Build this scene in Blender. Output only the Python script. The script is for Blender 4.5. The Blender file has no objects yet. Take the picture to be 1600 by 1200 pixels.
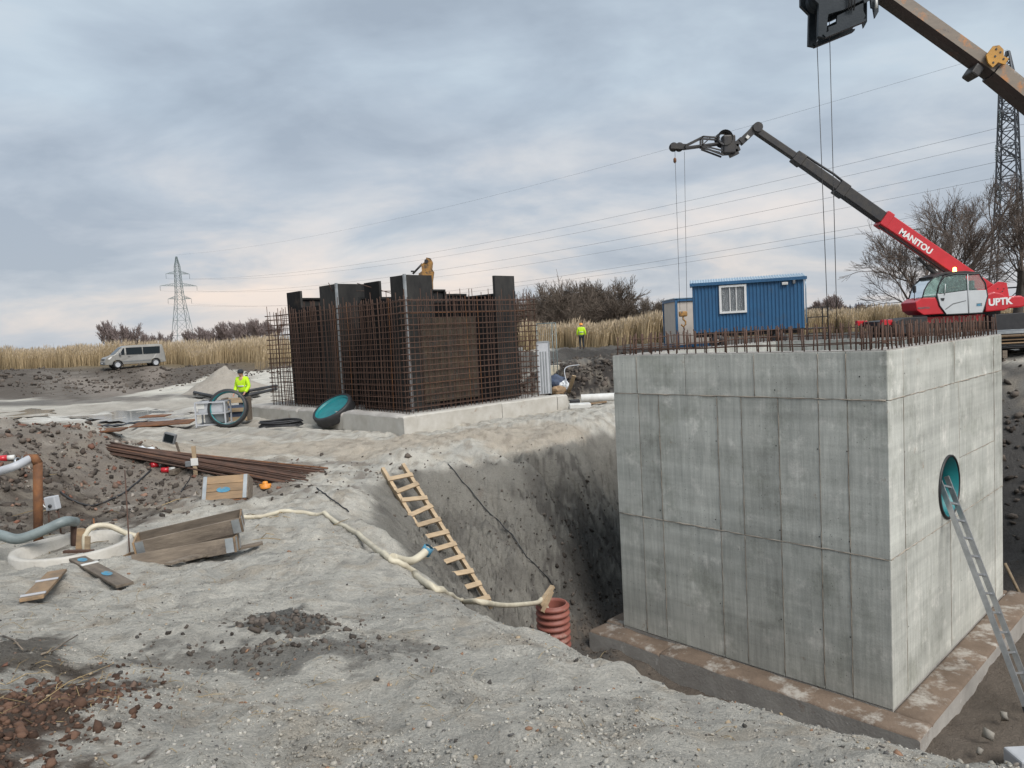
import bpy, bmesh, math, random
import numpy as np
from mathutils import Vector, Matrix
random.seed(7); RNG = np.random.default_rng(7)
SC = bpy.context.scene; COL = SC.collection
R = math.radians

# ------------------------------------------------------------------ camera
CAMZ = 1.5; FPX = 1145.0; PITCH = R(-3.9); ROLL = R(3.0)
_F = np.array([0, math.cos(PITCH), math.sin(PITCH)]); _U = np.array([0, -math.sin(PITCH), math.cos(PITCH)]); _X = np.array([1.0, 0, 0])
CR = math.cos(ROLL)*_X - math.sin(ROLL)*_U; CU = math.sin(ROLL)*_X + math.cos(ROLL)*_U
cam_d = bpy.data.cameras.new('camera'); cam = bpy.data.objects.new('camera', cam_d); COL.objects.link(cam)
cam_d.sensor_fit = 'HORIZONTAL'; cam_d.sensor_width = 36.0; cam_d.lens = 36.0*FPX/1600.0
cam_d.clip_start = 0.05; cam_d.clip_end = 8000
m = Matrix.Identity(4)
for i in range(3):
    m[i][0] = CR[i]; m[i][1] = CU[i]; m[i][2] = -_F[i]
m[0][3] = 0; m[1][3] = 0; m[2][3] = CAMZ
cam.matrix_world = m
SC.camera = cam

# ------------------------------------------------------------------ sky and sun
SUN_AZ = R(143); SUN_EL = R(47)            # clockwise from +Y: behind the camera on the right
w = bpy.data.worlds.new('World'); SC.world = w; w.use_nodes = True
nt = w.node_tree; nt.nodes.clear()
def N(t, **k):
    n = nt.nodes.new(t)
    for a, b in k.items(): setattr(n, a, b)
    return n
def mth(op, a, b=None, clamp=False):
    n = N('ShaderNodeMath', operation=op, use_clamp=clamp)
    for i, v in enumerate((a, b)):
        if v is None: continue
        if isinstance(v, (int, float)): n.inputs[i].default_value = v
        else: nt.links.new(v, n.inputs[i])
    return n.outputs[0]
def ramp(fac, stops):
    n = N('ShaderNodeValToRGB'); e = n.color_ramp.elements
    while len(e) < len(stops): e.new(0.5)
    for el, (p_, c) in zip(e, stops):
        el.position = p_; el.color = (*c, 1) if len(c) == 3 else c
    nt.links.new(fac, n.inputs[0]); return n.outputs[0]
def mixc(f, a, b):
    n = N('ShaderNodeMix', data_type='RGBA')
    if isinstance(f, (int, float)): n.inputs[0].default_value = f
    else: nt.links.new(f, n.inputs[0])
    for i, v in ((6, a), (7, b)):
        if isinstance(v, tuple): n.inputs[i].default_value = (*v, 1)
        else: nt.links.new(v, n.inputs[i])
    return n.outputs[2]
tc = N('ShaderNodeTexCoord'); sep = N('ShaderNodeSeparateXYZ'); nt.links.new(tc.outputs['Generated'], sep.inputs[0])
zc = mth('MAXIMUM', sep.outputs[2], 0.0); den = mth('ADD', zc, 0.24)
cu = mth('DIVIDE', sep.outputs[0], den); cv = mth('DIVIDE', sep.outputs[1], den)
cmb = N('ShaderNodeCombineXYZ'); nt.links.new(cu, cmb.inputs[0]); nt.links.new(cv, cmb.inputs[1])
def cloud(scale, seed, detail=6, rough=0.55, sx=1.0):
    mp = N('ShaderNodeMapping'); nt.links.new(cmb.outputs[0], mp.inputs[0])
    mp.inputs['Location'].default_value = (seed, seed*1.7, 0); mp.inputs['Scale'].default_value = (scale*sx, scale, 1); mp.inputs['Rotation'].default_value = (0, 0, R(14))
    n = N('ShaderNodeTexNoise', noise_dimensions='2D'); n.inputs['Scale'].default_value = 1; n.inputs['Detail'].default_value = detail; n.inputs['Roughness'].default_value = rough
    n.inputs['Distortion'].default_value = 0.25
    nt.links.new(mp.outputs[0], n.inputs[0]); return n.outputs[0]
n1 = cloud(0.75, 3.1, sx=0.9); n2 = cloud(2.4, 8.3, sx=0.8); n3 = cloud(0.8, 15.2, detail=5)
nn = mth('ADD', mth('MULTIPLY', n1, 0.62), mth('MULTIPLY', n2, 0.38))
high = ramp(nn, [(0.36, (3.1, 3.65, 4.3)), (0.47, (3.85, 4.5, 5.2)), (0.56, (4.6, 5.35, 6.0)), (0.67, (5.5, 6.0, 6.4))])
low = ramp(nn, [(0.36, (3.5, 3.85, 4.4)), (0.46, (4.6, 4.75, 5.1)), (0.54, (6.3, 5.65, 5.3)), (0.64, (7.9, 6.5, 5.6))])
hz = ramp(zc, [(0.0, (0, 0, 0)), (0.04, (0.15,)*3), (0.30, (1, 1, 1))])
hzm = mth('ADD', hz, mth('MULTIPLY', mth('SUBTRACT', n3, 0.5), 0.9), True)
cl = mixc(hzm, low, high)
hb = ramp(zc, [(0.0, (1, 1, 1)), (0.07, (0, 0, 0))])
cl = mixc(mth('MULTIPLY', hb, 0.55), cl, (4.7, 5.1, 5.6))
sky = N('ShaderNodeTexSky', sky_type='NISHITA'); sky.sun_disc = False
sky.sun_elevation = SUN_EL; sky.sun_rotation = SUN_AZ; sky.air_density = 1.0; sky.dust_density = 2.0
bgc = mixc(0.90, sky.outputs[0], cl)
bg = N('ShaderNodeBackground'); bg.inputs[1].default_value = 0.05; nt.links.new(bgc, bg.inputs[0])
wo = N('ShaderNodeOutputWorld'); nt.links.new(bg.outputs[0], wo.inputs[0])
sl = bpy.data.lights.new('sun', 'SUN'); sl.energy = 1.5; sl.angle = R(34); sl.color = (1.0, 0.97, 0.93)
so = bpy.data.objects.new('sun', sl); COL.objects.link(so)
sd = Vector((math.sin(SUN_AZ)*math.cos(SUN_EL), math.cos(SUN_AZ)*math.cos(SUN_EL), math.sin(SUN_EL)))
so.rotation_euler = sd.to_track_quat('Z', 'Y').to_euler(); so.location = (30, -30, 40)
SC.view_settings.view_transform = 'Standard'; SC.view_settings.look = 'None'
SC.view_settings.exposure = 1.35; SC.view_settings.gamma = 1.0; SC.view_settings.use_curve_mapping = False
SC.cycles.max_bounces = 6

# ------------------------------------------------------------------ pixel helpers (photo pixels, 1600 x 1200)
CAMP = np.array([0, 0, CAMZ])
def ray(px, py): return _F + (px-800)/FPX*CR + (600-py)/FPX*CU
def PY(px, py, y): d = ray(px, py); return CAMP + d*(y/d[1])
def PZ(px, py, z): d = ray(px, py); return CAMP + d*((z-CAMZ)/d[2])
def PPL(px, py, p0, n): d = ray(px, py); return CAMP + d*(((np.array(p0)-CAMP)@n)/(d@n))

# ------------------------------------------------------------------ numpy noise
_perm = np.random.default_rng(3).permutation(512); _perm = np.concatenate([_perm, _perm, _perm])
_ga = np.random.default_rng(4).uniform(0, 2*math.pi, 512)
def perlin(x, y):
    xi = np.floor(x).astype(int); yi = np.floor(y).astype(int); xf = x-xi; yf = y-yi
    u = xf*xf*xf*(xf*(xf*6-15)+10); v = yf*yf*yf*(yf*(yf*6-15)+10)
    def g(ix, iy, dx, dy):
        a = _ga[_perm[(_perm[ix & 511] + (iy & 511))]]
        return np.cos(a)*dx + np.sin(a)*dy
    a = g(xi, yi, xf, yf); b = g(xi+1, yi, xf-1, yf); c = g(xi, yi+1, xf, yf-1); d = g(xi+1, yi+1, xf-1, yf-1)
    return ((a+(b-a)*u) + ((c+(d-c)*u) - (a+(b-a)*u))*v)*1.5
def fbm(x, y, o=4, g=0.5):
    s = 0; a = 1.0
    for i in range(o):
        s = s + a*perlin(x+17.3*i, y-9.1*i); x = x*2.03; y = y*2.03; a *= g
    return s
def sst(a, b, x): t = np.clip((x-a)/(b-a), 0, 1); return t*t*(3-2*t)

# ------------------------------------------------------------------ mesh helpers
class MB:
    def __init__(s): s.v = []; s.f = []; s.m = []; s.sm = []
    def add(s, vs, fs, mi=0, smooth=False):
        o = len(s.v); s.v += [tuple(map(float, p)) for p in vs]
        for f in fs: s.f.append(tuple(i+o for i in f)); s.m.append(mi); s.sm.append(smooth)
        return s
    def box(s, c, sz, rot=None, mi=0):
        hx, hy, hz_ = sz[0]/2, sz[1]/2, sz[2]/2
        vs = [Vector((x, y, z)) for x in (-hx, hx) for y in (-hy, hy) for z in (-hz_, hz_)]
        if rot is not None: vs = [rot @ p for p in vs]
        c = Vector(c); vs = [p+c for p in vs]
        return s.add(vs, [(0, 1, 3, 2), (4, 6, 7, 5), (0, 4, 5, 1), (2, 3, 7, 6), (0, 2, 6, 4), (1, 5, 7, 3)], mi)
    def bbox(s, c, sz, bev=0.01, rot=None, mi=0):
        bm = bmesh.new(); bmesh.ops.create_cube(bm, size=1.0)
        for v in bm.verts: v.co = Vector((v.co.x*sz[0], v.co.y*sz[1], v.co.z*sz[2]))
        bmesh.ops.bevel(bm, geom=bm.edges[:], offset=min(bev, min(sz)*0.45), segments=2, affect='EDGES', profile=0.5)
        bm.verts.index_update()
        vs = [(rot @ v.co if rot is not None else v.co) + Vector(c) for v in bm.verts]
        s.add(vs, [[v.index for v in f.verts] for f in bm.faces], mi); bm.free(); return s
    def bar(s, a, b, wx, wy=None, mi=0, up=(0, 0, 1)):
        a = Vector(a); b = Vector(b); d = b-a; L = d.length
        if L < 1e-6: return s
        d /= L; u = Vector(up)
        if abs(d.dot(u)) > 0.99: u = Vector((1, 0, 0))
        x = d.cross(u).normalized(); z = x.cross(d); wy = wx if wy is None else wy
        vs = [p + x*sx*wx/2 + z*sz_*wy/2 for p in (a, b) for sx, sz_ in ((-1, -1), (1, -1), (1, 1), (-1, 1))]
        return s.add(vs, [(3, 2, 1, 0), (4, 5, 6, 7), (0, 1, 5, 4), (1, 2, 6, 5), (2, 3, 7, 6), (3, 0, 4, 7)], mi)
    def tube(s, pts, r, n=8, mi=0, caps=True, smooth=True):
        pts = [Vector(p) for p in pts]; k = len(pts); rs = r if isinstance(r, (list, tuple)) else [r]*k
        vs = []; prev = None
        for i, p_ in enumerate(pts):
            d = (pts[min(i+1, k-1)] - pts[max(i-1, 0)]).normalized()
            if prev is None:
                u = Vector((0, 0, 1)) if abs(d.z) < 0.95 else Vector((1, 0, 0)); x = d.cross(u).normalized()
            else: x = (prev - d*prev.dot(d)).normalized()
            prev = x; z = d.cross(x)
            for j in range(n):
                a = 2*math.pi*j/n; vs.append(p_ + (x*math.cos(a) + z*math.sin(a))*rs[i])
        fs = [(i*n+j, i*n+(j+1) % n, (i+1)*n+(j+1) % n, (i+1)*n+j) for i in range(k-1) for j in range(n)]
        s.add(vs, fs, mi, smooth)
        if caps:
            o = len(s.v)-len(vs)
            s.f.append(tuple(o+j for j in range(n))[::-1]); s.m.append(mi); s.sm.append(False)
            s.f.append(tuple(o+(k-1)*n+j for j in range(n))); s.m.append(mi); s.sm.append(False)
        return s
    def lathe(s, prof, c=(0, 0, 0), n=32, rot=None, mi=0, smooth=True, closed=False):
        vs = []; c = Vector(c)
        for j in range(n):
            a = 2*math.pi*j/n
            for (r_, z) in prof:
                p_ = Vector((r_*math.cos(a), r_*math.sin(a), z))
                vs.append((rot @ p_ if rot is not None else p_) + c)
        k = len(prof); kk = k if closed else k-1
        fs = [(j*k+i, ((j+1) % n)*k+i, ((j+1) % n)*k+(i+1) % k, j*k+(i+1) % k) for j in range(n) for i in range(kk)]
        return s.add(vs, fs, mi, smooth)
    def prism(s, poly, a, b, fn=None, mi=0):
        # poly in (u,z), extruded along the second axis from a to b
        fn = fn or (lambda u, v, z: (u, v, z)); n = len(poly)
        vs = [fn(u, a, z) for u, z in poly] + [fn(u, b, z) for u, z in poly]
        area = sum(poly[i][0]*poly[(i+1) % n][1]-poly[(i+1) % n][0]*poly[i][1] for i in range(n))
        fs = [tuple(range(n)), tuple(range(2*n-1, n-1, -1))] + [(i, i+n, (i+1) % n+n, (i+1) % n) for i in range(n)]
        if area < 0: fs = [f[::-1] for f in fs]
        return s.add(vs, fs, mi)
    def build(s, name, mats, parent=None, loc=None, rot=None):
        me = bpy.data.meshes.new(name); me.from_pydata(s.v, [], s.f)
        mats = mats if isinstance(mats, (list, tuple)) else [mats]
        for mm in mats: me.materials.append(mm)
        me.polygons.foreach_set('material_index', s.m); me.polygons.foreach_set('use_smooth', s.sm); me.update()
        return mkobj(name, me, parent, loc, rot)
def mkobj(name, me, parent=None, loc=None, rot=None):
    o = bpy.data.objects.new(name, me); COL.objects.link(o)
    if parent is not None: o.parent = parent
    if loc is not None: o.location = loc
    if rot is not None: o.rotation_euler = rot
    return o
def tag(o, label=None, cat=None, group=None, kind=None):
    if label: o['label'] = label
    if cat: o['category'] = cat
    if group: o['group'] = group
    if kind: o['kind'] = kind
    return o
def thing(name, label, cat, loc=(0, 0, 0), rz=0, group=None):
    o = bpy.data.objects.new(name, None); COL.objects.link(o); o.location = loc; o.rotation_euler = (0, 0, rz); o.empty_display_size = 0.2
    return tag(o, label, cat, group)
def npmesh(name, V, T, mats, smooth=False, col=None, mi=None):
    me = bpy.data.meshes.new(name); V = np.asarray(V, np.float32); T = np.asarray(T, np.int32); k = T.shape[1]
    me.vertices.add(len(V)); me.vertices.foreach_set('co', V.ravel())
    me.loops.add(T.size); me.loops.foreach_set('vertex_index', T.ravel())
    me.polygons.add(len(T)); me.polygons.foreach_set('loop_start', np.arange(0, T.size, k, dtype=np.int32)); me.polygons.foreach_set('loop_total', np.full(len(T), k, np.int32))
    for mm in (mats if isinstance(mats, (list, tuple)) else [mats]): me.materials.append(mm)
    if mi is not None: me.polygons.foreach_set('material_index', np.asarray(mi, np.int32))
    me.update(calc_edges=True)
    if smooth: me.polygons.foreach_set('use_smooth', np.ones(len(T), bool))
    if col is not None:
        ca = me.color_attributes.new('Col', 'FLOAT_COLOR', 'POINT'); c4 = np.ones((len(V), 4), np.float32); c4[:, :3] = col; ca.data.foreach_set('color', c4.ravel())
    return me
def copy_tree(o, parent=None):
    c = o.copy(); COL.objects.link(c); c.parent = parent
    for ch in list(o.children): copy_tree(ch, c)
    return c

# ------------------------------------------------------------------ materials
def pm(name, c1, c2=None, scale=4.0, rough=0.7, metal=0.0, bump=0.15, bscale=None, stretch=(1, 1, 1), stain=None, rand=0.0, detail=6, coat=0.0, spec=None, alpha=None, emit=None):
    """noise-mixed Principled material; stain=(colour, threshold, scale, softness); rand = brightness change per object"""
    global nt
    ma = bpy.data.materials.new(name); ma.use_nodes = True; nt = ma.node_tree
    b = nt.nodes['Principled BSDF']; tcn = N('ShaderNodeTexCoord'); mp = N('ShaderNodeMapping'); nt.links.new(tcn.outputs['Object'], mp.inputs[0]); mp.inputs['Scale'].default_value = stretch
    def noise(sc, det=detail, src=None, rg=0.6):
        n = N('ShaderNodeTexNoise'); n.inputs['Scale'].default_value = sc; n.inputs['Detail'].default_value = det; n.inputs['Roughness'].default_value = rg
        nt.links.new(src or mp.outputs[0], n.inputs[0]); return n.outputs[0]
    c2 = c2 or tuple(x*0.7 for x in c1)
    c = mixc(ramp(noise(scale), [(0.3, (0, 0, 0)), (0.7, (1, 1, 1))]), c1, c2)
    if stain:
        st = stain if isinstance(stain, list) else [stain]
        for k, (sc_, th, ss, so_) in enumerate(st):
            mp2 = N('ShaderNodeMapping'); nt.links.new(tcn.outputs['Object'], mp2.inputs[0]); mp2.inputs['Location'].default_value = (3.7+k*5, 1.3, 9.1)
            c = mixc(ramp(noise(ss, 8, mp2.outputs[0], 0.7), [(th, (0, 0, 0)), (min(th+so_, 1), (1, 1, 1))]), c, sc_)
    if rand:
        oi = N('ShaderNodeObjectInfo'); hsv = N('ShaderNodeHueSaturation')
        nt.links.new(mth('ADD', mth('MULTIPLY', oi.outputs['Random'], 2*rand), 1-rand), hsv.inputs['Value']); nt.links.new(c, hsv.inputs['Color']); c = hsv.outputs[0]
    nt.links.new(c, b.inputs['Base Color'])
    rv = mth('ADD', mth('MULTIPLY', noise(scale*2.3, 4), 0.3), rough-0.15, True); nt.links.new(rv, b.inputs['Roughness'])
    b.inputs['Metallic'].default_value = metal
    if coat: b.inputs['Coat Weight'].default_value = coat
    if spec is not None: b.inputs['Specular IOR Level'].default_value = spec
    if emit: b.inputs['Emission Color'].default_value = (*emit[0], 1); b.inputs['Emission Strength'].default_value = emit[1]
    if bump:
        bn = N('ShaderNodeBump'); bn.inputs['Strength'].default_value = bump; bn.inputs['Distance'].default_value = 0.02
        nt.links.new(noise(bscale or scale*6, 8), bn.inputs['Height']); nt.links.new(bn.outputs[0], b.inputs['Normal'])
    return ma
def glass(name, col=(0.05, 0.07, 0.08), rough=0.05, trans=0.0):
    ma = bpy.data.materials.new(name); ma.use_nodes = True; b = ma.node_tree.nodes['Principled BSDF']
    b.inputs['Base Color'].default_value = (*col, 1); b.inputs['Roughness'].default_value = rough; b.inputs['Transmission Weight'].default_value = trans; b.inputs['IOR'].default_value = 1.45
    return ma
def vcol_mat(name, rough=0.9, bump=0.3, bscale=60, grain=0.25, spec=0.25):
    """base colour from the mesh's own soil or piece colour, with fine grain and relief"""
    global nt
    ma = bpy.data.materials.new(name); ma.use_nodes = True; nt = ma.node_tree; b = nt.nodes['Principled BSDF']
    at = N('ShaderNodeAttribute', attribute_name='Col'); tcn = N('ShaderNodeTexCoord')
    def noise(sc, det=8, rg=0.65):
        n = N('ShaderNodeTexNoise'); n.inputs['Scale'].default_value = sc; n.inputs['Detail'].default_value = det; n.inputs['Roughness'].default_value = rg
        nt.links.new(tcn.outputs['Object'], n.inputs[0]); return n.outputs[0]
    def band(f, lo, hi): return ramp(f, [(lo, (0, 0, 0)), (hi, (1, 1, 1))])
    v = mth('ADD', mth('MULTIPLY', band(noise(bscale, 5, 0.8), 0.30, 0.70), grain*1.6), mth('MULTIPLY', band(noise(2.2), 0.3, 0.7), grain*0.8))
    v = mth('ADD', v, 1-grain*1.2)
    if grain > 0.25: v = mth('SUBTRACT', v, mth('MULTIPLY', band(noise(8, 6, 0.8), 0.58, 0.68), 0.16))
    if grain > 0.15: v = mth('SUBTRACT', v, mth('MULTIPLY', mth('MULTIPLY', band(noise(bscale*0.45, 4, 0.75), 0.60, 0.68), band(noise(3.1, 4), 0.42, 0.6)), 0.42))
    hsv = N('ShaderNodeHueSaturation'); nt.links.new(v, hsv.inputs['Value']); nt.links.new(at.outputs['Color'], hsv.inputs['Color'])
    nt.links.new(hsv.outputs[0], b.inputs['Base Color']); b.inputs['Roughness'].default_value = rough; b.inputs['Specular IOR Level'].default_value = spec
    if bump:
        h = mth('ADD', mth('ADD', mth('MULTIPLY', noise(bscale*1.4, 6, 0.75), 0.35), noise(14, 8, 0.7)), mth('MULTIPLY', noise(5, 8, 0.78), 1.7))
        bn = N('ShaderNodeBump'); bn.inputs['Strength'].default_value = bump; bn.inputs['Distance'].default_value = 0.06
        nt.links.new(h, bn.inputs['Height']); nt.links.new(bn.outputs[0], b.inputs['Normal'])
    return ma

M = {}
M['ground'] = vcol_mat('ground_soil', 0.92, 1.0, 55, 0.30)
M['stones'] = vcol_mat('loose_stones', 0.85, 0.3, 90, 0.2)
def concrete_mat():
    global nt
    ma = pm('cast_concrete', (0.545, 0.545, 0.495), (0.41, 0.415, 0.38), 1.3, 0.78, bump=0.3, bscale=50, stretch=(1, 1, 0.55), rand=0.12,
        stain=[((0.29, 0.295, 0.255), 0.51, 1.1, 0.2), ((0.66, 0.645, 0.59), 0.55, 2.4, 0.16), ((0.28, 0.19, 0.125), 0.65, 3.2, 0.12)])
    nt = ma.node_tree; b = nt.nodes['Principled BSDF']; src = b.inputs['Base Color'].links[0].from_socket
    tcn = N('ShaderNodeTexCoord')
    def tex(sc, det, rg, stretch=(1, 1, 1)):
        mp = N('ShaderNodeMapping'); nt.links.new(tcn.outputs['Object'], mp.inputs[0]); mp.inputs['Scale'].default_value = stretch
        n = N('ShaderNodeTexNoise'); n.inputs['Scale'].default_value = sc; n.inputs['Detail'].default_value = det; n.inputs['Roughness'].default_value = rg; nt.links.new(mp.outputs[0], n.inputs[0]); return n.outputs[0]
    grain = ramp(tex(15, 5, 0.7, (1, 1, 0.07)), [(0.3, (0.78,)*3), (0.7, (1.14,)*3)])        # vertical board grain
    lift = ramp(tex(2.2, 4, 0.6, (0.05, 0.05, 1.6)), [(0.35, (0.84,)*3), (0.65, (1.1,)*3)])    # faint pour layers
    vo = N('ShaderNodeTexVoronoi'); vo.inputs['Scale'].default_value = 17; mpv = N('ShaderNodeMapping'); nt.links.new(tcn.outputs['Object'], mpv.inputs[0]); mpv.inputs['Scale'].default_value = (1, 1, 0.6); nt.links.new(mpv.outputs[0], vo.inputs[0])
    pin = mth('MULTIPLY', ramp(vo.outputs['Distance'], [(0.07, (1, 1, 1)), (0.13, (0, 0, 0))]), ramp(tex(2.1, 3, 0.5), [(0.42, (0, 0, 0)), (0.6, (1, 1, 1))]))
    def mul(a, c):
        n = N('ShaderNodeMix', data_type='RGBA', blend_type='MULTIPLY'); n.inputs[0].default_value = 1; nt.links.new(a, n.inputs[6]); nt.links.new(c, n.inputs[7]); return n.outputs[2]
    c = mul(mul(src, grain), lift); c = mixc(mth('MULTIPLY', pin, 0.75), c, (0.075, 0.072, 0.065)); nt.links.new(c, b.inputs['Base Color']); return ma
M['concL'] = concrete_mat()
M['fin'] = pm('grout_fin', (0.37, 0.325, 0.27), (0.25, 0.21, 0.17), 5, 0.9, bump=0.3)
M['conc_core'] = pm('concrete_joint', (0.15, 0.125, 0.10), (0.08, 0.075, 0.07), 4, 0.9, bump=0.3)
M['conc_rough'] = pm('footing_concrete', (0.40, 0.38, 0.35), (0.26, 0.24, 0.22), 1.8, 0.85, bump=0.5, bscale=25, stain=[((0.17, 0.105, 0.07), 0.58, 2.2, 0.14), ((0.52, 0.50, 0.47), 0.60, 4, 0.1)])
M['conc_pale'] = pm('pale_footing_concrete', (0.50, 0.48, 0.44), (0.37, 0.345, 0.30), 2.5, 0.85, bump=0.5, bscale=25, stain=[((0.24, 0.17, 0.12), 0.62, 1.4, 0.12)])
M['conc_mud'] = pm('muddy_footing_top', (0.20, 0.145, 0.105), (0.12, 0.085, 0.06), 2.0, 0.8, bump=0.6, bscale=18, stain=[((0.36, 0.33, 0.29), 0.52, 2.2, 0.12), ((0.07, 0.05, 0.035), 0.62, 3.5, 0.1)])
M['rust'] = pm('rusty_rebar', (0.115, 0.062, 0.042), (0.060, 0.038, 0.030), 7, 0.85, 0.2, bump=0.3, rand=0.25)
M['rust_o'] = pm('orange_rust', (0.24, 0.10, 0.035), (0.075, 0.036, 0.022), 5, 0.8, 0.1, bump=0.4, rand=0.2)
M['form'] = pm('dark_form_ply', (0.009, 0.008, 0.008), (0.005, 0.005, 0.006), 2.0, 0.6, bump=0.15, rand=0.3, spec=0.12, stretch=(1, 1, 0.4), stain=[((0.030, 0.021, 0.016), 0.60, 1.8, 0.15)])
M['form_ochre'] = pm('weathered_ply', (0.10, 0.070, 0.042), (0.028, 0.024, 0.020), 2.6, 0.75, bump=0.2, rand=0.2, stain=[((0.05, 0.045, 0.04), 0.52, 2.2, 0.15)])
M['form_grey'] = pm('grey_form_ply', (0.042, 0.040, 0.037), (0.014, 0.014, 0.015), 2.5, 0.6, bump=0.2, rand=0.25, spec=0.2, stretch=(1, 1, 0.4))
M['steel'] = pm('galvanised_steel', (0.42, 0.44, 0.45), (0.28, 0.30, 0.31), 6, 0.45, 0.7, bump=0.1)
M['alu'] = pm('ladder_aluminium', (0.50, 0.51, 0.52), (0.36, 0.37, 0.38), 8, 0.4, 0.75, bump=0.08, stain=[((0.40, 0.22, 0.06), 0.70, 3, 0.04)])
M['dsteel'] = pm('dark_steel', (0.028, 0.028, 0.032), (0.05, 0.045, 0.04), 5, 0.5, 0.3, bump=0.1)
M['black'] = pm('black_rubber', (0.016, 0.016, 0.018), (0.03, 0.03, 0.032), 6, 0.55, bump=0.15)
M['teal'] = pm('teal_liner', (0.012, 0.19, 0.20), (0.01, 0.13, 0.15), 3, 0.45, bump=0.05, stain=[((0.35, 0.33, 0.28), 0.68, 3.0, 0.06)])
M['wood'] = pm('raw_timber', (0.42, 0.315, 0.20), (0.28, 0.205, 0.13), 3, 0.75, bump=0.25, stretch=(1, 6, 6), rand=0.15, stain=[((0.16, 0.12, 0.09), 0.62, 2.5, 0.12)])
M['wood_o'] = pm('weathered_boards', (0.31, 0.20, 0.11), (0.17, 0.12, 0.075), 3, 0.8, bump=0.3, stretch=(1, 5, 5), rand=0.22, stain=[((0.10, 0.075, 0.055), 0.56, 2.2, 0.15)])
M['wood_g'] = pm('grey_boards', (0.21, 0.17, 0.13), (0.095, 0.075, 0.058), 3, 0.85, bump=0.3, stretch=(1, 5, 5), rand=0.2, stain=[((0.07, 0.055, 0.045), 0.58, 2.2, 0.15)])
M['blue'] = pm('blue_sheet', (0.030, 0.12, 0.245), (0.026, 0.095, 0.20), 1.2, 0.5, 0.0, bump=0.05, rand=0.04, stain=[((0.06, 0.10, 0.15), 0.58, 1.2, 0.2)])
M['blue_roof'] = pm('pale_roof_sheet', (0.42, 0.52, 0.60), (0.33, 0.43, 0.52), 2, 0.4, 0.2, bump=0.05)
M['blue_pen'] = pm('blue_paint', (0.07, 0.26, 0.38), (0.05, 0.17, 0.27), 14, 0.7, bump=0.1, stain=[((0.24, 0.17, 0.10), 0.52, 16, 0.1)])
M['white'] = pm('white_paint', (0.74, 0.74, 0.73), (0.62, 0.62, 0.60), 3, 0.5, bump=0.05)
M['white_d'] = pm('dirty_white_plastic', (0.66, 0.66, 0.64), (0.50, 0.49, 0.46), 4, 0.55, bump=0.1)
M['cream'] = pm('cream_hose', (0.58, 0.53, 0.41), (0.42, 0.37, 0.28), 6, 0.6, bump=0.2, stain=[((0.22, 0.19, 0.15), 0.60, 5, 0.12)])
M['beige'] = pm('beige_wall', (0.56, 0.50, 0.44), (0.48, 0.43, 0.38), 3, 0.6, bump=0.05)
M['curtain'] = pm('net_curtain', (0.50, 0.47, 0.45), (0.36, 0.33, 0.33), 3, 0.8, bump=0.1, stretch=(14, 14, 0.5))
M['red'] = pm('red_paint', (0.52, 0.018, 0.028), (0.44, 0.014, 0.022), 2.5, 0.35, 0.0, bump=0.03, coat=0.4, stain=[((0.20, 0.03, 0.025), 0.68, 4, 0.1)])
M['redbrown'] = pm('red_brown_plastic', (0.26, 0.085, 0.06), (0.19, 0.065, 0.05), 4, 0.6, bump=0.15, stain=[((0.30, 0.20, 0.16), 0.6, 4, 0.12)])
M['orange'] = pm('beacon_orange', (0.85, 0.30, 0.03), (0.8, 0.25, 0.02), 3, 0.3, emit=((1.0, 0.42, 0.08), 6.0), bump=0)
M['orange_p'] = pm('orange_plastic', (0.75, 0.28, 0.03), (0.55, 0.2, 0.03), 6, 0.5, bump=0.1)
M['cabwhite'] = pm('cab_grey_white', (0.52, 0.54, 0.55), (0.46, 0.48, 0.49), 2, 0.4, bump=0.03, coat=0.3)
M['glass_t'] = glass('cab_glass', (0.55, 0.72, 0.68), 0.03, 0.85)
M['glass_d'] = glass('dark_glass', (0.012, 0.016, 0.018), 0.12); M['glass_d'].node_tree.nodes['Principled BSDF'].inputs['Specular IOR Level'].default_value = 0.25
M['glass_w'] = glass('window_glass', (0.85, 0.9, 0.92), 0.02, 0.95)
M['yellow'] = pm('machine_yellow', (0.55, 0.27, 0.03), (0.36, 0.18, 0.03), 4, 0.5, bump=0.1, stain=[((0.10, 0.06, 0.03), 0.6, 3, 0.1)])
M['old_yellow'] = pm('worn_machine_yellow', (0.40, 0.20, 0.045), (0.22, 0.12, 0.04), 5, 0.6, bump=0.3, stain=[((0.07, 0.05, 0.035), 0.50, 3.5, 0.1)])
M['head_dark'] = pm('blue_black_steel', (0.010, 0.016, 0.022), (0.018, 0.024, 0.030), 5, 0.5, 0.2, bump=0.1, spec=0.3)
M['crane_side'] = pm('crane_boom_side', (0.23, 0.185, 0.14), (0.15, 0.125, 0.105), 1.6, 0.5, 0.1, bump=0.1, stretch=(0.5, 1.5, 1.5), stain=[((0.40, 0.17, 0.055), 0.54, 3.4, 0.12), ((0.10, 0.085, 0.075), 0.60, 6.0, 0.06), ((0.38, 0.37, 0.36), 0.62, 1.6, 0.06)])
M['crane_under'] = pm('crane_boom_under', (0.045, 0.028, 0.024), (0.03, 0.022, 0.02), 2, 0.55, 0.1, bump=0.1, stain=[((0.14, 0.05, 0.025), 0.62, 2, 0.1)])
M['pylon'] = pm('pylon_green_grey', (0.20, 0.25, 0.255), (0.15, 0.19, 0.195), 1, 0.6, 0.3, bump=0)
M['pylon_d'] = pm('pylon_dark_steel', (0.075, 0.085, 0.10), (0.055, 0.06, 0.07), 1, 0.6, 0.3, bump=0)
M['wire'] = pm('conductor_wire', (0.10, 0.11, 0.125), (0.08, 0.09, 0.10), 1, 0.6, 0.2, bump=0)
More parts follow.
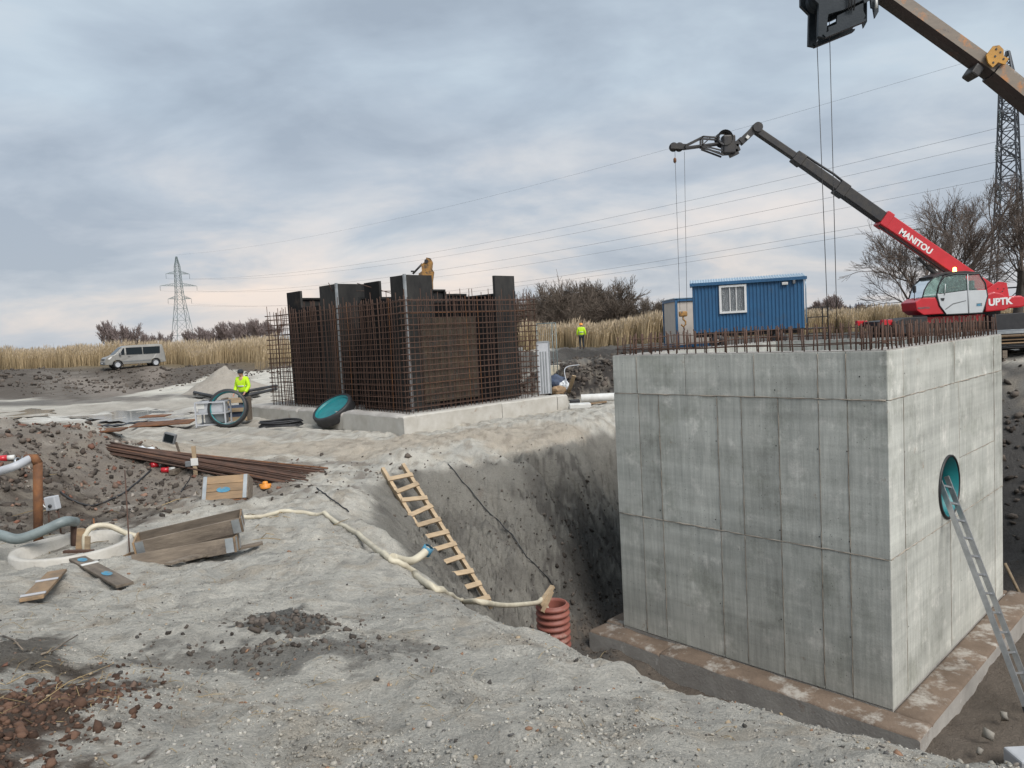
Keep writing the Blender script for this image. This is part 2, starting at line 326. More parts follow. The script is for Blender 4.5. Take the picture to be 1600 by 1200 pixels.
M['insul'] = pm('insulator_glass', (0.12, 0.16, 0.17), (0.09, 0.12, 0.13), 3, 0.3, bump=0)
M['bark'] = pm('grey_bark', (0.085, 0.07, 0.058), (0.05, 0.042, 0.036), 4, 0.9, bump=0.4)
M['twig'] = pm('bare_twigs', (0.155, 0.118, 0.095), (0.10, 0.078, 0.066), 0.6, 0.9, bump=0)
M['twig_o'] = pm('olive_twigs', (0.15, 0.115, 0.09), (0.085, 0.068, 0.052), 0.6, 0.9, bump=0)
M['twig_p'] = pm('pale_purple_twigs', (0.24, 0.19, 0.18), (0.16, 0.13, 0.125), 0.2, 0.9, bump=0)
M['reed'] = vcol_mat('dry_reed', 0.85, 0, 20, 0.1)
M['van'] = pm('silver_paint', (0.30, 0.29, 0.265), (0.25, 0.24, 0.22), 1.2, 0.35, 0.5, bump=0.0, coat=0.5, stain=[((0.22, 0.19, 0.15), 0.64, 2, 0.15)])
M['plastic_g'] = pm('grey_plastic', (0.16, 0.165, 0.17), (0.12, 0.125, 0.13), 5, 0.6, bump=0.05)
M['boxgrey'] = pm('light_grey_box', (0.42, 0.43, 0.45), (0.36, 0.37, 0.39), 5, 0.5, bump=0.05)
M['hose_g'] = pm('grey_green_hose', (0.20, 0.235, 0.235), (0.13, 0.155, 0.155), 5, 0.5, bump=0.2, stain=[((0.30, 0.27, 0.22), 0.64, 4, 0.1)])
M['hivis'] = pm('hi_vis_yellow', (0.50, 0.78, 0.015), (0.42, 0.66, 0.012), 5, 0.7, bump=0.35, bscale=16)
M['silver'] = pm('reflective_band', (0.55, 0.56, 0.55), (0.48, 0.49, 0.48), 6, 0.4, 0.2, bump=0.05)
M['navy'] = pm('dark_trousers', (0.022, 0.028, 0.035), (0.014, 0.018, 0.024), 8, 0.85, bump=0.3)
M['skin'] = pm('skin', (0.46, 0.25, 0.18), (0.40, 0.21, 0.15), 9, 0.6, bump=0.05)
M['boot'] = pm('boots', (0.05, 0.035, 0.025), (0.03, 0.022, 0.018), 8, 0.7, bump=0.2)
M['sheet_bk'] = pm('black_sheeting', (0.02, 0.021, 0.024), (0.05, 0.05, 0.052), 1.5, 0.4, bump=0.6, bscale=6)
M['tarp'] = pm('white_tarp', (0.68, 0.70, 0.72), (0.52, 0.54, 0.56), 4, 0.6, bump=0.5, bscale=12)
M['bluebag'] = pm('blue_grey_bag', (0.06, 0.085, 0.14), (0.04, 0.05, 0.08), 5, 0.7, bump=0.5, bscale=10)
M['brick'] = vcol_mat('brick_rubble', 0.9, 0.4, 40, 0.2)
def water_mat():
    global nt
    ma = bpy.data.materials.new('muddy_water'); ma.use_nodes = True; nt = ma.node_tree; b = nt.nodes['Principled BSDF']
    b.inputs['Base Color'].default_value = (0.16, 0.155, 0.14, 1); b.inputs['Roughness'].default_value = 0.08; b.inputs['IOR'].default_value = 1.33
    n = N('ShaderNodeTexNoise'); n.inputs['Scale'].default_value = 3; bn = N('ShaderNodeBump'); bn.inputs['Strength'].default_value = 0.05
    nt.links.new(n.outputs[0], bn.inputs['Height']); nt.links.new(bn.outputs[0], b.inputs['Normal']); return ma
M['water'] = water_mat()
# ------------------------------------------------------------------ terrain: heights known from what touches the ground
_cp = []
def cz(*a): [_cp.append(PZ(x, y, z)) for x, y, z in a]
def cy(*a): [_cp.append(PY(x, y, d)) for x, y, d in a]
def cw(*a): [_cp.append(np.array(p_, float)) for p_ in a]
# ground round the camera and the sand bank in front of it
cw((0, 0, -0.05), (-3, 0, 0.05), (-6, 1, 0.05), (3, -0.5, 0.0), (7, -1, 0.05), (0, -8, 0), (-12, -6, 0.1), (14, -6, 0.1), (-10, 3, 0.1))
cz((0, 1190, 0.10), (60, 1120, 0.12), (150, 1180, 0.02), (400, 1180, 0.0), (800, 1190, 0.0), (1200, 1190, -0.04), (0, 1020, 0.0), (150, 1040, -0.14), (300, 1040, -0.20), (500, 1050, -0.18), (700, 1060, -0.22), (900, 1100, -0.2), (1100, 1140, -0.15))
cz((0, 940, -0.62), (75, 925, -0.72), (160, 900, -0.85), (300, 930, -0.62), (420, 920, -0.62), (450, 960, -0.42), (560, 960, -0.48), (620, 920, -0.68))
# rim of the deep pit on the camera side, then the hidden bank below it
cz((552, 722, -1.08), (566, 770, -1.03), (596, 828, -0.98), (640, 886, -0.88), (690, 922, -0.8), (745, 954, -0.75), (820, 994, -0.64), (900, 1030, -0.55), (990, 1066, -0.44), (1090, 1100, -0.34), (1170, 1124, -0.30), (1250, 1136, -0.26), (1350, 1162, -0.2), (1460, 1190, -0.16), (1600, 1226, -0.1))
cw((3.2, 2.1, -0.03), (5.5, 1.6, 0.0), (9, 1.2, 0.05), (13, 3.0, 0.1), (15.5, 7, 0.1), (16.5, 12, 0.1), (16, 17, 0.1))
FZ = -4.22
cw((0.4, 7.4, -2.9), (1.6, 5.6, -2.35), (2.6, 4.6, -2.2), (4.0, 4.0, -2.3), (7, 4.2, -2.6), (10, 5, -2.6), (12.8, 8, -2.4), (13.5, 12, -2.2), (13, 16.5, -1.9))
for q in ((4.2, 7.6), (3.0, 8.7), (2.0, 9.9), (1.0, 11.0), (0.45, 12.0), (0.75, 13.3), (1.5, 14.2), (2.8, 15.2), (4.4, 16.9), (6.0, 18.3), (8.0, 17.0), (10.2, 14.6), (10.6, 12.6), (9.4, 10.2), (7.6, 8.0), (5.8, 6.9), (6.9, 9.9), (8.4, 11.4), (5.0, 8.5), (1.5, 12.6)): cw((*q, FZ))
cw((5, 12.5, FZ), (7, 14, FZ), (4, 14, FZ))
# west flank with the timber ladder, and north flank below the pad
cy((617, 745, 14.1), (660, 812, 13.4), (700, 872, 12.75), (745, 942, 12.0), (590, 800, 11.6), (620, 840, 10.6), (655, 880, 10.0))
_cr = [PZ(*q) for q in ((600, 742, -1.12), (640, 736, -1.15), (680, 730, -1.15), (720, 724, -1.15), (755, 717, -1.13), (790, 710, -1.12), (825, 702, -1.11), (860, 693, -1.1), (910, 679, -1.08), (960, 664, -1.05))]
for p_ in _cr:
    dn = np.array([2.2, 12.6, 0])-np.array([p_[0], p_[1], 0]); dn /= np.linalg.norm(dn); cw(p_ - dn*0.25 + np.array([0, 0, .03])); cw(p_); cw(p_ + dn*0.45 + np.array([0, 0, -.42]))
cy((760, 800, 14.6), (850, 780, 16.2), (900, 850, 14.9), (820, 880, 13.6), (940, 760, 17.8), (800, 735, 16.3))
cw((5.2, 21.3, -1.0), (7.8, 21.4, -0.6), (10.5, 20.8, -0.2), (13, 20, 0.05), (15, 19, 0.1), (6.4, 19.9, -2.4), (9.5, 18.3, -2.0))
# the levelled floor
for q in ((300, 700), (400, 700), (500, 695), (450, 765), (350, 800), (500, 830), (420, 850), (150, 645), (300, 645), (400, 660), (560, 690), (113, 850), (260, 890), (340, 870), (400, 800), (250, 800), (330, 770), (480, 740), (640, 685), (760, 668), (880, 645), (930, 640), (240, 665), (40, 645), (230, 640), (100, 640)): cz((*q, -1.0))
cw((-2, 22.5, -1), (-6, 26, -1), (-1, 28, -1), (3, 24, -1), (-9, 32, -1), (-16, 30, -1), (-22, 34, -1), (-15, 44, -1), (-30, 44, -1), (-5, 38, -1), (-19, 20, -1), (-24, 22, -0.9))
cz((520, 705, -0.92), (640, 706, -0.86), (740, 692, -0.88), (380, 690, -0.9), (840, 672, -0.95))
cz((30, 868, -0.92), (60, 893, -0.80), (113, 902, -0.79), (180, 887, -0.81), (205, 858, -0.95))
cz((450, 657, -1.06), (520, 664, -1.06), (580, 670, -1.06), (640, 677, -1.05), (700, 670, -1.05), (770, 660, -1.05), (850, 648, -1.05))
# rubble bank on the left
cy((0, 668, 14), (80, 662, 15), (150, 668, 15.5), (215, 690, 16), (275, 716, 16), (0, 715, 12.6), (0, 770, 11.4), (60, 720, 13.0), (120, 720, 13.6), (180, 725, 14))
cz((130, 792, -1.0), (200, 775, -1.0), (60, 812, -0.98), (0, 842, -0.95))
cw((-13.5, 12, -0.1), (-16, 15, 0.1), (-20, 14, 0.3), (-17, 18, -0.6), (-25, 12, 0.4))
# far bank on the left with the track ramp, and ground by the van
cz((0, 624, -1), (60, 622, -1), (130, 634, -1), (210, 603, -1), (300, 592, -1), (400, 586, -1))
cy((0, 596, 53), (0, 580, 58), (70, 581, 59), (130, 592, 60), (190, 580, 62), (210, 574, 64), (250, 570, 65), (300, 571, 64), (350, 566, 66), (420, 563, 68))
cw((-70, 66, 0.5), (-45, 70, 0.5), (-20, 72, 0.4), (-60, 50, 0.5), (-50, 30, 0.5), (-40, 16, 0.4))
# bank behind the pad on the right and natural ground beyond
cz((870, 627, -1), (915, 628, -1), (955, 626, -1))
cy((866, 574, 29), (900, 571, 29), (955, 567, 29), (913, 548, 51))
cw((6.5, 25.5, -0.4), (8.5, 27, 0.1), (10, 24, 0.0), (14, 24, 0.15), (-3, 46, 0.1), (-8, 52, 0.2), (4, 60, 0.2), (12, 32, 0.2), (20, 30, 0.2), (30, 30, 0.2), (40, 45, 0.2), (24, 50, 0.2), (30, 14, 0.2), (40, 0, 0.1), (0, 80, 0.2), (-40, 100, 0.3), (40, 90, 0.2), (90, 60, 0.2), (-100, 80, 0.4), (-100, 20, 0.3), (90, 10, 0.2), (0, 125, 0.2), (-40, -30, 0), (40, -30, 0), (-80, -20, 0.2), (80, -20, 0.2))
CP = np.array(_cp)
def _rbf_fit(P):
    d = np.sqrt(((P[:, None, :2]-P[None, :, :2])**2).sum(-1) + 0.15**2); n = len(P)
    A = np.zeros((n+1, n+1)); A[:n, :n] = d + np.eye(n)*0.02*-1; A[n, :n] = 1; A[:n, n] = 1
    return np.linalg.solve(A, np.append(P[:, 2], 0))
RW = _rbf_fit(CP)
def base_h(x, y):
    x = np.asarray(x, float).ravel(); y = np.asarray(y, float).ravel(); out = np.zeros(len(x))
    for s in range(0, len(x), 20000):
        e = min(s+20000, len(x)); d = np.sqrt((x[s:e, None]-CP[None, :, 0])**2 + (y[s:e, None]-CP[None, :, 1])**2 + 0.15**2)
        out[s:e] = d@RW[:-1] + RW[-1]
    r_ = np.hypot(x, y-30); k = sst(80, 150, r_); return out*(1-k) + 0.25*k
def detail_h(x, y, zb):
    rr = np.hypot(x, y); near = 1-sst(40, 140, rr)
    pit = sst(-1.3, -1.9, zb); flat = sst(FZ+0.6, FZ+0.1, zb)
    d = 0.075*fbm(x*0.7+3, y*0.7, 3)*near + 0.045*fbm(x*2.1, y*2.1+7, 3)*near
    lum = sst(-0.1, 0.5, fbm(x*0.9+40, y*0.9-11, 3))                       # clumpy patches
    d += lum*0.035*np.abs(fbm(x*4.5, y*4.5, 3))*(1-pit*0.6)*near
    cl_ = sst(0.05, 0.6, fbm(x*1.7-20, y*1.7+31, 3))
    d += (0.009*fbm(x*9, y*9+3, 2, 0.7) + 0.007*perlin(x*21, y*21) + cl_*0.022*np.abs(perlin(x*12+5, y*12)) + cl_*0.012*perlin(x*26, y*26))*(1-sst(9, 18, rr))
    d += sst(7, 10, rr)*(1-sst(26, 36, rr))*(1-pit)*(0.035*fbm(x*3.2+2, y*3.2, 4, 0.65) - 0.05*np.clip(1-4*np.abs(perlin(x*1.3, y*1.3+8)), 0, 1)*sst(0, .4, perlin(x*.5, y*.5)))
    u = (x*0.72 + y*0.69); v = (-x*0.69 + y*0.72)                            # bucket marks running down the far flank
    d += pit*(1-flat)*(0.09*fbm(u*2.6, v*0.35, 3) + 0.05*fbm(u*8, v*0.5, 3) - 0.15*np.clip(1-6*np.abs(perlin(u*2.2+4, v*0.16)), 0, 1) - 0.08*np.clip(1-5*np.abs(perlin(u*5.1, v*0.22+9)), 0, 1) + 0.085*fbm(x*4.0, y*4.0, 4, 0.68))
    bank = np.exp(-(((x+11.5)/5)**2 + ((y-13)/3.2)**2)); d += bank*(0.16*fbm(x*1.6, y*1.6, 4) + 0.07*np.abs(fbm(x*5, y*5, 2)))
    far = sst(-0.9, -0.3, zb)*sst(20, 26, y); d += far*(0.14*fbm(x*0.9, y*0.9, 3) + 0.10*np.abs(fbm(x*2.3, y*2.3, 3)))*near
    return d
# wheel ruts crossing the floor and climbing the far bank
def _dense(pts): 
    P = np.array([PZ(a, b, -1.0)[:2] for a, b in pts]); return np.concatenate([P[i]+(P[i+1]-P[i])*np.linspace(0, 1, 40)[:, None] for i in range(len(P)-1)])
RUTS = []
for q in ([(360, 668), (270, 650), (190, 636), (120, 622), (96, 606)], [(330, 640), (240, 628), (170, 616), (140, 604)], [(420, 690), (330, 682), (250, 676), (200, 655)], [(300, 622), (200, 622), (60, 634), (-40, 640)]):
    c_ = _dense(q); t_ = np.gradient(c_, axis=0); t_ /= np.linalg.norm(t_, axis=1)[:, None]; n_ = np.stack([-t_[:, 1], t_[:, 0]], 1); RUTS += [c_+n_*0.85, c_-n_*0.85]
RUTP = np.concatenate(RUTS)
def rut_d(x, y):
    out = np.full(len(x), 9.0); idx = np.where((y > 12) & (y < 70) & (x < 0) & (x > -60))[0]
    for s in range(0, len(idx), 8000):
        j = idx[s:s+8000]; out[j] = np.sqrt(((x[j, None]-RUTP[None, :, 0])**2+(y[j, None]-RUTP[None, :, 1])**2).min(1))
    return out
def gz(x, y):
    zb = base_h(x, y); return zb + detail_h(np.asarray(x, float).ravel(), np.asarray(y, float).ravel(), zb)
def g1(x, y): return float(gz([x], [y])[0])
def G(px, py, far=140):
    """first point of the ground seen at a photo pixel"""
    d = ray(px, py); t = np.concatenate([np.arange(1.5, 30, 0.04), np.arange(30, far, 0.25)])/d[1]
    P = CAMP + d*t[:, None]; h = gz(P[:, 0], P[:, 1]); i = np.argmax(P[:, 2] < h)
    return np.array([P[i, 0], P[i, 1], h[i]])

def axis_pts(a, b, s, lim_lo, lim_hi, g_lo, g_hi):
    c = list(np.arange(a, b, s)); st = s; hi = []; x = c[-1]
    while x < lim_hi:
        gg = g_hi(x) if callable(g_hi) else g_hi
        st *= gg; x += st; hi.append(x)
    st = s; lo = []; x = a
    while x > lim_lo:
        st *= g_lo; x -= st; lo.append(x)
    return np.array(lo[::-1] + c + hi)
gx = axis_pts(-3.0, 2.6, 0.028, -3000, 3000, 1.026, 1.026)
gy = axis_pts(1.9, 6.2, 0.028, -300, 4000, 1.12, lambda t: 1.007 if t < 17 else 1.03)
XX, YY = np.meshgrid(gx, gy); ZB = base_h(XX, YY); ZZ = ZB + detail_h(XX.ravel(), YY.ravel(), ZB)
xf, yf = XX.ravel(), YY.ravel()
# soil colours (what the soil is, zone by zone)
def zone(px, py, rx, ry=None, ang=0.0, jit=0.45, z=None, y=None, w=None):
    c = np.array(w) if w is not None else (PY(px, py, y) if y else PZ(px, py, -1.0 if z is None else z)); ry = ry or rx
    dx = xf-c[0]; dy = yf-c[1]; ca, sa = math.cos(ang), math.sin(ang)
    q = np.sqrt(((dx*ca+dy*sa)/rx)**2 + ((-dx*sa+dy*ca)/ry)**2) + jit*fbm(xf*1.3/max(rx*0.3, 0.5), yf*1.3/max(rx*0.3, 0.5), 4) + jit*0.45*fbm(xf*5.3/max(rx*0.4, 0.35), yf*5.3/max(rx*0.4, 0.35), 3)
    return 1-sst(0.75, 1.1, q)
RD = rut_d(xf, yf); ZZ = ZZ - 0.07*np.exp(-(RD/0.28)**2) + 0.035*np.exp(-((RD-0.48)/0.16)**2)
colr = np.zeros((len(xf), 3)); sand = np.array((0.58, 0.55, 0.485)); colr[:] = sand
def paint(wt, c, a=1.0): global colr; k = (np.clip(wt, 0, 1)*a)[:, None]; colr = colr*(1-k) + np.array(c)*k
nz1 = fbm(xf*0.8, yf*0.8, 4); nz2 = fbm(xf*3.1+9, yf*3.1, 4)
paint(sst(0.05, 0.6, nz1), (0.42, 0.405, 0.365), 0.7); paint(sst(0.2, 0.7, nz2), (0.33, 0.315, 0.285), 0.5); paint(sst(0.25, 0.7, fbm(xf*1.9-30, yf*1.9, 4)), (0.46, 0.395, 0.31), 0.5)
paint(sst(0.35, 0.75, fbm(xf*6-3, yf*6, 3))*(1-sst(7, 14, np.hypot(xf, yf))), (0.25, 0.24, 0.215), 0.45)
zf = ZB
nr = 1-sst(8, 16, np.hypot(xf, yf)); paint(nr*sst(0.0, 0.5, fbm(xf*1.7-20, yf*1.7+31, 3))*sst(-.05, .35, fbm(xf*9, yf*9, 3)), (0.30, 0.28, 0.25), 0.5); paint(nr*sst(0.1, 0.5, fbm(xf*1.2+70, yf*1.2, 3))*sst(0.0, .4, fbm(xf*13, yf*13+5, 2)), (0.42, 0.35, 0.27), 0.45)
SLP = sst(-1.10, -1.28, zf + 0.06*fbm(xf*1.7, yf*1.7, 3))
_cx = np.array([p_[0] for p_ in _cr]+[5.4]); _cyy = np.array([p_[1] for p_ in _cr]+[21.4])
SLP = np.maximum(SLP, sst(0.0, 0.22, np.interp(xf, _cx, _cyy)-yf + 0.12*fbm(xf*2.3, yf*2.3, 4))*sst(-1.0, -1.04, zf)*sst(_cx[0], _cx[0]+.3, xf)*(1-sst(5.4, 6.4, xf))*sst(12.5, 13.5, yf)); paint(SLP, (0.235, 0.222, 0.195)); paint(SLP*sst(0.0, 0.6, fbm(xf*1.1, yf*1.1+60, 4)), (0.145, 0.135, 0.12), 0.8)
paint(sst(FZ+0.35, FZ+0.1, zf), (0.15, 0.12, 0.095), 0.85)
paint(zone(930, 880, 1.0, 1.9, y=14.6, jit=0.9), (0.10, 0.092, 0.083), 0.8)                       # dark peat by the chamber
paint(zone(0, 0, 3.6, 5.5, w=(11.8, 17, 0), ang=0.6), (0.07, 0.066, 0.064), 0.9)                     # black earth behind the chamber
paint(sst(21.5, 23, yf)*sst(2.2, 4, xf)*sst(-0.7, -0.2, zf), (0.05, 0.044, 0.04), 0.9)
paint(zone(0, 0, 5.5, 2.2, w=(4.5, 28, 0), jit=0.2), (0.04, 0.034, 0.030)); paint(zone(0, 0, 9, 12, w=(2, 40, 0), jit=0.3), (0.055, 0.048, 0.042), 0.9)
paint(zone(110, 730, 3.6, 2.1, y=13.2, jit=0.5), (0.30, 0.262, 0.225), 0.8); paint(zone(110, 730, 4.2, 2.4, y=13.4, jit=0.9), (0.18, 0.15, 0.125), 0.7)
paint(zone(60, 800, 2.0, 1.2, z=-0.9, jit=0.6), (0.075, 0.058, 0.045), 0.8)
paint(zone(5, 1130, 0.44, 0.8, z=0.1, ang=0.35, jit=0.5), (0.085, 0.056, 0.040), 0.95); paint(zone(0, 1010, 0.4, 0.5, z=0.0, jit=0.5), (0.09, 0.075, 0.06), 0.8)
paint(zone(450, 975, 0.35, 0.35, z=-0.35, jit=0.7), (0.10, 0.10, 0.095), 0.85); paint(zone(430, 1010, 0.8, 0.25, z=-0.2, jit=0.8), (0.15, 0.14, 0.125), 0.7)
paint(zone(200, 640, 9, 6, z=-1, jit=0.3), (0.46, 0.425, 0.37), 0.9); paint(zone(230, 646, 5.5, 2.4, z=-1.0, jit=0.3), (0.64, 0.62, 0.57), 0.95)
paint(zone(90, 628, 9, 3.2, z=-1, jit=0.4), (0.10, 0.092, 0.085), 0.85)
_toe = np.array([PZ(*q, -1.0)[:2] for q in ((-200, 634), (0, 624), (60, 622), (130, 625), (210, 604), (300, 593), (400, 587), (440, 585))])
bankL = sst(-1.5, 0.6, yf-np.interp(xf, _toe[:, 0], _toe[:, 1]) + 0.8*fbm(xf*.5, yf*.5, 3))*sst(-6, -12, xf)*sst(40, 44, yf); paint(bankL, (0.085, 0.070, 0.058), 0.95)
paint(bankL*sst(0.15, 0.5, fbm(xf*0.22+5+yf*.1, yf*0.05, 3)), (0.24, 0.205, 0.175), 0.8)                     # pale wheel tracks down the bank
paint(zone(348, 585, 2.6, 2.4, y=53, jit=0.2), (0.36, 0.33, 0.285), 0.95)
paint(np.exp(-(RD/0.45)**2), (0.30, 0.27, 0.235), 0.55)
nat = sst(66, 74, np.hypot(xf*0.7, yf)); paint(nat, (0.16, 0.125, 0.075))
paint((1-SLP)*zone(640, 690, 9, 1.6, z=-0.95, ang=0.0, jit=0.5), (0.47, 0.405, 0.325), 0.8); paint((1-SLP)*sst(9, 12, yf)*(1-sst(30, 40, yf))*sst(-1.2, -1.05, zf)*sst(0.05, .5, fbm(xf*3.3, yf*3.3, 4)), (0.30, 0.26, 0.21), 0.6)
nx_, ny_ = len(gx), len(gy); ii = (np.arange(ny_-1)[:, None]*nx_ + np.arange(nx_-1)[None, :]).ravel()
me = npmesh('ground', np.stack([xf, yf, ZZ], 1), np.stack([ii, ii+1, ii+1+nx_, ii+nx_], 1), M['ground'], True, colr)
tag(mkobj('ground', me), kind='structure')

def blob_sheet(name, pts, z, mat):
    c = np.mean(pts, 0); V = [(c[0], c[1], z)]; n = 48
    ang = np.linspace(0, 2*math.pi, n, endpoint=False); P = np.array(pts); lens = []
    for i in range(n):
        k = i/n*len(P); a = P[int(k) % len(P)]; b = P[(int(k)+1) % len(P)]; t = k-int(k); t = t*t*(3-2*t)
        q = a+(b-a)*t; q = c + (q-c)*(1+0.12*math.sin(i*2.3)+0.08*math.sin(i*5.1)); V.append((q[0], q[1], z))
    mb = MB(); mb.add(V, [(0, 1+i, 1+(i+1) % n) for i in range(n)]); return mb.build(name, mat)
for pxs, zz in (([(0, 640), (45, 637), (84, 641), (75, 650), (20, 653), (-40, 648)], -0.97), ([(300, 618), (372, 606), (410, 612), (396, 622), (330, 626)], -0.97), ([(100, 652), (160, 646), (230, 650), (180, 657)], -0.985), ([(128, 650), (170, 643), (240, 640), (300, 644), (292, 655), (210, 660), (160, 658)], -0.972)):
    tag(blob_sheet('puddle', [PZ(x, y, zz)[:2] for x, y in pxs], zz, M['water']), kind='structure')

# ------------------------------------------------------------------ cast concrete chamber
YAW = R(133.25); bl = np.array([math.cos(YAW), math.sin(YAW), 0]); br = np.array([math.sin(YAW), -math.cos(YAW), 0])
K = np.array([5.06, 9.85, 0.0]); BL, BR, BT, BB = 4.70, 5.76, 1.01, -4.0
ch = thing('concrete_chamber', 'big grey cast concrete chamber with round teal opening in the deep pit', 'concrete chamber', (K[0], K[1], BB), YAW-math.pi/2)
# local axes: +Y runs along the left face (bl), +X runs along the right face (br), origin at the near corner, z=0 at the base
HT = BT-BB; WT = 0.42; RC = (2.53, 2.70); RR = 0.50
def plate_hole(w0, w1, z0, z1, holes_c, r_, y0, y1, nseg=48):
    bm = bmesh.new(); ed = []
    def loop(pts):
        vs = [bm.verts.new((p_[0], y0, p_[1])) for p_ in pts]
        for i in range(len(vs)): ed.append(bm.edges.new((vs[i], vs[(i+1) % len(vs)])))
    loop([(w0, z0), (w1, z0), (w1, z1), (w0, z1)])
    loop([(holes_c[0]+r_*math.cos(2*math.pi*i/nseg), holes_c[1]+r_*math.sin(2*math.pi*i/nseg)) for i in range(nseg)])
    bmesh.ops.triangle_fill(bm, edges=ed, use_beauty=True, use_dissolve=False)
    ret = bmesh.ops.extrude_face_region(bm, geom=bm.faces[:]); vs = [g for g in ret['geom'] if isinstance(g, bmesh.types.BMVert)]
    bmesh.ops.translate(bm, verts=vs, vec=(0, y1-y0, 0)); bmesh.ops.recalc_face_normals(bm, faces=bm.faces[:]); return bm
def bm_obj(bm, name, mat, parent):
    me_ = bpy.data.meshes.new(name); bm.to_mesh(me_); bm.free(); me_.materials.append(mat); return mkobj(name, me_, parent)
PT = 0.012   # the cast panels stand 12 mm proud of the joint lines
mb = MB(); mb.box((WT/2+PT, BL/2, HT/2-0.005), (WT-PT, BL-2*PT, HT-0.01)); mb.build('wall', M['conc_core'], ch)
mb = MB(); mb.box((BR-WT/2, BL/2, HT/2), (WT, BL-2*PT, HT)); mb.build('wall', M['concL'], ch)
mb = MB(); mb.box((BR/2, BL-WT/2-PT, HT/2), (BR-2*WT-0.004, WT, HT)); mb.build('wall', M['concL'], ch)
bm_obj(plate_hole(WT+0.002+PT, BR-WT-0.002, 0, HT-0.01, RC, RR, PT, WT), 'wall', M['conc_core'], ch)
mb = MB(); mb.box((BR/2, BL/2, 0.1), (BR-2*WT-0.01, BL-2*WT-0.01, 0.2)); mb.build('floor_slab', M['concL'], ch)
mb = MB(); o_ = 0.012
for (x0, x1, y0, y1) in ((0.01, BR-0.01, 0.01, WT), (0.01, BR-0.01, BL-WT, BL-0.01), (0.01, WT, WT, BL-WT), (BR-WT, BR-0.01, WT, BL-WT)):
    mb.box(((x0+x1)/2, (y0+y1)/2, HT+0.0), (x1-x0-0.001, y1-y0-0.001, 0.02))
mb.build('wall_top', M['conc_rough'], ch)
GAP = 0.0045
def panel(axis, a0, a1, z0, z1):
    mb = MB(); dz = random.uniform(-0.003, 0.004)
    a0 += GAP; a1 -= GAP; z0 += GAP; z1 -= GAP
    if axis == 'L': mb.bbox(((PT-dz)/2+0.006, (a0+a1)/2, (z0+z1)/2), (PT+dz+0.012, a1-a0, z1-z0), 0.004)
    else: mb.bbox(((a0+a1)/2, (PT-dz)/2+0.006, (z0+z1)/2), (a1-a0, PT+dz+0.012, z1-z0), 0.004)
    return mb.build('concrete_panel', M['concL'], ch)
Z1, Z2 = 0.335-BB, -1.87-BB; ZM = -0.93-BB
for a, b in zip((0, 0.55, 0.95, 1.94, 3.18, 4.17), (0.55, 0.95, 1.94, 3.18, 4.17, BL)): panel('L', a, b, Z1, HT)
for zz0, zz1 in ((Z2, Z1), (0, Z2)):
    cols = (0, 0.54, 0.95, 1.565, 2.175, 2.60, 3.73, 4.155, BL)
    for a, b in zip(cols[:-1], cols[1:]): panel('L', a, b, zz0, zz1)
for a, b in zip((0, 0.585, 2.89, 5.2), (0.585, 2.89, 5.2, BR)): panel('R', a, b, Z1, HT)
panel('R', 0, 0.585, Z2, Z1); panel('R', 5.2, BR, Z2, Z1); panel('R', 3.1, 5.2, ZM, Z1); panel('R', 3.1, 5.2, Z2, ZM)
hp = plate_hole(0.585+GAP, 3.1-GAP, Z2+GAP, Z1-GAP, RC, RR, -0.002, PT+0.003); bm_obj(hp, 'concrete_panel', M['concL'], ch)
for a, b in zip((0, 0.585, 2.6, 5.2), (0.585, 2.6, 5.2, BR)): panel('R', a, b, 0, Z2)
# uneven grout fins along the shutter joints
def fin(axis, a0, z0, a1, z1, r_):
    n = max(6, int(math.hypot(a1-a0, z1-z0)/.09)); pts = []; rs = []
    for i in range(n+1):
        t = i/n; a = a0+(a1-a0)*t+random.gauss(0, .003); z = z0+(z1-z0)*t+random.gauss(0, .004); pts.append((-.002, a, z) if axis == 'L' else (a, -.002, z)); rs.append(max(.002, r_*random.choice((.35, .6, .9, 1.15, 1.4))))
    mb = MB(); mb.tube(pts, rs, 5); mb.build('joint_fin', M['fin'], ch)
for zz in (Z1, Z2): fin('L', .02, zz, BL-.02, zz, .009); fin('R', .02, zz, BR-.02, zz, .008)
for a in (0.54, 0.95, 1.565, 2.175, 2.6, 3.73, 4.155): fin('L', a, .05, a, Z2-.02, .0055); fin('L', a, Z2+.02, a, Z1-.02, .0055)
for a in (0.55, 0.95, 1.94, 4.17): fin('L', a, Z1+.02, a, HT-.03, .005)
for a, z0, z1 in ((.585, .05, HT-.03), (5.2, .05, HT-.03), (3.1, Z2, Z1), (2.6, .05, Z2), (2.89, Z1, HT-.03)): fin('R', a, z0, a, z1, .004)
fin('R', 3.1, ZM, 5.2, ZM, .006)
# tie holes left by the shuttering
mbh = MB(); mbh.lathe([(0, 0), (.0105, 0)], n=10); th_me = None
for (ax_, a, z) in [('L', a, z) for a in (0.55, 0.95, 1.565, 2.6, 3.73) for z in (0.9, 2.3, 3.6)] + [('L', .28, 4.66), ('L', 1.6, 4.45)] + [('R', a, z) for a in (0.57, 3.12, 5.18) for z in (1.0, 2.35, 3.55, 4.66)]:
    if th_me is None: o = mbh.build('tie_hole', M['black'], ch); th_me = o.data
    else: o = mkobj('tie_hole', th_me, ch)
    jx = random.gauss(0, .03)
    if ax_ == 'L': o.location = (-.0055, a+jx+.03, z); o.rotation_euler = (0, R(-90), 0)
    else: o.location = (a+jx+.03, -.0055, z); o.rotation_euler = (R(90), 0, 0)
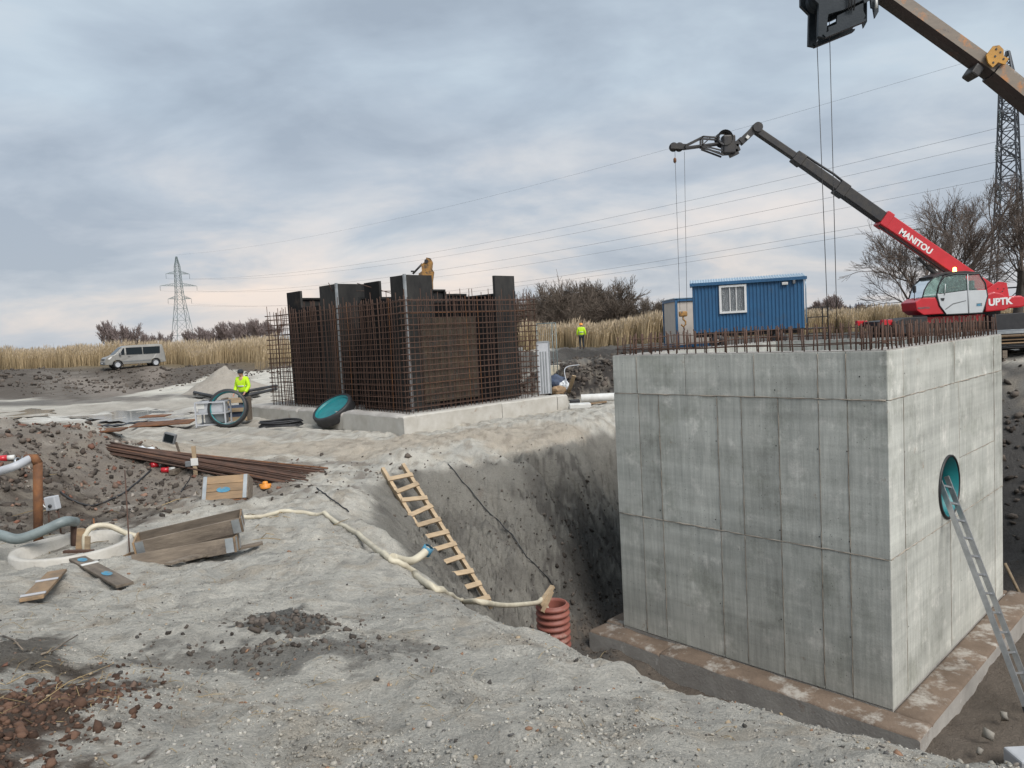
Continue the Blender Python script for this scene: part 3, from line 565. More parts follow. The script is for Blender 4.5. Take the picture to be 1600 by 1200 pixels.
# cast-in pipe sleeve
mb = MB(); rotx = Matrix.Rotation(R(-90), 3, 'X')
mb.lathe([(RR-0.002, -0.015), (RR-0.045, -0.015), (RR-0.045, 0.6), (RR-0.002, 0.6)], (RC[0], 0, RC[1]), 56, rotx, 0); slv = mb.build('pipe_sleeve', M['teal'], ch)
mb = MB(); mb.lathe([(RR+0.012, -0.004), (RR+0.012, -0.03), (RR-0.02, -0.035), (RR-0.02, -0.004)], (RC[0], 0, RC[1]), 56, rotx, 0); mb.build('rubber_rim', M['black'], slv)
# starter bars along the four wall tops
mb = MB(); mb.tube([(0, 0, -0.05), (0, 0, 0.36)], 0.0115, 6); sb_me = mb.build('starter_bar', M['rust'], ch); sb_me.location = (0.09, 0.09, HT); cnt = 0
def sbar(x, y):
    o = sb_me.copy(); COL.objects.link(o); o.parent = ch; o.location = (x+random.uniform(-.012, .012), y+random.uniform(-.012, .012), HT + random.uniform(-0.05, 0.04)); o.rotation_euler = (random.gauss(0, .035), random.gauss(0, .035), 0)
for off in (0.07, WT-0.07):
    for i in range(1, 25):
        sbar(off, 0.06+i*(BL-0.12)/25); sbar(BR-off, 0.06+i*(BL-0.12)/25)
    for i in range(0, 36):
        sbar(0.06+i*(BR-0.12)/35, off)
    for i in range(0, 30):
        sbar(0.06+i*(BR-0.12)/29, BL-off)
for off in (0.07, WT-0.07):
    for k, hh in enumerate((0.10, 0.26)):
        for (p0, p1) in (((off+0.02, 0.03, hh), (off+0.02, BL-0.03, hh)), ((0.03, off+0.02, hh+0.02), (BR-0.03, off+0.02, hh+0.02)), ((BR-off-0.02, 0.03, hh), (BR-off-0.02, BL-0.03, hh)), ((0.03, BL-off-0.02, hh+0.02), (BR-0.03, BL-off-0.02, hh+0.02))):
            if k == 1 and random.random() < 0.4: continue
            a = Vector(p0); b = Vector(p1); pts = [a+(b-a)*t/8+Vector((random.gauss(0, .008), random.gauss(0, .008), random.gauss(0, .012))) for t in range(9)]
            mb = MB(); mb.tube([q+Vector((0, 0, HT)) for q in pts], 0.008, 5); mb.build('ring_bar', M['rust'], ch)
# footing of the chamber: slab with a cast kerb, pieces along each visible side
def rough_box(mb, x0, x1, y0, y1, z0, z1, seg=0.22, amp=0.012, bev=0.05, mi_top=1):
    """box whose top edges are rounded and whose surface is slightly uneven; top faces use material 1"""
    nx = max(2, int((x1-x0)/seg)); ny = max(2, int((y1-y0)/seg)); bx = min(bev, (x1-x0)*0.3); by = min(bev, (y1-y0)*0.3)
    xs = [x0, x0+bx*0.3, x0+bx]+list(np.linspace(x0+bx, x1-bx, nx))[1:-1]+[x1-bx, x1-bx*0.3, x1]; ys = [y0, y0+by*0.3, y0+by]+list(np.linspace(y0+by, y1-by, ny))[1:-1]+[y1-by, y1-by*0.3, y1]
    A, B = len(xs), len(ys); vs = []
    for i, x in enumerate(xs):
        for j, y in enumerate(ys):
            ex = min(i, A-1-i); ey = min(j, B-1-j); dr = (0.65*bev, 0.2*bev, 0)[min(ex, 2)] + (0.65*bev, 0.2*bev, 0)[min(ey, 2)]
            n_ = float(perlin(np.array([x*2.3+z1*7]), np.array([y*2.3]))[0]); vs.append((x+n_*amp*0.6, y-n_*amp*0.6, z1-dr+n_*amp))
    fs = [(i*B+j, (i+1)*B+j, (i+1)*B+j+1, i*B+j+1) for i in range(A-1) for j in range(B-1)]
    mb.add(vs, fs, mi_top, True)
    ring = [(i, 0) for i in range(A)] + [(A-1, j) for j in range(1, B)] + [(i, B-1) for i in range(A-2, -1, -1)] + [(0, j) for j in range(B-2, 0, -1)]
    top = [vs[i*B+j] for i, j in ring]; n = len(ring); mb.add(top + [(p_[0], p_[1], z0) for p_ in top], [(i, i+n, (i+1) % n+n, (i+1) % n) for i in range(n)], 0)
ft = thing('chamber_footing', 'muddy concrete base slab sticking out below the grey concrete chamber', 'footing', (K[0], K[1], BB), YAW-math.pi/2)
E_ = 0.50
for (x0, x1, y0, y1, dz) in ((-E_, -0.004, 3.55, BL+0.42, -0.03), (-E_, -0.004, -E_, 3.545, 0.0), (0.0, BR+0.35, -E_+0.0, -0.004, 0.0), (0.0, BR+0.35, BL+0.004, BL+0.42, 0.0), (BR+0.004, BR+0.35, 0.0, BL, -0.01)):
    mb = MB(); rough_box(mb, x0, x1, y0, y1, -0.5, 0.0+dz, amp=0.018); mb.build('footing_edge', [M['conc_rough'], M['conc_mud']], ft)
mb = MB(); mb.box((BR/2, BL/2, -0.25), (BR-0.01, BL-0.01, 0.49)); mb.build('base_slab', M['conc_rough'], ft)

# ------------------------------------------------------------------ second chamber under construction: footing, formwork, rebar cage
S2 = np.array([-2.94, 20.66, 0.0]); Y2 = R(134.0); LL, LR = 8.35, 5.3; ZF = -0.60; ZT = 2.72
l2 = np.array([math.cos(Y2), math.sin(Y2), 0]); r2 = np.array([math.sin(Y2), -math.cos(Y2), 0])
f2 = thing('pad_footing', 'pale concrete footing with stepped kerb under the rebar cage', 'footing', (S2[0], S2[1], ZF), Y2-math.pi/2)
e2 = 0.72
for i, (y0, y1) in enumerate(((-e2+0.28, 2.4), (2.42, 5.2), (5.22, LL+1.1))):
    mb = MB(); rough_box(mb, -e2, -0.3, y0, y1, -0.5, 0.07-0.02*i, 0.3, 0.025, 0.12); mb.build('kerb', [M['conc_pale'], M['conc_rough']], f2)
for i, (x0, x1) in enumerate(((-0.28, 2.9), (2.92, LR+0.1), (LR+0.13, LR+0.62))):
    mb = MB(); rough_box(mb, x0, x1, -e2, -0.3, -0.5, 0.03-0.012*i, 0.3, 0.015, 0.05); mb.build('kerb', [M['conc_pale'], M['conc_pale']], f2)
mb = MB(); rough_box(mb, -e2-0.02, -0.295, -e2-0.02, -e2+0.27, -0.5, 0.04, 0.15, 0.02, 0.06); mb.build('corner_block', [M['conc_pale'], M['conc_pale']], f2)
mb = MB(); mb.box((LR/2, LL/2+0.2, -0.25), (LR+0.58, LL+1.5, 0.47)); mb.build('base_slab', M['conc_rough'], f2)
fw = thing('wall_formwork', 'dark plywood formwork boxes standing inside the rebar cage', 'formwork', (S2[0], S2[1], ZF), Y2-math.pi/2)
def fpanel(axis, s0, s1, zt, off, mat, flip=1):
    mb = MB(); th = 0.10; s0 += 0.006; s1 -= 0.006; h = zt-ZF
    def bx(a0, a1, z0, z1, d0, d1, mi):
        if axis == 'Y': mb.box((off+flip*(d0+d1)/2, (a0+a1)/2, (z0+z1)/2), (abs(d1-d0), a1-a0, z1-z0), mi=mi)
        else: mb.box(((a0+a1)/2, off+flip*(d0+d1)/2, (z0+z1)/2), (a1-a0, abs(d1-d0), z1-z0), mi=mi)
    bx(s0, s1, 0.01, h, 0, 0.018, 0)
    for a in (s0+0.03, s1-0.03): bx(a-0.03, a+0.03, 0.01, h, 0.019, th, 1)
    for z in np.linspace(0.04, h-0.03, 6): bx(s0+0.061, s1-0.061, z-0.03, z+0.03, 0.019, th, 1)
    return mb.build('form_panel', [mat, M['form_grey']], fw)
o0 = 0.42
# front box (near corner), then the rear box; panels run up to different heights
for s0, s1, zt, mt in ((0.42, 1.15, 3.36, 'form_grey'), (1.15, 1.75, 2.75, 'form'), (1.75, 2.55, 3.30, 'form'), (2.55, 2.95, 2.72, 'form')): fpanel('Y', s0, s1, zt, o0, M[mt])
for s0, s1, zt, mt in ((0.42, 1.42, 3.36, 'form_grey'), (1.42, 2.1, 2.55, 'form'), (2.1, 2.9, 2.62, 'form'), (2.9, 3.9, 2.6, 'form'), (3.95, 4.85, 3.40, 'form_grey')): fpanel('X', s0, s1, zt, o0, M[mt])
for s0, s1, zt in ((0.43, 1.7, 2.9), (1.7, 2.9, 3.2), (2.9, 3.9, 3.15), (3.9, 4.85, 3.0)): fpanel('X', s0, s1, zt, 2.95, M['form_grey'], -1)
fpanel('Y', 0.43, 2.94, 2.9, 4.88, M['form'], -1)
for s0, s1, zt, mt in ((4.15, 5.25, 3.42, 'form_grey'), (5.25, 6.6, 2.8, 'form'), (6.6, 7.55, 3.38, 'form')): fpanel('Y', s0, s1, zt, o0, M[mt])
for s0, s1, zt, mt in ((0.42, 1.8, 3.42, 'form_grey'), (1.8, 3.2, 2.7, 'form'), (3.2, 4.85, 2.7, 'form')): fpanel('X', s0, s1, zt, 4.15, M[mt])
for s0, s1, zt in ((0.43, 2.0, 3.2), (2.0, 4.85, 2.9)): fpanel('X', s0, s1, zt, 7.55, M['form_grey'], -1)
fpanel('Y', 4.2, 7.5, 2.9, 4.88, M['form'], -1)
mb = MB(); mb.bbox((1.95, o0-0.03, 1.45), (2.15, 0.022, 2.5), 0.004); mb.build('weathered_board', M['form_ochre'], fw)
for xx, yy, zt in ((o0-0.015, o0-0.015, 3.38), (o0-0.015, 4.15-0.015, 3.44)):
    mb = MB(); mb.box((xx, yy, (zt-ZF)/2), (0.07, 0.07, zt-ZF)); mb.build('corner_post', M['steel'], fw)
for (a, b) in (((o0+0.1, 1.2, 3.55), (o0+0.4, 3.6, 3.75)), ((o0+0.3, 1.5, 3.5), (o0-0.2, 2.6, 3.9)), ((o0+0.2, 4.6, 3.6), (o0-0.25, 4.2, 4.05))):
    mb = MB(); mb.tube([a, b], 0.012, 5); mb.build('tie_rod', M['rust'], fw)
cg = thing('rebar_cage', 'rusty reinforcing bar cage around dark formwork on the pale footing', 'rebar cage', (S2[0], S2[1], ZF), Y2-math.pi/2)
def proto_bar(L, r_=0.0108):
    mb = MB(); mb.tube([(0, 0, -0.02), (0, 0, L*.35), (random.gauss(0, .01), random.gauss(0, .01), L*.7), (0, 0, L)], r_, 5); return mb
def bars(kind, items):
    me_ = None
    for (p_, rot, sc) in items:
        if me_ is None: o = proto_bar(1.0).build(kind, M['rust'], cg); me_ = o.data
        else: o = mkobj(kind, me_, cg)
        o.location = p_; o.rotation_euler = rot; o.scale = (1, 1, sc); o.material_slots[0].link = 'OBJECT'; o.material_slots[0].material = M['rust_o'] if random.random() < .07 else M['rust']
vb = []
hh = lambda: (ZT-ZF) + random.choice((0, 0.03, -0.08, 0.06, 0.12, 0.22, -0.03))
jt = lambda: (random.gauss(0, .007), random.gauss(0, .007), 0)
for i in range(int(LL/0.155)+2): vb.append(((random.gauss(0, .012), min(i*0.155+random.gauss(0, .012), LL), 0), jt(), hh()))
for i in range(1, int(LR/0.155)+2): vb.append(((min(i*0.155+random.gauss(0, .012), LR), random.gauss(0, .012), 0), jt(), hh()))
for i in range(int(LL/0.24)): vb.append(((0.3, 0.3+i*0.24, 0), jt(), hh()))
for i in range(int(LR/0.24)): vb.append(((0.3+i*0.24, 0.3, 0), jt(), hh()))
for i in range(14): vb.append(((0.35+i*0.32, LL, 0), jt(), hh())); vb.append(((LR, 0.3+i*0.55, 0), jt(), hh()))
for i in range(8): vb.append(((0.3+i*0.5, 3.4, 0), jt(), hh()))
bars('upright_bar', vb)
hb_ = []
nl = 19
for k in range(nl):
    z = 0.12 + k*(ZT-ZF-0.25)/(nl-1) + random.gauss(0, 0.012)
    hb_.append(((-0.02, -0.06, z), (R(-90)+random.gauss(0, .0015), 0, 0), LL+0.14))
    hb_.append(((-0.06, -0.02, z+0.012), (0, R(90)+random.gauss(0, .0015), 0), LR+0.12))
    if k % 2 == 0:
        hb_.append(((0.32, 0.26, z), (R(-90), 0, 0), LL-0.5)); hb_.append(((0.26, 0.32, z), (0, R(90), 0), LR-0.4))
    hb_.append(((-0.05, LL+0.02, z), (0, R(90), 0), 1.2)); hb_.append(((LR+0.02, -0.05, z), (R(-90), 0, 0), 1.2))
bars('cross_bar', hb_)
# ------------------------------------------------------------------ loose stones, clods, rubble and straw
_ico = np.array([(0, 0, 1), (.894, 0, .447), (.276, .851, .447), (-.724, .526, .447), (-.724, -.526, .447), (.276, -.851, .447), (.724, .526, -.447), (-.276, .851, -.447), (-.894, 0, -.447), (-.276, -.851, -.447), (.724, -.526, -.447), (0, 0, -1)])
_icf = np.array([(0, 1, 2), (0, 2, 3), (0, 3, 4), (0, 4, 5), (0, 5, 1), (1, 6, 2), (2, 7, 3), (3, 8, 4), (4, 9, 5), (5, 10, 1), (6, 7, 2), (7, 8, 3), (8, 9, 4), (9, 10, 5), (10, 6, 1), (11, 7, 6), (11, 8, 7), (11, 9, 8), (11, 10, 9), (11, 6, 10)])
_cub = np.array([(x, y, z) for x in (-.5, .5) for y in (-.5, .5) for z in (-.5, .5)]); _cuf = np.array([(0, 1, 3), (0, 3, 2), (4, 6, 7), (4, 7, 5), (0, 4, 5), (0, 5, 1), (2, 3, 7), (2, 7, 6), (0, 2, 6), (0, 6, 4), (1, 5, 7), (1, 7, 3)])
def rotm(a, b, c):
    ca, sa, cb, sb, cc, sc = np.cos(a), np.sin(a), np.cos(b), np.sin(b), np.cos(c), np.sin(c)
    return np.stack([np.stack([ca*cb, ca*sb*sc-sa*cc, ca*sb*cc+sa*sc], -1), np.stack([sa*cb, sa*sb*sc+ca*cc, sa*sb*cc-ca*sc], -1), np.stack([-sb, cb*sc, cb*cc], -1)], -2)
def scatter(name, P, size, cols, mat, shape='ico', asp=(1, 1, 0.6), sink=0.25):
    n = len(P); T0, F0 = (_ico, _icf) if shape == 'ico' else (_cub, _cuf); k = len(T0)
    V = T0[None]*(1+RNG.uniform(-.42, .42, (n, k, 1)))*np.array(asp)*size[:, None, None]*RNG.uniform(0.7, 1.3, (n, 1, 3))
    tilt = 0.5 if shape == 'ico' else 0.7
    Rm = rotm(RNG.uniform(0, 6.28, n), RNG.normal(0, tilt, n), RNG.normal(0, tilt, n)); V = np.einsum('nij,nkj->nki', Rm, V)
    V += P[:, None, :]; V[:, :, 2] += (size*asp[2]*(0.5-sink))[:, None]
    F = (F0[None] + (np.arange(n)*k)[:, None, None]).reshape(-1, 3); C = np.repeat(cols, k, 0)
    return mkobj(name, npmesh(name, V.reshape(-1, 3), F, mat, False, C))
def ground_pts(n, ymin, ymax, pw=1.6, xw=0.78):
    u = RNG.random(n); y = (ymin**(1-pw) + u*(ymax**(1-pw)-ymin**(1-pw)))**(1/(1-pw)); x = RNG.uniform(-xw, xw, n)*y; return x, y
def ground_col(x, y):
    ix = np.clip(np.searchsorted(gx, x), 0, nx_-1); iy = np.clip(np.searchsorted(gy, y), 0, ny_-1); return colr[iy*nx_+ix]
x, y = ground_pts(52000, 2.2, 13, 1.9)
msk = fbm(x*1.7-20, y*1.7+31, 3); keep = RNG.random(len(x)) < np.clip(0.35+0.9*msk, 0.08, 1); x, y = x[keep], y[keep]
z = gz(x, y); ok = z > -1.6; x, y, z = x[ok], y[ok], z[ok]
sz = np.clip(RNG.lognormal(math.log(0.0038), 0.6, len(x)), 0.002, 0.012)*(0.8+0.06*y)
c = ground_col(x, y)*RNG.uniform(0.35, 0.78, (len(x), 1))
tag(scatter('sand_clods', np.stack([x, y, z], 1), sz, c, M['stones']), 'pale grey crumbs and clods of sand on the bank', 'clods', kind='stuff')
x, y = ground_pts(4200, 2.2, 24, 1.5); z = gz(x, y); ok = z > -1.7; x, y, z = x[ok], y[ok], z[ok]
sz = np.clip(RNG.lognormal(math.log(0.0042), 0.65, len(x)), 0.002, 0.02)*(0.8+0.03*y)
pal = np.array([(0.10, 0.095, 0.09), (0.18, 0.16, 0.14), (0.33, 0.26, 0.18), (0.24, 0.14, 0.09), (0.38, 0.36, 0.33), (0.06, 0.055, 0.05), (0.30, 0.22, 0.13)])
tag(scatter('pebbles', np.stack([x, y, z], 1), sz, pal[RNG.choice(7, len(x), p=[.24, .2, .14, .1, .1, .16, .06])], M['stones']), 'small dark and rusty pebbles strewn over the sand', 'pebbles', kind='stuff')
def patch(px, py, n, rx, ry, z0=None, d=None):
    c_ = PY(px, py, d) if d else PZ(px, py, z0); return c_[0]+RNG.normal(0, rx, n), c_[1]+RNG.normal(0, ry, n)
# brick rubble on the left bank and in the dark corner
xs, ys = [], []
for a in ((70, 700, 300, 1.8, 1.0, None, 13.4), (180, 705, 200, 1.3, 0.7, None, 15), (30, 760, 160, 1.3, .7, None, 11.6), (130, 760, 90, 1.2, .5, None, 12.6), (110, 668, 120, 1.5, .4, None, 15.2), (15, 1120, 46, 0.14, 0.3, 0.1), (10, 1040, 20, 0.15, 0.2, 0.05)):
    p_ = patch(*a); xs.append(p_[0]); ys.append(p_[1])
x = np.concatenate(xs); y = np.concatenate(ys); z = gz(x, y); sz = np.clip(RNG.lognormal(math.log(0.034), 0.6, len(x)), 0.012, 0.12); sz[-66:] = np.clip(sz[-66:]*0.42, .012, .06)
bp = np.array([(0.21, 0.10, 0.068), (0.17, 0.085, 0.06), (0.26, 0.16, 0.115), (0.16, 0.11, 0.085), (0.34, 0.30, 0.26), (0.07, 0.055, 0.045)])
tag(scatter('brick_rubble', np.stack([x, y, z], 1), sz*1.05, bp[RNG.choice(6, len(x), p=[.12, .12, .08, .34, .12, .22])], M['brick'], 'cube', (1, 0.6, 0.5), 0.38), 'broken red brick and soil lumps on the left bank', 'rubble', kind='stuff')
# dark earth clods: banks, peat by the chamber, foreground corner
xs, ys, ss = [], [], []
for (px, py, n, rx, ry, zz, dd, s0) in ((0, 1130, 1500, 0.2, 0.36, 0.1, None, 0.009), (450, 975, 260, 0.16, 0.14, -0.35, None, 0.011), (430, 1010, 220, 0.4, 0.14, -0.25, None, 0.008), (900, 600, 500, 1.7, 0.9, None, 28, 0.045), (925, 900, 700, 0.6, 1.3, None, 14.3, 0.018), (800, 830, 500, 1.3, 0.9, None, 14.3, 0.012), (60, 610, 900, 8, 3, None, 55, 0.06), (290, 580, 900, 6, 3, None, 61, 0.06), (60, 790, 420, 1.4, 0.8, None, 11.6, 0.025), (900, 560, 320, 4, 2, None, 33, 0.06), (1590, 700, 420, 1.3, 1.6, None, 17.5, 0.045), (110, 720, 1500, 2.6, 1.1, None, 13.5, 0.02)):
    c_ = PY(px, py, dd) if dd else PZ(px, py, zz); xs.append(c_[0]+RNG.normal(0, rx, n)); ys.append(c_[1]+RNG.normal(0, ry, n)); ss.append(np.clip(RNG.lognormal(math.log(s0), 0.5, n), s0*.3, s0*3))
x = np.concatenate(xs); y = np.concatenate(ys); sz = np.concatenate(ss); z = gz(x, y)
cd = np.array((0.075, 0.062, 0.052))*RNG.uniform(0.45, 1.7, (len(x), 1)); cd[:1500] *= np.array((1.15, .8, .65))
tag(scatter('earth_clods', np.stack([x, y, z], 1), sz, cd, M['stones'], asp=(1, 1, .75)), 'dark lumps of dug earth lying along the banks', 'earth', kind='stuff')
# straw, roots and twigs
mb = MB(); cols = []
def straw(n, px, py, rx, ry, zz, L0, r_):
    c_ = PZ(px, py, zz)
    X = c_[0]+RNG.normal(0, rx, n); Yq = c_[1]+RNG.normal(0, ry, n); Zq = gz(X, Yq)
    for i in range(n):
        a = RNG.uniform(0, 6.28); L = L0*RNG.lognormal(0, .5); b_ = RNG.normal(0.08, .18); mid = (X[i]+math.cos(a)*L*.5+RNG.normal(0, L*.08), Yq[i]+math.sin(a)*L*.5+RNG.normal(0, L*.08), Zq[i]+.012+abs(b_)*L*.6)
        e = (X[i]+math.cos(a)*L, Yq[i]+math.sin(a)*L, float(Zq[i])+0.008+b_*L*.5)
        o = len(mb.v); mb.tube([(X[i], Yq[i], Zq[i]+.004), mid, e], [r_, r_, r_*.5], 3, caps=False, smooth=False)
        cols.extend([np.array((0.34, 0.25, 0.13))*RNG.uniform(.35, 1.15)]*(len(mb.v)-o))
straw(110, 20, 1080, .25, .5, 0.08, .07, .0017); straw(60, 60, 960, .5, .5, -.4, .09, .0018); straw(90, 250, 1090, .7, .4, -.1, .05, .0013); straw(120, 600, 1080, 1.2, .8, -.2, .06, .0014); straw(50, 100, 760, 2, .9, -.3, .3, .006)
me = bpy.data.meshes.new('straw'); me.from_pydata(mb.v, [], mb.f); ca = me.color_attributes.new('Col', 'FLOAT_COLOR', 'POINT'); c4 = np.ones((len(mb.v), 4), np.float32); c4[:, :3] = np.array(cols); ca.data.foreach_set('color', c4.ravel()); me.materials.append(M['reed'])
tag(mkobj('straw', me), 'dry straw and root ends littering the sand and dark corner', 'straw', kind='stuff')
def stick(pxs, r_, label):
    mb = MB(); P = [G(*q)+np.array([0, 0, 0.015]) for q in pxs]; mb.tube(P, [r_*(1-.5*i/len(P)) for i in range(len(P))], 6); tag(mb.build('stick', M['wood_g']), label, 'stick')
stick([(66, 1030), (85, 1022), (100, 1010), (122, 1000)], .006, 'crooked pale stick on the sand above the dark corner')
stick([(5, 1000), (22, 1004), (36, 1020)], .006, 'bent root sticking out by the left edge of the picture')

# ------------------------------------------------------------------ reeds
def reeds(name, boxes, label):
    V, F, C = [], [], []; base = 0
    for (P0, n, h0) in boxes:
        X, Yv = P0(n); Zg = gz(X, Yv); n = len(X); h = h0*RNG.uniform(.62, 1.12, n)*(1+0.30*fbm(X*.22, Yv*.22, 3)); a = RNG.uniform(0, math.pi, n); wv = RNG.uniform(.008, .022, n)
        lx = RNG.normal(.10, .10, n); ly = RNG.normal(0, .10, n); dx, dy = np.cos(a)*wv, np.sin(a)*wv
        rows = []
        for t, ww in ((0, 1.0), (.62, .9), (.86, .55), (.90, 1.9), (1.0, .15)):
            cx = X+lx*h*t**1.7; cyy = Yv+ly*h*t**1.7; cz_ = Zg-.05+h*t
            rows.append(np.stack([cx-dx*ww, cyy-dy*ww, cz_], 1)); rows.append(np.stack([cx+dx*ww, cyy+dy*ww, cz_], 1))
        V.append(np.stack(rows, 1).reshape(-1, 3)); q = np.array([(2*i, 2*i+1, 2*i+3, 2*i+2) for i in range(4)])
        F.append((q[None]+(base+np.arange(n)*10)[:, None, None]).reshape(-1, 4)); base += n*10
        stem = np.array((0.46, 0.355, 0.215))*RNG.uniform(.65, 1.2, (n, 1)); pl = np.array((0.46, 0.37, 0.26))*RNG.uniform(.6, 1.2, (n, 1))
        C.append(np.stack([stem*.75]*2+[stem]*4+[pl]*4, 1).reshape(-1, 3))
    tag(mkobj(name, npmesh(name, np.concatenate(V), np.concatenate(F), M['reed'], False, np.concatenate(C))), label, 'reeds', kind='stuff')
def strip(pa, pb, d0, d1, pw=1.0):
    def f(n):
        px = RNG.uniform(pa, pb, n); t = RNG.random(n)**(1.6*pw); y = d0+(d1-d0)*t + 2.0*fbm(px/60., px*0+3, 2); return (px-800)/FPX*y, y
    return f
reeds('reed_bed', [(strip(-160, 432, 69, 120), 56000, 1.95), (strip(400, 860, 66, 100), 9000, 2.0)], 'wide bed of golden dry reeds behind the silver van')
reeds('reed_bed', [(strip(820, 1062, 56, 92), 30000, 1.85), (strip(1060, 1270, 62, 90), 8000, 1.8), (strip(1255, 1480, 58, 92), 18000, 1.75), (strip(1460, 1760, 56, 85), 9000, 1.7)], 'golden dry reeds behind the standing worker and the blue cabin')

# ------------------------------------------------------------------ bare trees
def bare_tree(h, spread, depth, seed, trunk_h=0.28, nb=(2, 4), tw=0.012, droop=0.0, multi=1, r0=None, upright=0.5, fine=True):
    rg = random.Random(seed); th, cr = [], []
    def grow(p, d, L, r_, lev):
        segs = 3 if lev < 2 else 2; pts = [p.copy()]; q = p.copy(); dd = d.copy()
        for i in range(segs):
            dd = (dd + Vector((rg.gauss(0, .13), rg.gauss(0, .13), rg.gauss(0, .10) + (.06*upright if lev else .05) - droop*lev*.03))).normalized(); q = q+dd*(L/segs); pts.append(q.copy())
        rs = [r_*(1-.38*i/segs) for i in range(segs+1)]; (th if lev < 2 else cr).append((pts, rs, 5 if lev < 2 else 3))
        if lev >= depth: return
        k = rg.randint(*nb) + (1 if lev >= depth-2 and fine else 0)
        for i in range(k):
            t = rg.uniform(.3, 1.0) if i else 1.0; f = t*segs; j = min(int(f), segs-1); o = pts[j].lerp(pts[j+1], f-j)
            ax = Vector((rg.gauss(0, 1), rg.gauss(0, 1), rg.gauss(0, .4))).normalized(); ang = rg.uniform(.35, .95)*spread*(0.55 if i == 0 else 1)
            nd = (Matrix.Rotation(ang, 3, ax) @ dd).normalized(); nd.z += .16*upright; nd.normalize()
            grow(o, nd, L*rg.uniform(.62, .86), max(r_*(.62 if i == 0 else .48), tw*.5), lev+1)
    for s_ in range(multi):
        d = Vector((rg.gauss(0, .08 if multi == 1 else .38), rg.gauss(0, .08 if multi == 1 else .38), 1)).normalized(); grow(Vector((rg.gauss(0, .12)*(multi > 1), rg.gauss(0, .12)*(multi > 1), -.1)), d, h*trunk_h, (r0 or h*.022), 0)
    def mesh(lst):
        mb_ = MB()
        for pts, rs, n in lst: mb_.tube(pts, [max(r_, tw*.5) for r_ in rs], n, caps=False)
        return mb_
    a, b = mesh(th), mesh(cr); zm = max([v[2] for v in b.v]+[.1]); s_ = h/zm
    for q in (a, b): q.v = [(v[0]*s_, v[1]*s_, v[2]*s_) for v in q.v]
    return a, b
def make_tree(name, a, b, tm, loc, label, group=None, cat='tree', rz=0):
    t = thing(name, label, cat, loc, rz, group); a.build('trunk', M['bark'], t); b.build('crown', tm, t); return t
def gpos(px, y): x_ = (px-800)/FPX*y; return (x_, y, g1(x_, y))
make_tree('bare_tree', *bare_tree(9.8, .8, 7, 21, .15, (3, 3), .008, r0=.18), M['twig'], gpos(1512, 47), 'large bare spreading tree directly behind the red telehandler boom')
make_tree('bare_tree', *bare_tree(7.6, .95, 6, 5, .15, (3, 4), .008, multi=2, r0=.11), M['twig'], gpos(1432, 45), 'rounder bare tree left of the red telehandler cab')
make_tree('bare_tree', *bare_tree(9.2, .8, 7, 9, .15, (3, 3), .008, r0=.18), M['twig'], gpos(1592, 50), 'bare tree cut by the right picture edge beside the near pylon')
shr = [bare_tree(1.0, 1.1, 5, 30+i, .22, (3, 4), .0032, multi=3, r0=.018) for i in range(4)]
protos = {}
for i, (px, d, h, k) in enumerate(((846, 74, 5.0, 0), (872, 72, 4.9, 1), (893, 70, 5.5, 2), (915, 74, 5.3, 3), (936, 70, 4.9, 0), (958, 72, 4.6, 1), (980, 68, 4.0, 2), (998, 66, 3.2, 3), (828, 80, 4.6, 2), (884, 82, 5.4, 0), (925, 84, 5.6, 2), (905, 67, 3.6, 1), (948, 66, 3.4, 3), (862, 66, 3.5, 2))):
    lab = ('tall bare tangled shrub in the back of the thicket left of the worker' if px < 912 else 'tall bare tangled shrub in the back of the thicket right of the worker') if h > 4.2 else ('low bare shrub at the front of the thicket left of the worker' if px < 912 else 'low bare shrub at the front of the thicket right of the worker')
    if k not in protos: o = make_tree('bare_shrub', *shr[k], M['twig_o'], gpos(px, d), lab, 'thicket behind the reeds', 'shrub'); protos[k] = o
    else: o = copy_tree(protos[k])
    o['label'] = lab; o['group'] = ('tall' if h > 4.2 else 'low') + ' shrubs in the thicket ' + ('left' if px < 912 else 'right') + ' of the worker'
    o.location = gpos(px, d); o.rotation_euler = (0, 0, i*1.3); o.scale = (h*1.25, h*1.25, h*1.28)
frp = [bare_tree(1.0, .62, 5, 60+i, .30, (3, 4), .0075, r0=.014, upright=1.3) for i in range(3)]; protos = {}
far_l = [(186, 150, 7.6), (193, 155, 8.2), (200, 150, 7.4), (207, 160, 5.4), (219, 158, 6.6), (229, 160, 5.0), (236, 155, 6.0), (247, 165, 4.6), (257, 160, 5.6), (268, 158, 4.2), (310, 150, 5.4), (320, 155, 5.8), (331, 150, 6.0), (340, 160, 5.4), (349, 150, 5.2), (358, 155, 6.0), (366, 150, 6.6), (374, 158, 6.4), (382, 152, 6.8), (391, 156, 6.4), (399, 150, 7.0), (408, 155, 6.6), (417, 150, 6.8), (426, 158, 6.6), (436, 152, 6.4), (150, 170, 3.2), (120, 180, 3.0)]
for i, (px, d, h) in enumerate(far_l):
    k = i % 3; lab = ('pale slender birch in the far clump above the silver van' if px < 212 else 'low bare tree in the far row between the birch clump and the left pylon' if px < 290 else 'slim bare tree in the far row between the left pylon and the rebar cage') if px > 160 else 'tiny far bush on the horizon left of the silver van'
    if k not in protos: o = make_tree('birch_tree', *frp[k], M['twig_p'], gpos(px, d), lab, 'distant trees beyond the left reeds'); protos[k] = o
    else: o = copy_tree(protos[k])
    o['label'] = lab; o['group'] = lab[lab.index(' in '):].strip() if ' in ' in lab else 'tiny far bushes'
    o.location = gpos(px, d); o.rotation_euler = (0, 0, i*2.1); o.scale = (h*1.15, h*1.15, h*1.05)
pr2 = None
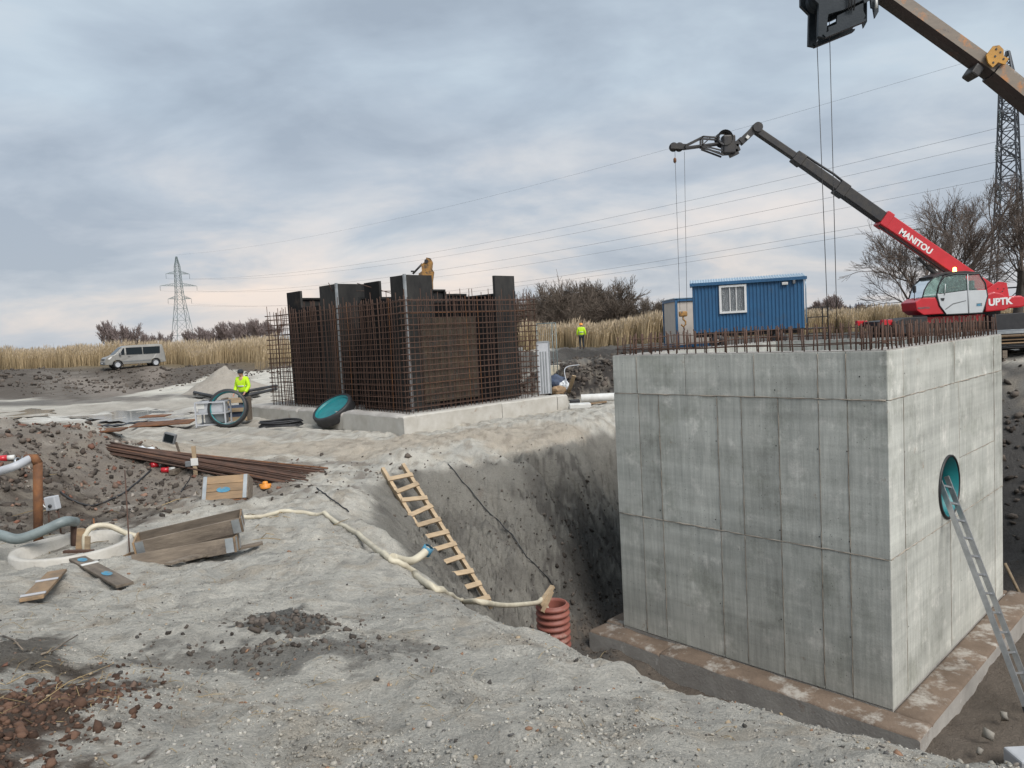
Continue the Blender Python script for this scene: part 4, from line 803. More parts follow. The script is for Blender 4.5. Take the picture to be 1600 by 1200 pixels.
for i, (px, d, h) in enumerate(((1022, 170, 5.2), (1036, 165, 7.4), (1046, 175, 6.6), (1285, 160, 5.6), (1300, 165, 7.0), (1310, 160, 6.4), (1272, 175, 5.0), (1322, 190, 5.2), (1345, 190, 4.8))):
    lab = 'small far bare tree on the skyline left of the beige container' if px < 1100 else 'small far bare tree on the skyline right of the blue cabin'
    if pr2 is None: o = make_tree('far_tree', *bare_tree(1.0, .7, 5, 77, .25, (3, 4), .009, r0=.016, upright=1.0), M['twig_p'], gpos(px, d), lab, 'far trees on the skyline'); pr2 = o
    else: o = copy_tree(pr2)
    o['label'] = lab; o['group'] = 'far skyline trees ' + ('left of the container' if px < 1100 else 'right of the cabin')
    o.location = gpos(px, d); o.rotation_euler = (0, 0, i*2.7); o.scale = (h, h, h)
# far wood along the horizon: one mass
mb = MB(); rg = random.Random(4)
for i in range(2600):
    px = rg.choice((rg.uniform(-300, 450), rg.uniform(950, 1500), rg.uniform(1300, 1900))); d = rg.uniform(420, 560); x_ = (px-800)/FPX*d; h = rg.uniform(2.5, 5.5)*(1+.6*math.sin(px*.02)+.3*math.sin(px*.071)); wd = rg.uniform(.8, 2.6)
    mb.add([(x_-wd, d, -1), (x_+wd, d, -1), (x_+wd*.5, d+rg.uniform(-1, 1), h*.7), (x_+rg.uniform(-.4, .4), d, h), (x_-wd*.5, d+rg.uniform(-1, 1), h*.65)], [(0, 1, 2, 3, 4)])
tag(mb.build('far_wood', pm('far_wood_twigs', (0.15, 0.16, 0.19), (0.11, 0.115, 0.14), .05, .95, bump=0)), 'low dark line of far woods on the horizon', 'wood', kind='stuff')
# sprigs and tufts at the reed edge
# ------------------------------------------------------------------ pylons and wires
def pylon(loc, rz, h, bw, tw_, arms, mat, label, waist=0.55, th=.12, drop=1.6, panels=12):
    t = thing('pylon', label, 'pylon', loc, rz); mb = MB()
    def wd(z):
        f = z/h
        return bw+(tw_-bw)*min(f/waist, 1) if f < waist else (tw_ + (tw_*.55-tw_)*(f-waist)/(1-waist) if f < .9 else tw_*.55*(1-(f-.9)/.1*.85))
    zs = [0]; step = bw*.9
    while zs[-1] < h*.97: zs.append(min(zs[-1]+max(wd(zs[-1])*.95, h*.028), h))
    cor = lambda z: [Vector((sx*wd(z)/2, sy*wd(z)/2, z)) for sx, sy in ((-1, -1), (1, -1), (1, 1), (-1, 1))]
    for a, b in zip(zs[:-1], zs[1:]):
        ca, cb = cor(a), cor(b)
        for i in range(4):
            mb.bar(ca[i], cb[i], th); j = (i+1) % 4; mb.bar(ca[i], cb[j], th*.55); mb.bar(ca[j], cb[i], th*.55); mb.bar(cb[i], cb[j], th*.6)
    mb.build('lattice_tower', mat, t); tips = []
    for (z, half) in arms:
        mb = MB(); wz = wd(z)/2
        for s_ in (-1, 1):
            tip = Vector((s_*half, 0, z))
            for sy in (-1, 1):
                mb.bar((s_*wz, sy*wz, z), tip, th*.7); mb.bar((s_*wz, sy*wz, z+h*.028), tip, th*.6)
                for k in range(1, 4):
                    f = k/4; p1 = Vector((s_*wz, sy*wz, z)).lerp(tip, f); p2 = Vector((s_*wz, sy*wz, z+h*.028)).lerp(tip, f); mb.bar(p1, p2, th*.4); p3 = Vector((s_*wz, sy*wz, z+h*.028)).lerp(tip, (k-1)/4); mb.bar(p1, p3, th*.4)
            tips.append((s_*half, z))
        mb.build('cross_arm', mat, t)
        for s_ in (-1, 1):
            mb = MB(); mb.tube([(s_*half, 0, z), (s_*half, 0, z-drop)], .05, 5)
            for k in range(6): mb.lathe([(.03, -.05), (.16, -.03), (.03, .04)], (s_*half, 0, z-.25-k*drop*.14), 8)
            mb.build('insulator', M['insul'], t)
    R_ = Matrix.Rotation(rz, 3, 'Z'); L_ = Vector(loc)
    return [L_ + R_ @ Vector((x_, 0, z-drop)) for x_, z in tips], L_ + R_ @ Vector((0, 0, h))
# the near pylon stands about 96 m away, the far one about 300 m; the line runs between them
pA = PY(1577, 478, 92); pB = PY(288, 553, 300); dirn = pB-pA; la = math.atan2(dirn[1], dirn[0])-math.pi/2
hA = PY(1569, 78, 92)[2]-0.2; hB = PY(279, 398, 300)[2]-0.2
tA, topA = pylon((pA[0], pA[1], .2), la, hA, 4.0, 2.3, ((hA*.755, 3.9), (hA*.625, 5.6), (hA*.49, 4.0)), M['pylon_d'], 'tall dark lattice pylon at the right edge of the picture', .45, .17, 1.9)
tB, topB = pylon((pB[0], pB[1], .2), la, hB, 8.2, 2.6, ((hB*.81, 4.6), (hB*.69, 7.2), (hB*.56, 4.6)), M['pylon'], 'distant grey green lattice pylon with three cross arms at left', .6, .15, 2.0)
def wire(a, b, sag, r_, label, name='power_line'):
    a = Vector(a); b = Vector(b); mb = MB(); mb.tube([a.lerp(b, i/60)-Vector((0, 0, 4*sag*(i/60)*(1-i/60))) for i in range(61)], r_, 4, caps=False); return tag(mb.build(name, M['wire']), label, 'wire', 'power line conductors')
nmz = ('top arm', 'middle arm', 'bottom arm')
for i, (a, b) in enumerate(zip(tA, tB)): wire(a, b, 5.2, .018, 'thin conductor strung between the %s %s ends of the two pylons' % (('left', 'right')[i % 2], nmz[i//2]))
wire(topA, topB, 4.5, .014, 'faint earth wire joining the two pylon peaks')
ext = Vector((-(pB-pA)[0], -(pB-pA)[1], 0)).normalized()*120
for i, a in enumerate(tA): wire(a, a+ext, 2.5, .018, 'conductor leaving the near pylon %s %s end to the right' % (('left', 'right')[i % 2], nmz[i//2]))
# ------------------------------------------------------------------ lettering
def text_mesh(name, body, size, mat, parent, loc, rot, ext=0.004, bold=0.0, shear=0.0):
    cu_ = bpy.data.curves.new(name, 'FONT'); cu_.body = body; cu_.size = size; cu_.extrude = ext; cu_.offset = bold; cu_.shear = shear; cu_.align_x = 'LEFT'
    tmp = bpy.data.objects.new(name+'_tmp', cu_); COL.objects.link(tmp); dg = bpy.context.evaluated_depsgraph_get(); dg.update()
    me_ = bpy.data.meshes.new_from_object(tmp.evaluated_get(dg)); bpy.data.objects.remove(tmp); me_.materials.clear(); me_.materials.append(mat)
    o = mkobj(name, me_, parent, loc); o.rotation_euler = rot; return o

# ------------------------------------------------------------------ red rotating telehandler
TY = 29.0; tx0, _, tz0 = gpos(1480, TY)
th_ = thing('telehandler', 'red rotating telehandler crane with long black telescopic boom and grey door', 'telehandler', (tx0, TY, tz0))
def S(px, py): p_ = PY(px, py, TY); return (p_[0]-tx0, p_[2]-tz0)
def C1(cx, cy_): return S(1340+cx/4.285, 260+cy_/4.285)
def pr(name, poly, a, b, mat, parent=th_, bev=0.0):
    mb = MB(); mb.prism(poly, a, b); o = mb.build(name, mat, parent)
    if bev:
        bm = bmesh.new(); bm.from_mesh(o.data); bmesh.ops.recalc_face_normals(bm, faces=bm.faces[:])
        bmesh.ops.bevel(bm, geom=bm.edges[:], offset=bev, segments=2, affect='EDGES', profile=.6); bm.to_mesh(o.data); bm.free()
    return o
def rimtube(name, pts2, v, r_, mat, parent, closed=True):
    mb = MB(); P = [(u, v, z) for u, z in pts2]; mb.tube(P+[P[0]] if closed else P, r_, 6); return mb.build(name, mat, parent)
# chassis with deck, wheels, outriggers
ch_ = pr('chassis', [C1(110, 1040), C1(350, 1010), C1(760, 990), C1(1000, 985), C1(1050, 1030), C1(1040, 1075), C1(110, 1085)], -.75, .95, M['dsteel'], bev=.02)
pr('deck_beam', [C1(350, 1015), C1(760, 992), C1(755, 1035), C1(350, 1060)], -.85, -.752, M['red'], bev=.01)
pr('fender', [C1(130, 1045), C1(200, 1018), C1(345, 1010), C1(345, 1120), C1(150, 1125)], -1.28, -.70, M['black'], bev=.015)
pr('fender', [C1(760, 1000), C1(960, 985), C1(1045, 1025), C1(1045, 1120), C1(760, 1110)], -1.28, -.70, M['black'], bev=.015)
for (a, b) in (((70, 1030), (140, 1065)), ((1050, 1000), (1090, 1080))):
    for v0 in (-1.12, .9):
        q = [C1(a[0], a[1]), C1(b[0], a[1]), C1(b[0], b[1]), C1(a[0], b[1])]; leg = pr('outrigger', q, v0, v0+.2, M['red'], bev=.015)
        mb = MB(); um = (q[0][0]+q[1][0])/2; mb.box((um, v0+.1, q[2][1]/2+.03), (.12, .11, q[2][1]-.06)); mb.bbox((um, v0+.1, .03), (.42, .36, .06), .01); mb.build('outrigger_foot', M['dsteel'], leg)
mb = MB(); rotw = Matrix.Rotation(R(90), 3, 'X')
for i, (cx, v0) in enumerate(((235, -1.0), (910, -1.0), (235, .9), (910, .9))):
    u_, _ = C1(cx, 1060); mb = MB(); mb.lathe([(.24, -.18), (.39, -.21), (.45, -.15), (.46, 0), (.45, .15), (.39, .21), (.24, .18)], (u_, v0, .46), 24, rotw)
    wh = mb.build('wheel', M['black'], th_); mb = MB(); mb.lathe([(.02, .10), (.12, .12), (.23, .17), (.25, .185)], (u_, v0, .46), 20, rotw); mb.lathe([(.02, -.10), (.12, -.12), (.23, -.17), (.25, -.185)], (u_, v0, .46), 20, rotw); mb.build('rim', M['dsteel'], wh)
# turret
pr('front_console', [C1(283, 918), C1(325, 888), C1(412, 886), C1(470, 992), C1(335, 1000), C1(292, 972)], -1.12, -.05, M['red'], bev=.03)
pr('engine_cover', [C1(735, 868), C1(790, 850), C1(845, 862), C1(880, 895), C1(886, 955), C1(860, 970), C1(735, 980)], -1.12, -.25, M['red'], bev=.05)
pr('slew_base', [C1(440, 990), C1(880, 965), C1(880, 995), C1(440, 1012)], -.7, .8, M['dsteel'], bev=.02)
pr('counterweight', [C1(885, 900), C1(930, 875), C1(985, 872), C1(1015, 890), C1(1026, 915), C1(1015, 938), C1(985, 950), C1(885, 957)], -.95, .85, M['red'], bev=.06)
for v0 in (-.12, .62): pr('boom_cheek', [C1(815, 850), C1(930, 772), C1(985, 780), C1(1002, 872), C1(985, 900), C1(885, 905)], v0, v0+.07, M['red'], bev=.012)
for (a, b) in ((925, 820), (940, 850), (965, 820), (955, 838)):
    mb = MB(); u_, z_ = C1(a, b); mb.tube([(u_, -.13, z_), (u_, -.115, z_)], .025, 8); mb.build('pin', M['dsteel'], th_)
mb = MB(); u_, z_ = C1(283, 905); mb.tube([(u_+.02, -1.0, z_), (u_, -1.05, z_+.35)], .015, 6); mb.bbox((u_, -1.05, z_+.42), (.07, .16, .26), .02); mb.build('side_mirror', M['black'], th_)
# cab
cabp = thing('cab', None, None); cabp.parent = th_; CV0, CV1 = -1.15, -.18
def cabpiece(name, poly, a, b, mat, bev=0): return pr(name, poly, a, b, mat, cabp, bev)
outl = [(325, 890), (345, 820), (400, 760), (470, 728), (600, 722), (690, 732), (735, 800), (745, 880), (712, 985), (480, 995), (430, 930), (415, 870)]
cabpiece('door', [C1(418, 868), C1(612, 842), C1(618, 988), C1(480, 995), C1(440, 945)], CV0, CV0+.06, M['cabwhite'], .01)
cabpiece('side_panel', [C1(622, 842), C1(738, 838), C1(742, 890), C1(710, 982), C1(626, 988)], CV0, CV0+.06, M['cabwhite'], .01)
cabpiece('door_pane', [C1(425, 862), C1(440, 800), C1(470, 755), C1(545, 740), C1(606, 738), C1(610, 838)], CV0+.02, CV0+.032, M['glass_t'])
cabpiece('rear_pane', [C1(626, 738), C1(690, 742), C1(725, 795), C1(735, 835), C1(624, 838)], CV0+.02, CV0+.032, M['glass_t'])
cabpiece('far_pane', [C1(425, 862), C1(440, 800), C1(470, 755), C1(690, 742), C1(725, 795), C1(735, 835)], CV1-.012, CV1, M['glass_t'])
cabpiece('far_panel', [C1(418, 872), C1(738, 842), C1(710, 982), C1(480, 995)], CV1-.05, CV1, M['plastic_g'])
cabpiece('cab_floor', [C1(430, 975), C1(715, 970), C1(712, 988), C1(470, 996)], CV0+.06, CV1-.05, M['plastic_g'])
cabpiece('roof', [C1(388, 752), C1(470, 724), C1(600, 716), C1(692, 724), C1(700, 738), C1(475, 738), C1(395, 764)], CV0, CV1, M['dsteel'], .01)
mb = MB(); wp = [C1(*q) for q in ((327, 886), (338, 845), (360, 800), (400, 762), (440, 742))]
mb.add([(u, v, z) for u, z in wp for v in (CV0+.05, CV1-.02)], [(2*i, 2*i+1, 2*i+3, 2*i+2) for i in range(4)], 0, True); mb.build('windscreen', M['glass_t'], cabp)
cabpiece('front_side_pane', [C1(329, 886), C1(340, 845), C1(362, 800), C1(402, 762), C1(455, 745), C1(430, 800), C1(412, 882)], CV0+.02, CV0+.03, M['glass_t'])
for v in (CV0+.015, CV1):
    rimtube('pillar_frame', [C1(*q) for q in ((418, 868), (430, 810), (462, 750), (545, 734), (692, 736), (730, 795), (744, 880), (712, 986), (480, 997), (436, 940))], v, .028, M['black'], cabp)
    rimtube('front_frame', [C1(*q) for q in ((325, 890), (338, 840), (362, 796), (400, 758), (455, 738))], v, .022, M['black'], cabp, False)
    rimtube('centre_pillar', [C1(615, 738), C1(622, 988)], v-.004, .022, M['cabwhite'] if v < -.5 else M['black'], cabp, False)
rimtube('grab_rail', [C1(470, 800), C1(466, 872)], CV0-.02, .012, M['white'], cabp, False)
cabpiece('door_handle', [C1(440, 892), C1(466, 890), C1(462, 908), C1(448, 908)], CV0-.015, CV0-.001, M['black'])
cabpiece('door_crease', [C1(470, 962), C1(520, 925), C1(605, 905), C1(605, 910), C1(522, 932), C1(474, 967)], CV0-.004, CV0-.001, M['plastic_g'])
cabpiece('door_sticker', [C1(672, 925), C1(708, 922), C1(708, 942), C1(672, 944)], CV0-.004, CV0-.001, M['blue_pen'])
mb = MB(); u_, z_ = C1(640, 900); mb.bbox((u_, -.68, z_), (.5, .5, .14), .04); mb.bbox((u_+.22, -.68, z_+.35), (.13, .48, .75), .05); mb.build('driver_seat', M['black'], cabp)
mb = MB(); u_, z_ = C1(500, 872); mb.lathe([(.17, -.012), (.185, 0), (.17, .012)], (u_, -.68, z_), 20, Matrix.Rotation(R(-35), 3, 'Y')); mb.tube([(u_, -.68, z_), (u_-.1, -.68, z_-.45)], .03, 8); mb.build('steering_wheel', M['black'], cabp)
mb = MB(); u_, z_ = C1(588, 705); mb.lathe([(.0, .12), (.04, .115), (.06, .08), (.065, 0), (.065, -.07), (0, -.07)], (u_, -.6, z_), 16); mb.build('beacon', M['orange'], th_)
# boom sections, straight in the plane of the machine
B0 = S(1556, 458); B1 = S(1386, 339); dvec = Vector((B1[0]-B0[0], B1[1]-B0[1])); 
def bsec(name, pa, pb, h, w_, mat, par=th_, vc=.28):
    a = Vector((pa[0], vc, pa[1])); b = Vector((pb[0], vc, pb[1])); d = (b-a).normalized(); up = Vector((0, 1, 0)).cross(d); up = up if up.z > 0 else -up
    rot = Matrix((d, Vector((0, 1, 0)), up)).transposed()
    mb = MB(); mb.bbox((a+b)/2, ((b-a).length, w_, h), .03, rot); return mb.build(name, mat, par), rot, (a+b)/2
p0, p1, p2, p3, p4 = S(1556, 459), S(1388, 344), S(1318, 293), S(1250, 245), S(1184, 200)
b1, brot, bmid = bsec('boom_base', p0, p1, .54, .50, M['red'])
b2, _, _ = bsec('boom_section', S(1400, 351), p2, .44, .42, M['dsteel']); b3, _, _ = bsec('boom_section', S(1330, 302), p3, .36, .35, M['dsteel']); b4, _, _ = bsec('boom_section', S(1262, 253), p4, .27, .28, M['dsteel'])
bsec('boom_collar', S(1392, 346), S(1382, 339), .62, .58, M['red'], b1); bsec('boom_collar', S(1326, 299), S(1312, 289), .52, .48, M['dsteel'], b2); bsec('boom_collar', S(1258, 251), S(1245, 241), .44, .42, M['dsteel'], b3)
def offpt(px, py, vc): u, z = S(px, py); return (u, vc, z)
mb = MB(); mb.tube([offpt(1253, 236, .2), offpt(1306, 270, .2), offpt(1322, 283, .2)], .045, 6); mb.build('hose_carrier', M['black'], b3)
mb = MB(); mb.tube([offpt(1375, 352, .12), offpt(1440, 396, .12), offpt(1500, 440, .12)], .03, 6); mb.build('hydraulic_hose', M['black'], b1)
mb = MB(); mb.tube([offpt(1520, 470, .28), offpt(1455, 415, .28)], .10, 12); mb.tube([offpt(1470, 428, .28), offpt(1440, 402, .28)], .055, 10); mb.build('lift_cylinder', M['dsteel'], th_)
# boom lettering on the camera side
bd = Vector((p0[0]-p1[0], p0[1]-p1[1])).normalized(); ba = math.atan2(bd.y, bd.x); s0 = S(1405, 359)
text_mesh('boom_lettering', 'MANITOU', .33, M['white'], b1, (s0[0]-.02, .28-.256, s0[1]-.12), (R(90), -ba, 0), .003, .012)
u_, z_ = C1(752, 940); text_mesh('cover_lettering', 'UPTK', .36, M['white'], th_, (u_, -1.128, z_), (R(90), R(-2), 0), .004, .014)
u_, z_ = C1(293, 962); text_mesh('front_lettering', 'MANITOU', .10, M['plastic_g'], th_, (u_+.02, -1.126, z_), (R(90), 0, 0), .003, .002)
# fold-down jib with winch and lattice
jb = thing('jib', None, None); jb.parent = th_
def jbar(name, pts, w_, mat=M['dsteel'], v=.28): mb = MB(); [mb.bar(offpt(*a, v), offpt(*b, v), w_, w_, up=(0, 1, 0)) for a, b in zip(pts[:-1], pts[1:])]; return mb.build(name, mat, jb)
jbar('jib_arm', [(1187, 194), (1176, 205), (1160, 220)], .26); mb = MB(); u, z = S(1186, 197); mb.tube([(u, .08, z), (u, .48, z)], .19, 14); mb.build('jib_hinge', M['dsteel'], jb)
jbar('jib_bracket', [(1162, 215), (1152, 224), (1156, 234), (1143, 240)], .2)
jbar('warning_sign', [(1171, 211), (1168, 215)], .12, M['white_d'], .14)
mb = MB(); u, z = S(1141, 224); mb.bbox((u, .28, z), (.5, .42, .72), .06); mb.build('winch_housing', M['dsteel'], jb)
mb = MB(); u, z = S(1134, 214); mb.lathe([(.30, -.25), (.30, -.2), (.22, -.19), (.22, .19), (.30, .2), (.30, .25)], (u, .28, z), 20, Matrix.Rotation(R(90), 3, 'X')); mb.build('winch_drum', M['black'], jb)
for (a, b, w_) in (((1126, 214), (1100, 212), .06), ((1100, 212), (1072, 226), .06), ((1126, 222), (1072, 229), .06), ((1132, 241), (1100, 229), .06), ((1130, 234), (1098, 226), .05), ((1099, 212), (1099, 228), .06), ((1112, 213), (1098, 226), .04)):
    for v in (.12, .44): mb = MB(); mb.bar(offpt(*a, v), offpt(*b, v), w_, w_, up=(0, 1, 0)); mb.build('lattice_bar', M['dsteel'], jb)
jbar('jib_nose', [(1074, 227), (1050, 226)], .20); 
for px in (1055, 1064):
    mb = MB(); u, z = S(px, 227); mb.lathe([(.02, -.07), (.17, -.07), (.14, 0), (.17, .07), (.02, .07)], (u, .28, z), 18, Matrix.Rotation(R(90), 3, 'X')); mb.build('sheave', M['dsteel'], jb)
# hook block on its two ropes
hk = offpt(1070, 495, .28)
for i, (a, b) in enumerate((((1057, 230), (1065, 484)), ((1072, 234), (1076, 486)))):
    mb = MB(); mb.tube([offpt(*a, .28), offpt(*b, .28)], .008, 5); mb.build('hoist_rope', M['dsteel'], th_)
hb2 = thing('hook_block', None, None); hb2.parent = th_; hb2.location = hk
mb = MB(); mb.bbox((0, 0, .12), (.34, .14, .22), .05); mb.build('sheave_box', M['old_yellow'], hb2)
mb = MB(); mb.tube([(0, 0, .02), (0, 0, -.1), (.09, 0, -.18), (.09, 0, -.3), (0, 0, -.38), (-.09, 0, -.3)], .035, 8); mb.build('hook', M['old_yellow'], hb2)
mb = MB(); mb.tube([(0, 0, -.36), (.03, 0, -.5), (-.02, 0, -.65), (.01, 0, -.82)], .03, 6); mb.build('chain', M['rust'], hb2)
mb = MB(); u, z = S(1057, 248); mb.lathe([(.0, -.12), (.06, -.06), (.06, .06), (0, .12)], (u, .28, z), 10); mb.build('rope_weight', M['rust_o'], th_)

# ------------------------------------------------------------------ big crane boom, top right, with its head and ropes
CY = 13.0; cb0 = PY(1720, 262, CY)
cr = thing('mobile_crane', 'rust streaked telescopic crane boom reaching in from the top right', 'crane', (cb0[0], CY, g1(cb0[0], CY)))
def Q(px, py, dy=0.0): p_ = PY(px, py, CY); return Vector((p_[0]-cb0[0], dy, p_[2]-cr.location[2]))
def crane_sec(name, a, b, h, w_):
    d = (b-a).normalized(); up = Vector((0, 1, 0)).cross(d); up = up if up.z > 0 else -up
    rot = Matrix((d, Vector((0, 1, 0)), up)).transposed(); mb = MB(); L = (b-a).length
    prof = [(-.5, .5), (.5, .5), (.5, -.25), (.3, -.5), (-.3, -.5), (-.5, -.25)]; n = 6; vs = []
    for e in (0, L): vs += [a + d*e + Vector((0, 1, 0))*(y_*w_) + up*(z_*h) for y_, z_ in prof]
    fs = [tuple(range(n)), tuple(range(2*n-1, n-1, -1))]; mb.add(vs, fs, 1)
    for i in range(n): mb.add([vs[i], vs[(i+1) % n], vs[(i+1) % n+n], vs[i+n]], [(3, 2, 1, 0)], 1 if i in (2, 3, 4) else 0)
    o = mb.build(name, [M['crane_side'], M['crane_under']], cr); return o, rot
a1, a2, a3 = Q(1305, -62), Q(1548, 112), Q(1800, 318)
s1, crot = crane_sec('boom_section', a2 + (a3-a2)*0, a1, .25, .29); s2, _ = crane_sec('boom_section', a3, a2 - (a1-a2).normalized()*.02, .31, .34)
yp = MB(); cpt = Q(1545, 96)
poly = [(-.20, -.10), (-.19, .12), (-.10, .20), (.02, .18), (.10, .08), (.21, .10), (.22, -.04), (.08, -.08), (.05, -.22), (-.08, -.2)]
yp.prism([(u*.85, z*.85) for u, z in poly], -.225, -.20, lambda u, v, z: tuple(cpt + Vector((0, v, 0)) + crot @ Vector((-u, 0, z)))); yo = yp.build('yellow_plate', M['yellow'], s2)
for u, z in ((-.09, .085), (0, .085), (-.035, -.02), (0, -.12), (.11, .025)):
    mb = MB(); q = cpt+crot @ Vector((-u, 0, z)); mb.tube([q+Vector((0, -.232, 0)), q+Vector((0, -.224, 0))], .018, 8); mb.build('plate_hole', M['black'], yo)
mb = MB(); q = Q(1520, 112); mb.bbox(q+Vector((0, 0, -.02)), (.16, .3, .2), .03, crot); mb.build('slide_block', M['dsteel'], s2)
mb = MB(); q0 = Q(1800, 318); mb.bbox(q0+Vector((.9, 0, -.9)), (1.6, 1.5, 1.5), .1); mb.box(q0+Vector((.9, 0, -(q0.z-.9)/2-.9)), (1.2, 1.2, q0.z-.9)); mb.build('crane_body', M['dsteel'], cr)
hd = thing('boom_head', None, None); hd.parent = cr
def C8(cx, cy_): return (1240+cx/4.444, cy_/4.444)
def hpl(name, pts, v0, v1, mat=M['head_dark']):
    mb = MB(); P = [Q(*C8(*q)) for q in pts]; mb.prism([(p_.x, p_.z) for p_ in P], v0, v1); return mb.build(name, mat, hd)
for v0 in (-.24, .16):
    hpl('head_plate', [(75, -180), (330, -420), (545, -330), (545, -40), (440, 40), (300, 110), (200, 140), (195, 170), (190, 235), (180, 300), (130, 290), (135, 70), (75, 10)], v0, v0+.07)
    hpl('head_plate', [(262, 150), (440, 60), (440, 115), (455, 150), (430, 190), (205, 262), (200, 228), (258, 206)], v0+.01, v0+.06)
    hpl('head_bracket', [(440, 40), (545, -60), (545, 120), (520, 165), (508, 95), (495, 92), (490, 38), (450, 62)], v0+.015, v0+.055)
    hpl('lower_rail', [(180, 300), (450, 190), (455, 175), (430, 178), (205, 255), (160, 280)], v0-.02, v0+.09)
for i, q in enumerate(((160, 20), (250, -60), (400, -200))):
    mb = MB(); p_ = Q(*C8(*q)); mb.lathe([(.03, -.06), (.19, -.06), (.15, 0), (.19, .06), (.03, .06)], p_+Vector((0, 0 if i else -.05, 0)), 20, Matrix.Rotation(R(90), 3, 'X')); mb.build('sheave', M['head_dark'], hd)
mb = MB(); p_ = Q(*C8(520, 80)); mb.tube([p_+Vector((0, -.27, .1)), p_+Vector((0, -.27, -.06))], .02, 8); mb.build('limit_switch', M['white_d'], hd)
for k in range(3):
    mb = MB(); a, b = Q(*C8(300+k*20, -80)), Q(*C8(330+k*18, 120)); mb.tube([a+Vector((0, -.27, 0)), (a+b)/2+Vector((.05, -.3, -.02)), b+Vector((0, -.27, 0))], .012, 6); mb.build('cable', M['black'], hd)
for i, (a, b) in enumerate((((1274, 2), (1294, 520)), ((1295, 5), (1308, 520)))):
    A, B = Q(*a), Q(*b); B = A + (B-A)*1.12; mb = MB(); mb.tube([A, B], .0065, 5); mb.build('hoist_rope', M['dsteel'], cr)
    if i == 0: e0 = B
mb = MB(); mb.bbox(e0+Vector((.07, 0, -.1)), (.3, .14, .3), .04); mb.tube([e0+Vector((.07, 0, -.25)), e0+Vector((.07, 0, -.4)), e0+Vector((.15, 0, -.5)), e0+Vector((.07, 0, -.6)), e0+Vector((-.02, 0, -.53))], .035, 8); mb.build('hook_block', M['yellow'], cr)

# ------------------------------------------------------------------ blue site cabin on wheels
BY = 32.0; k0 = PY(1085, 520, BY); k1 = PY(1257, 512.5, 30.9); CW = math.hypot(k1[0]-k0[0], k1[1]-k0[1]); cgz = g1((k0[0]+k1[0])/2, BY+1)
cabn = thing('site_cabin', 'blue corrugated site cabin wagon with white framed window and pale roof', 'cabin', (k0[0], BY, cgz), math.atan2(k1[1]-k0[1], k1[0]-k0[0]))
zb = (k0[2]+k1[2])/2-cgz; zt = zb+(PY(1085, 443.7, BY)[2]-k0[2]); DP = 2.4
def corr(mb, L, z0, z1, fn, pitch=.15, dep=.03, mi=0):
    n = int(L/pitch); xs = []
    for i in range(n+1):
        for f, h in ((0, 0), (.35, 0), (.5, dep), (.85, dep)):
            x = (i+f)*L/(n+1); xs.append((x, h))
    xs.append((L, 0)); vs = []
    for x, h in xs: vs += [fn(x, h, z0), fn(x, h, z1)]
    mb.add(vs, [(2*i, 2*i+2, 2*i+3, 2*i+1) for i in range(len(xs)-1)], mi)
wx0, wx1 = .90/4.83*CW*1.32, 2.10/4.83*CW*1.1; wz0, wz1 = zb+.93, zb+1.93
wx0 = CW*(1130-1085)/172.; wx1 = CW*(1166-1085)/172.; wz0 = PY(1148, 486, BY)[2]-cgz; wz1 = PY(1148, 449, BY)[2]-cgz
mb = MB(); F_ = lambda x, h, z: (x, -h, z)
for (a, b, z0, z1) in ((0, wx0, zb, zt), (wx1, CW, zb, zt), (wx0, wx1, zb, wz0), (wx0, wx1, wz1, zt)): corr(mb, b-a, z0, z1, lambda x, h, z, a=a: (a+x, -h, z))
mb.build('front_wall', M['blue'], cabn)
mb = MB(); corr(mb, DP, zb, zt+.06, lambda x, h, z: (CW+h, x, z)); mb.build('end_wall', M['blue'], cabn)
mb = MB(); corr(mb, DP, zb, zt+.06, lambda x, h, z: (-h, DP-x, z)); mb.build('end_wall', M['blue'], cabn)
mb = MB(); corr(mb, CW, zb, zt, lambda x, h, z: (CW-x, DP+h, z)); mb.build('back_wall', M['blue'], cabn)
mb = MB()
NR = 11; rid = zt+.24
prof = [(-.14, zt-.03), (.3, zt+.06), (.75, zt+.14), (DP/2, rid), (DP-.75, zt+.14), (DP-.3, zt+.06), (DP+.14, zt-.03)]
npx = int((CW+.3)/.11)
vs = []
for i in range(npx*2+1):
    x = -.13+i*(CW+.3)/(npx*2); h = .018 if i % 2 else -.018
    vs += [(x, y_, z_+h) for y_, z_ in prof]
k = len(prof); mb.add(vs, [(i*k+j, (i+1)*k+j, (i+1)*k+j+1, i*k+j+1) for i in range(npx*2) for j in range(k-1)], 0); mb.build('roof', M['blue_roof'], cabn)
mb = MB(); mb.box((CW/2, -.12, zt-.03), (CW+.26, .03, .13)); mb.build('fascia', M['blue'], cabn)
mb = MB(); [mb.prism([(prof[j][0], prof[j][1]-.03) for j in range(k)]+[(DP, zt), (0, zt)], a, b, lambda u, v, z: (v, u, z)) for a, b in ((-.03, -.01), (CW+.01, CW+.03))]; mb.build('gable', M['blue'], cabn)
fr = MB(); fw_ = .09
for (c_, s_) in ((((wx0+wx1)/2, -.05, wz1+fw_/2), (wx1-wx0+2*fw_, .07, fw_)), (((wx0+wx1)/2, -.05, wz0-fw_/2), (wx1-wx0+2*fw_, .09, fw_)), ((wx0-fw_/2, -.05, (wz0+wz1)/2), (fw_, .07, wz1-wz0-.002)), ((wx1+fw_/2, -.05, (wz0+wz1)/2), (fw_, .07, wz1-wz0-.002)), (((wx0+wx1)/2-.12, -.035, (wz0+wz1)/2), (.035, .03, wz1-wz0-.002)), (((wx0+wx1)/2+.14, -.035, (wz0+wz1)/2), (.035, .03, wz1-wz0-.002))): fr.box(c_, s_)
wn = fr.build('window', M['white'], cabn)
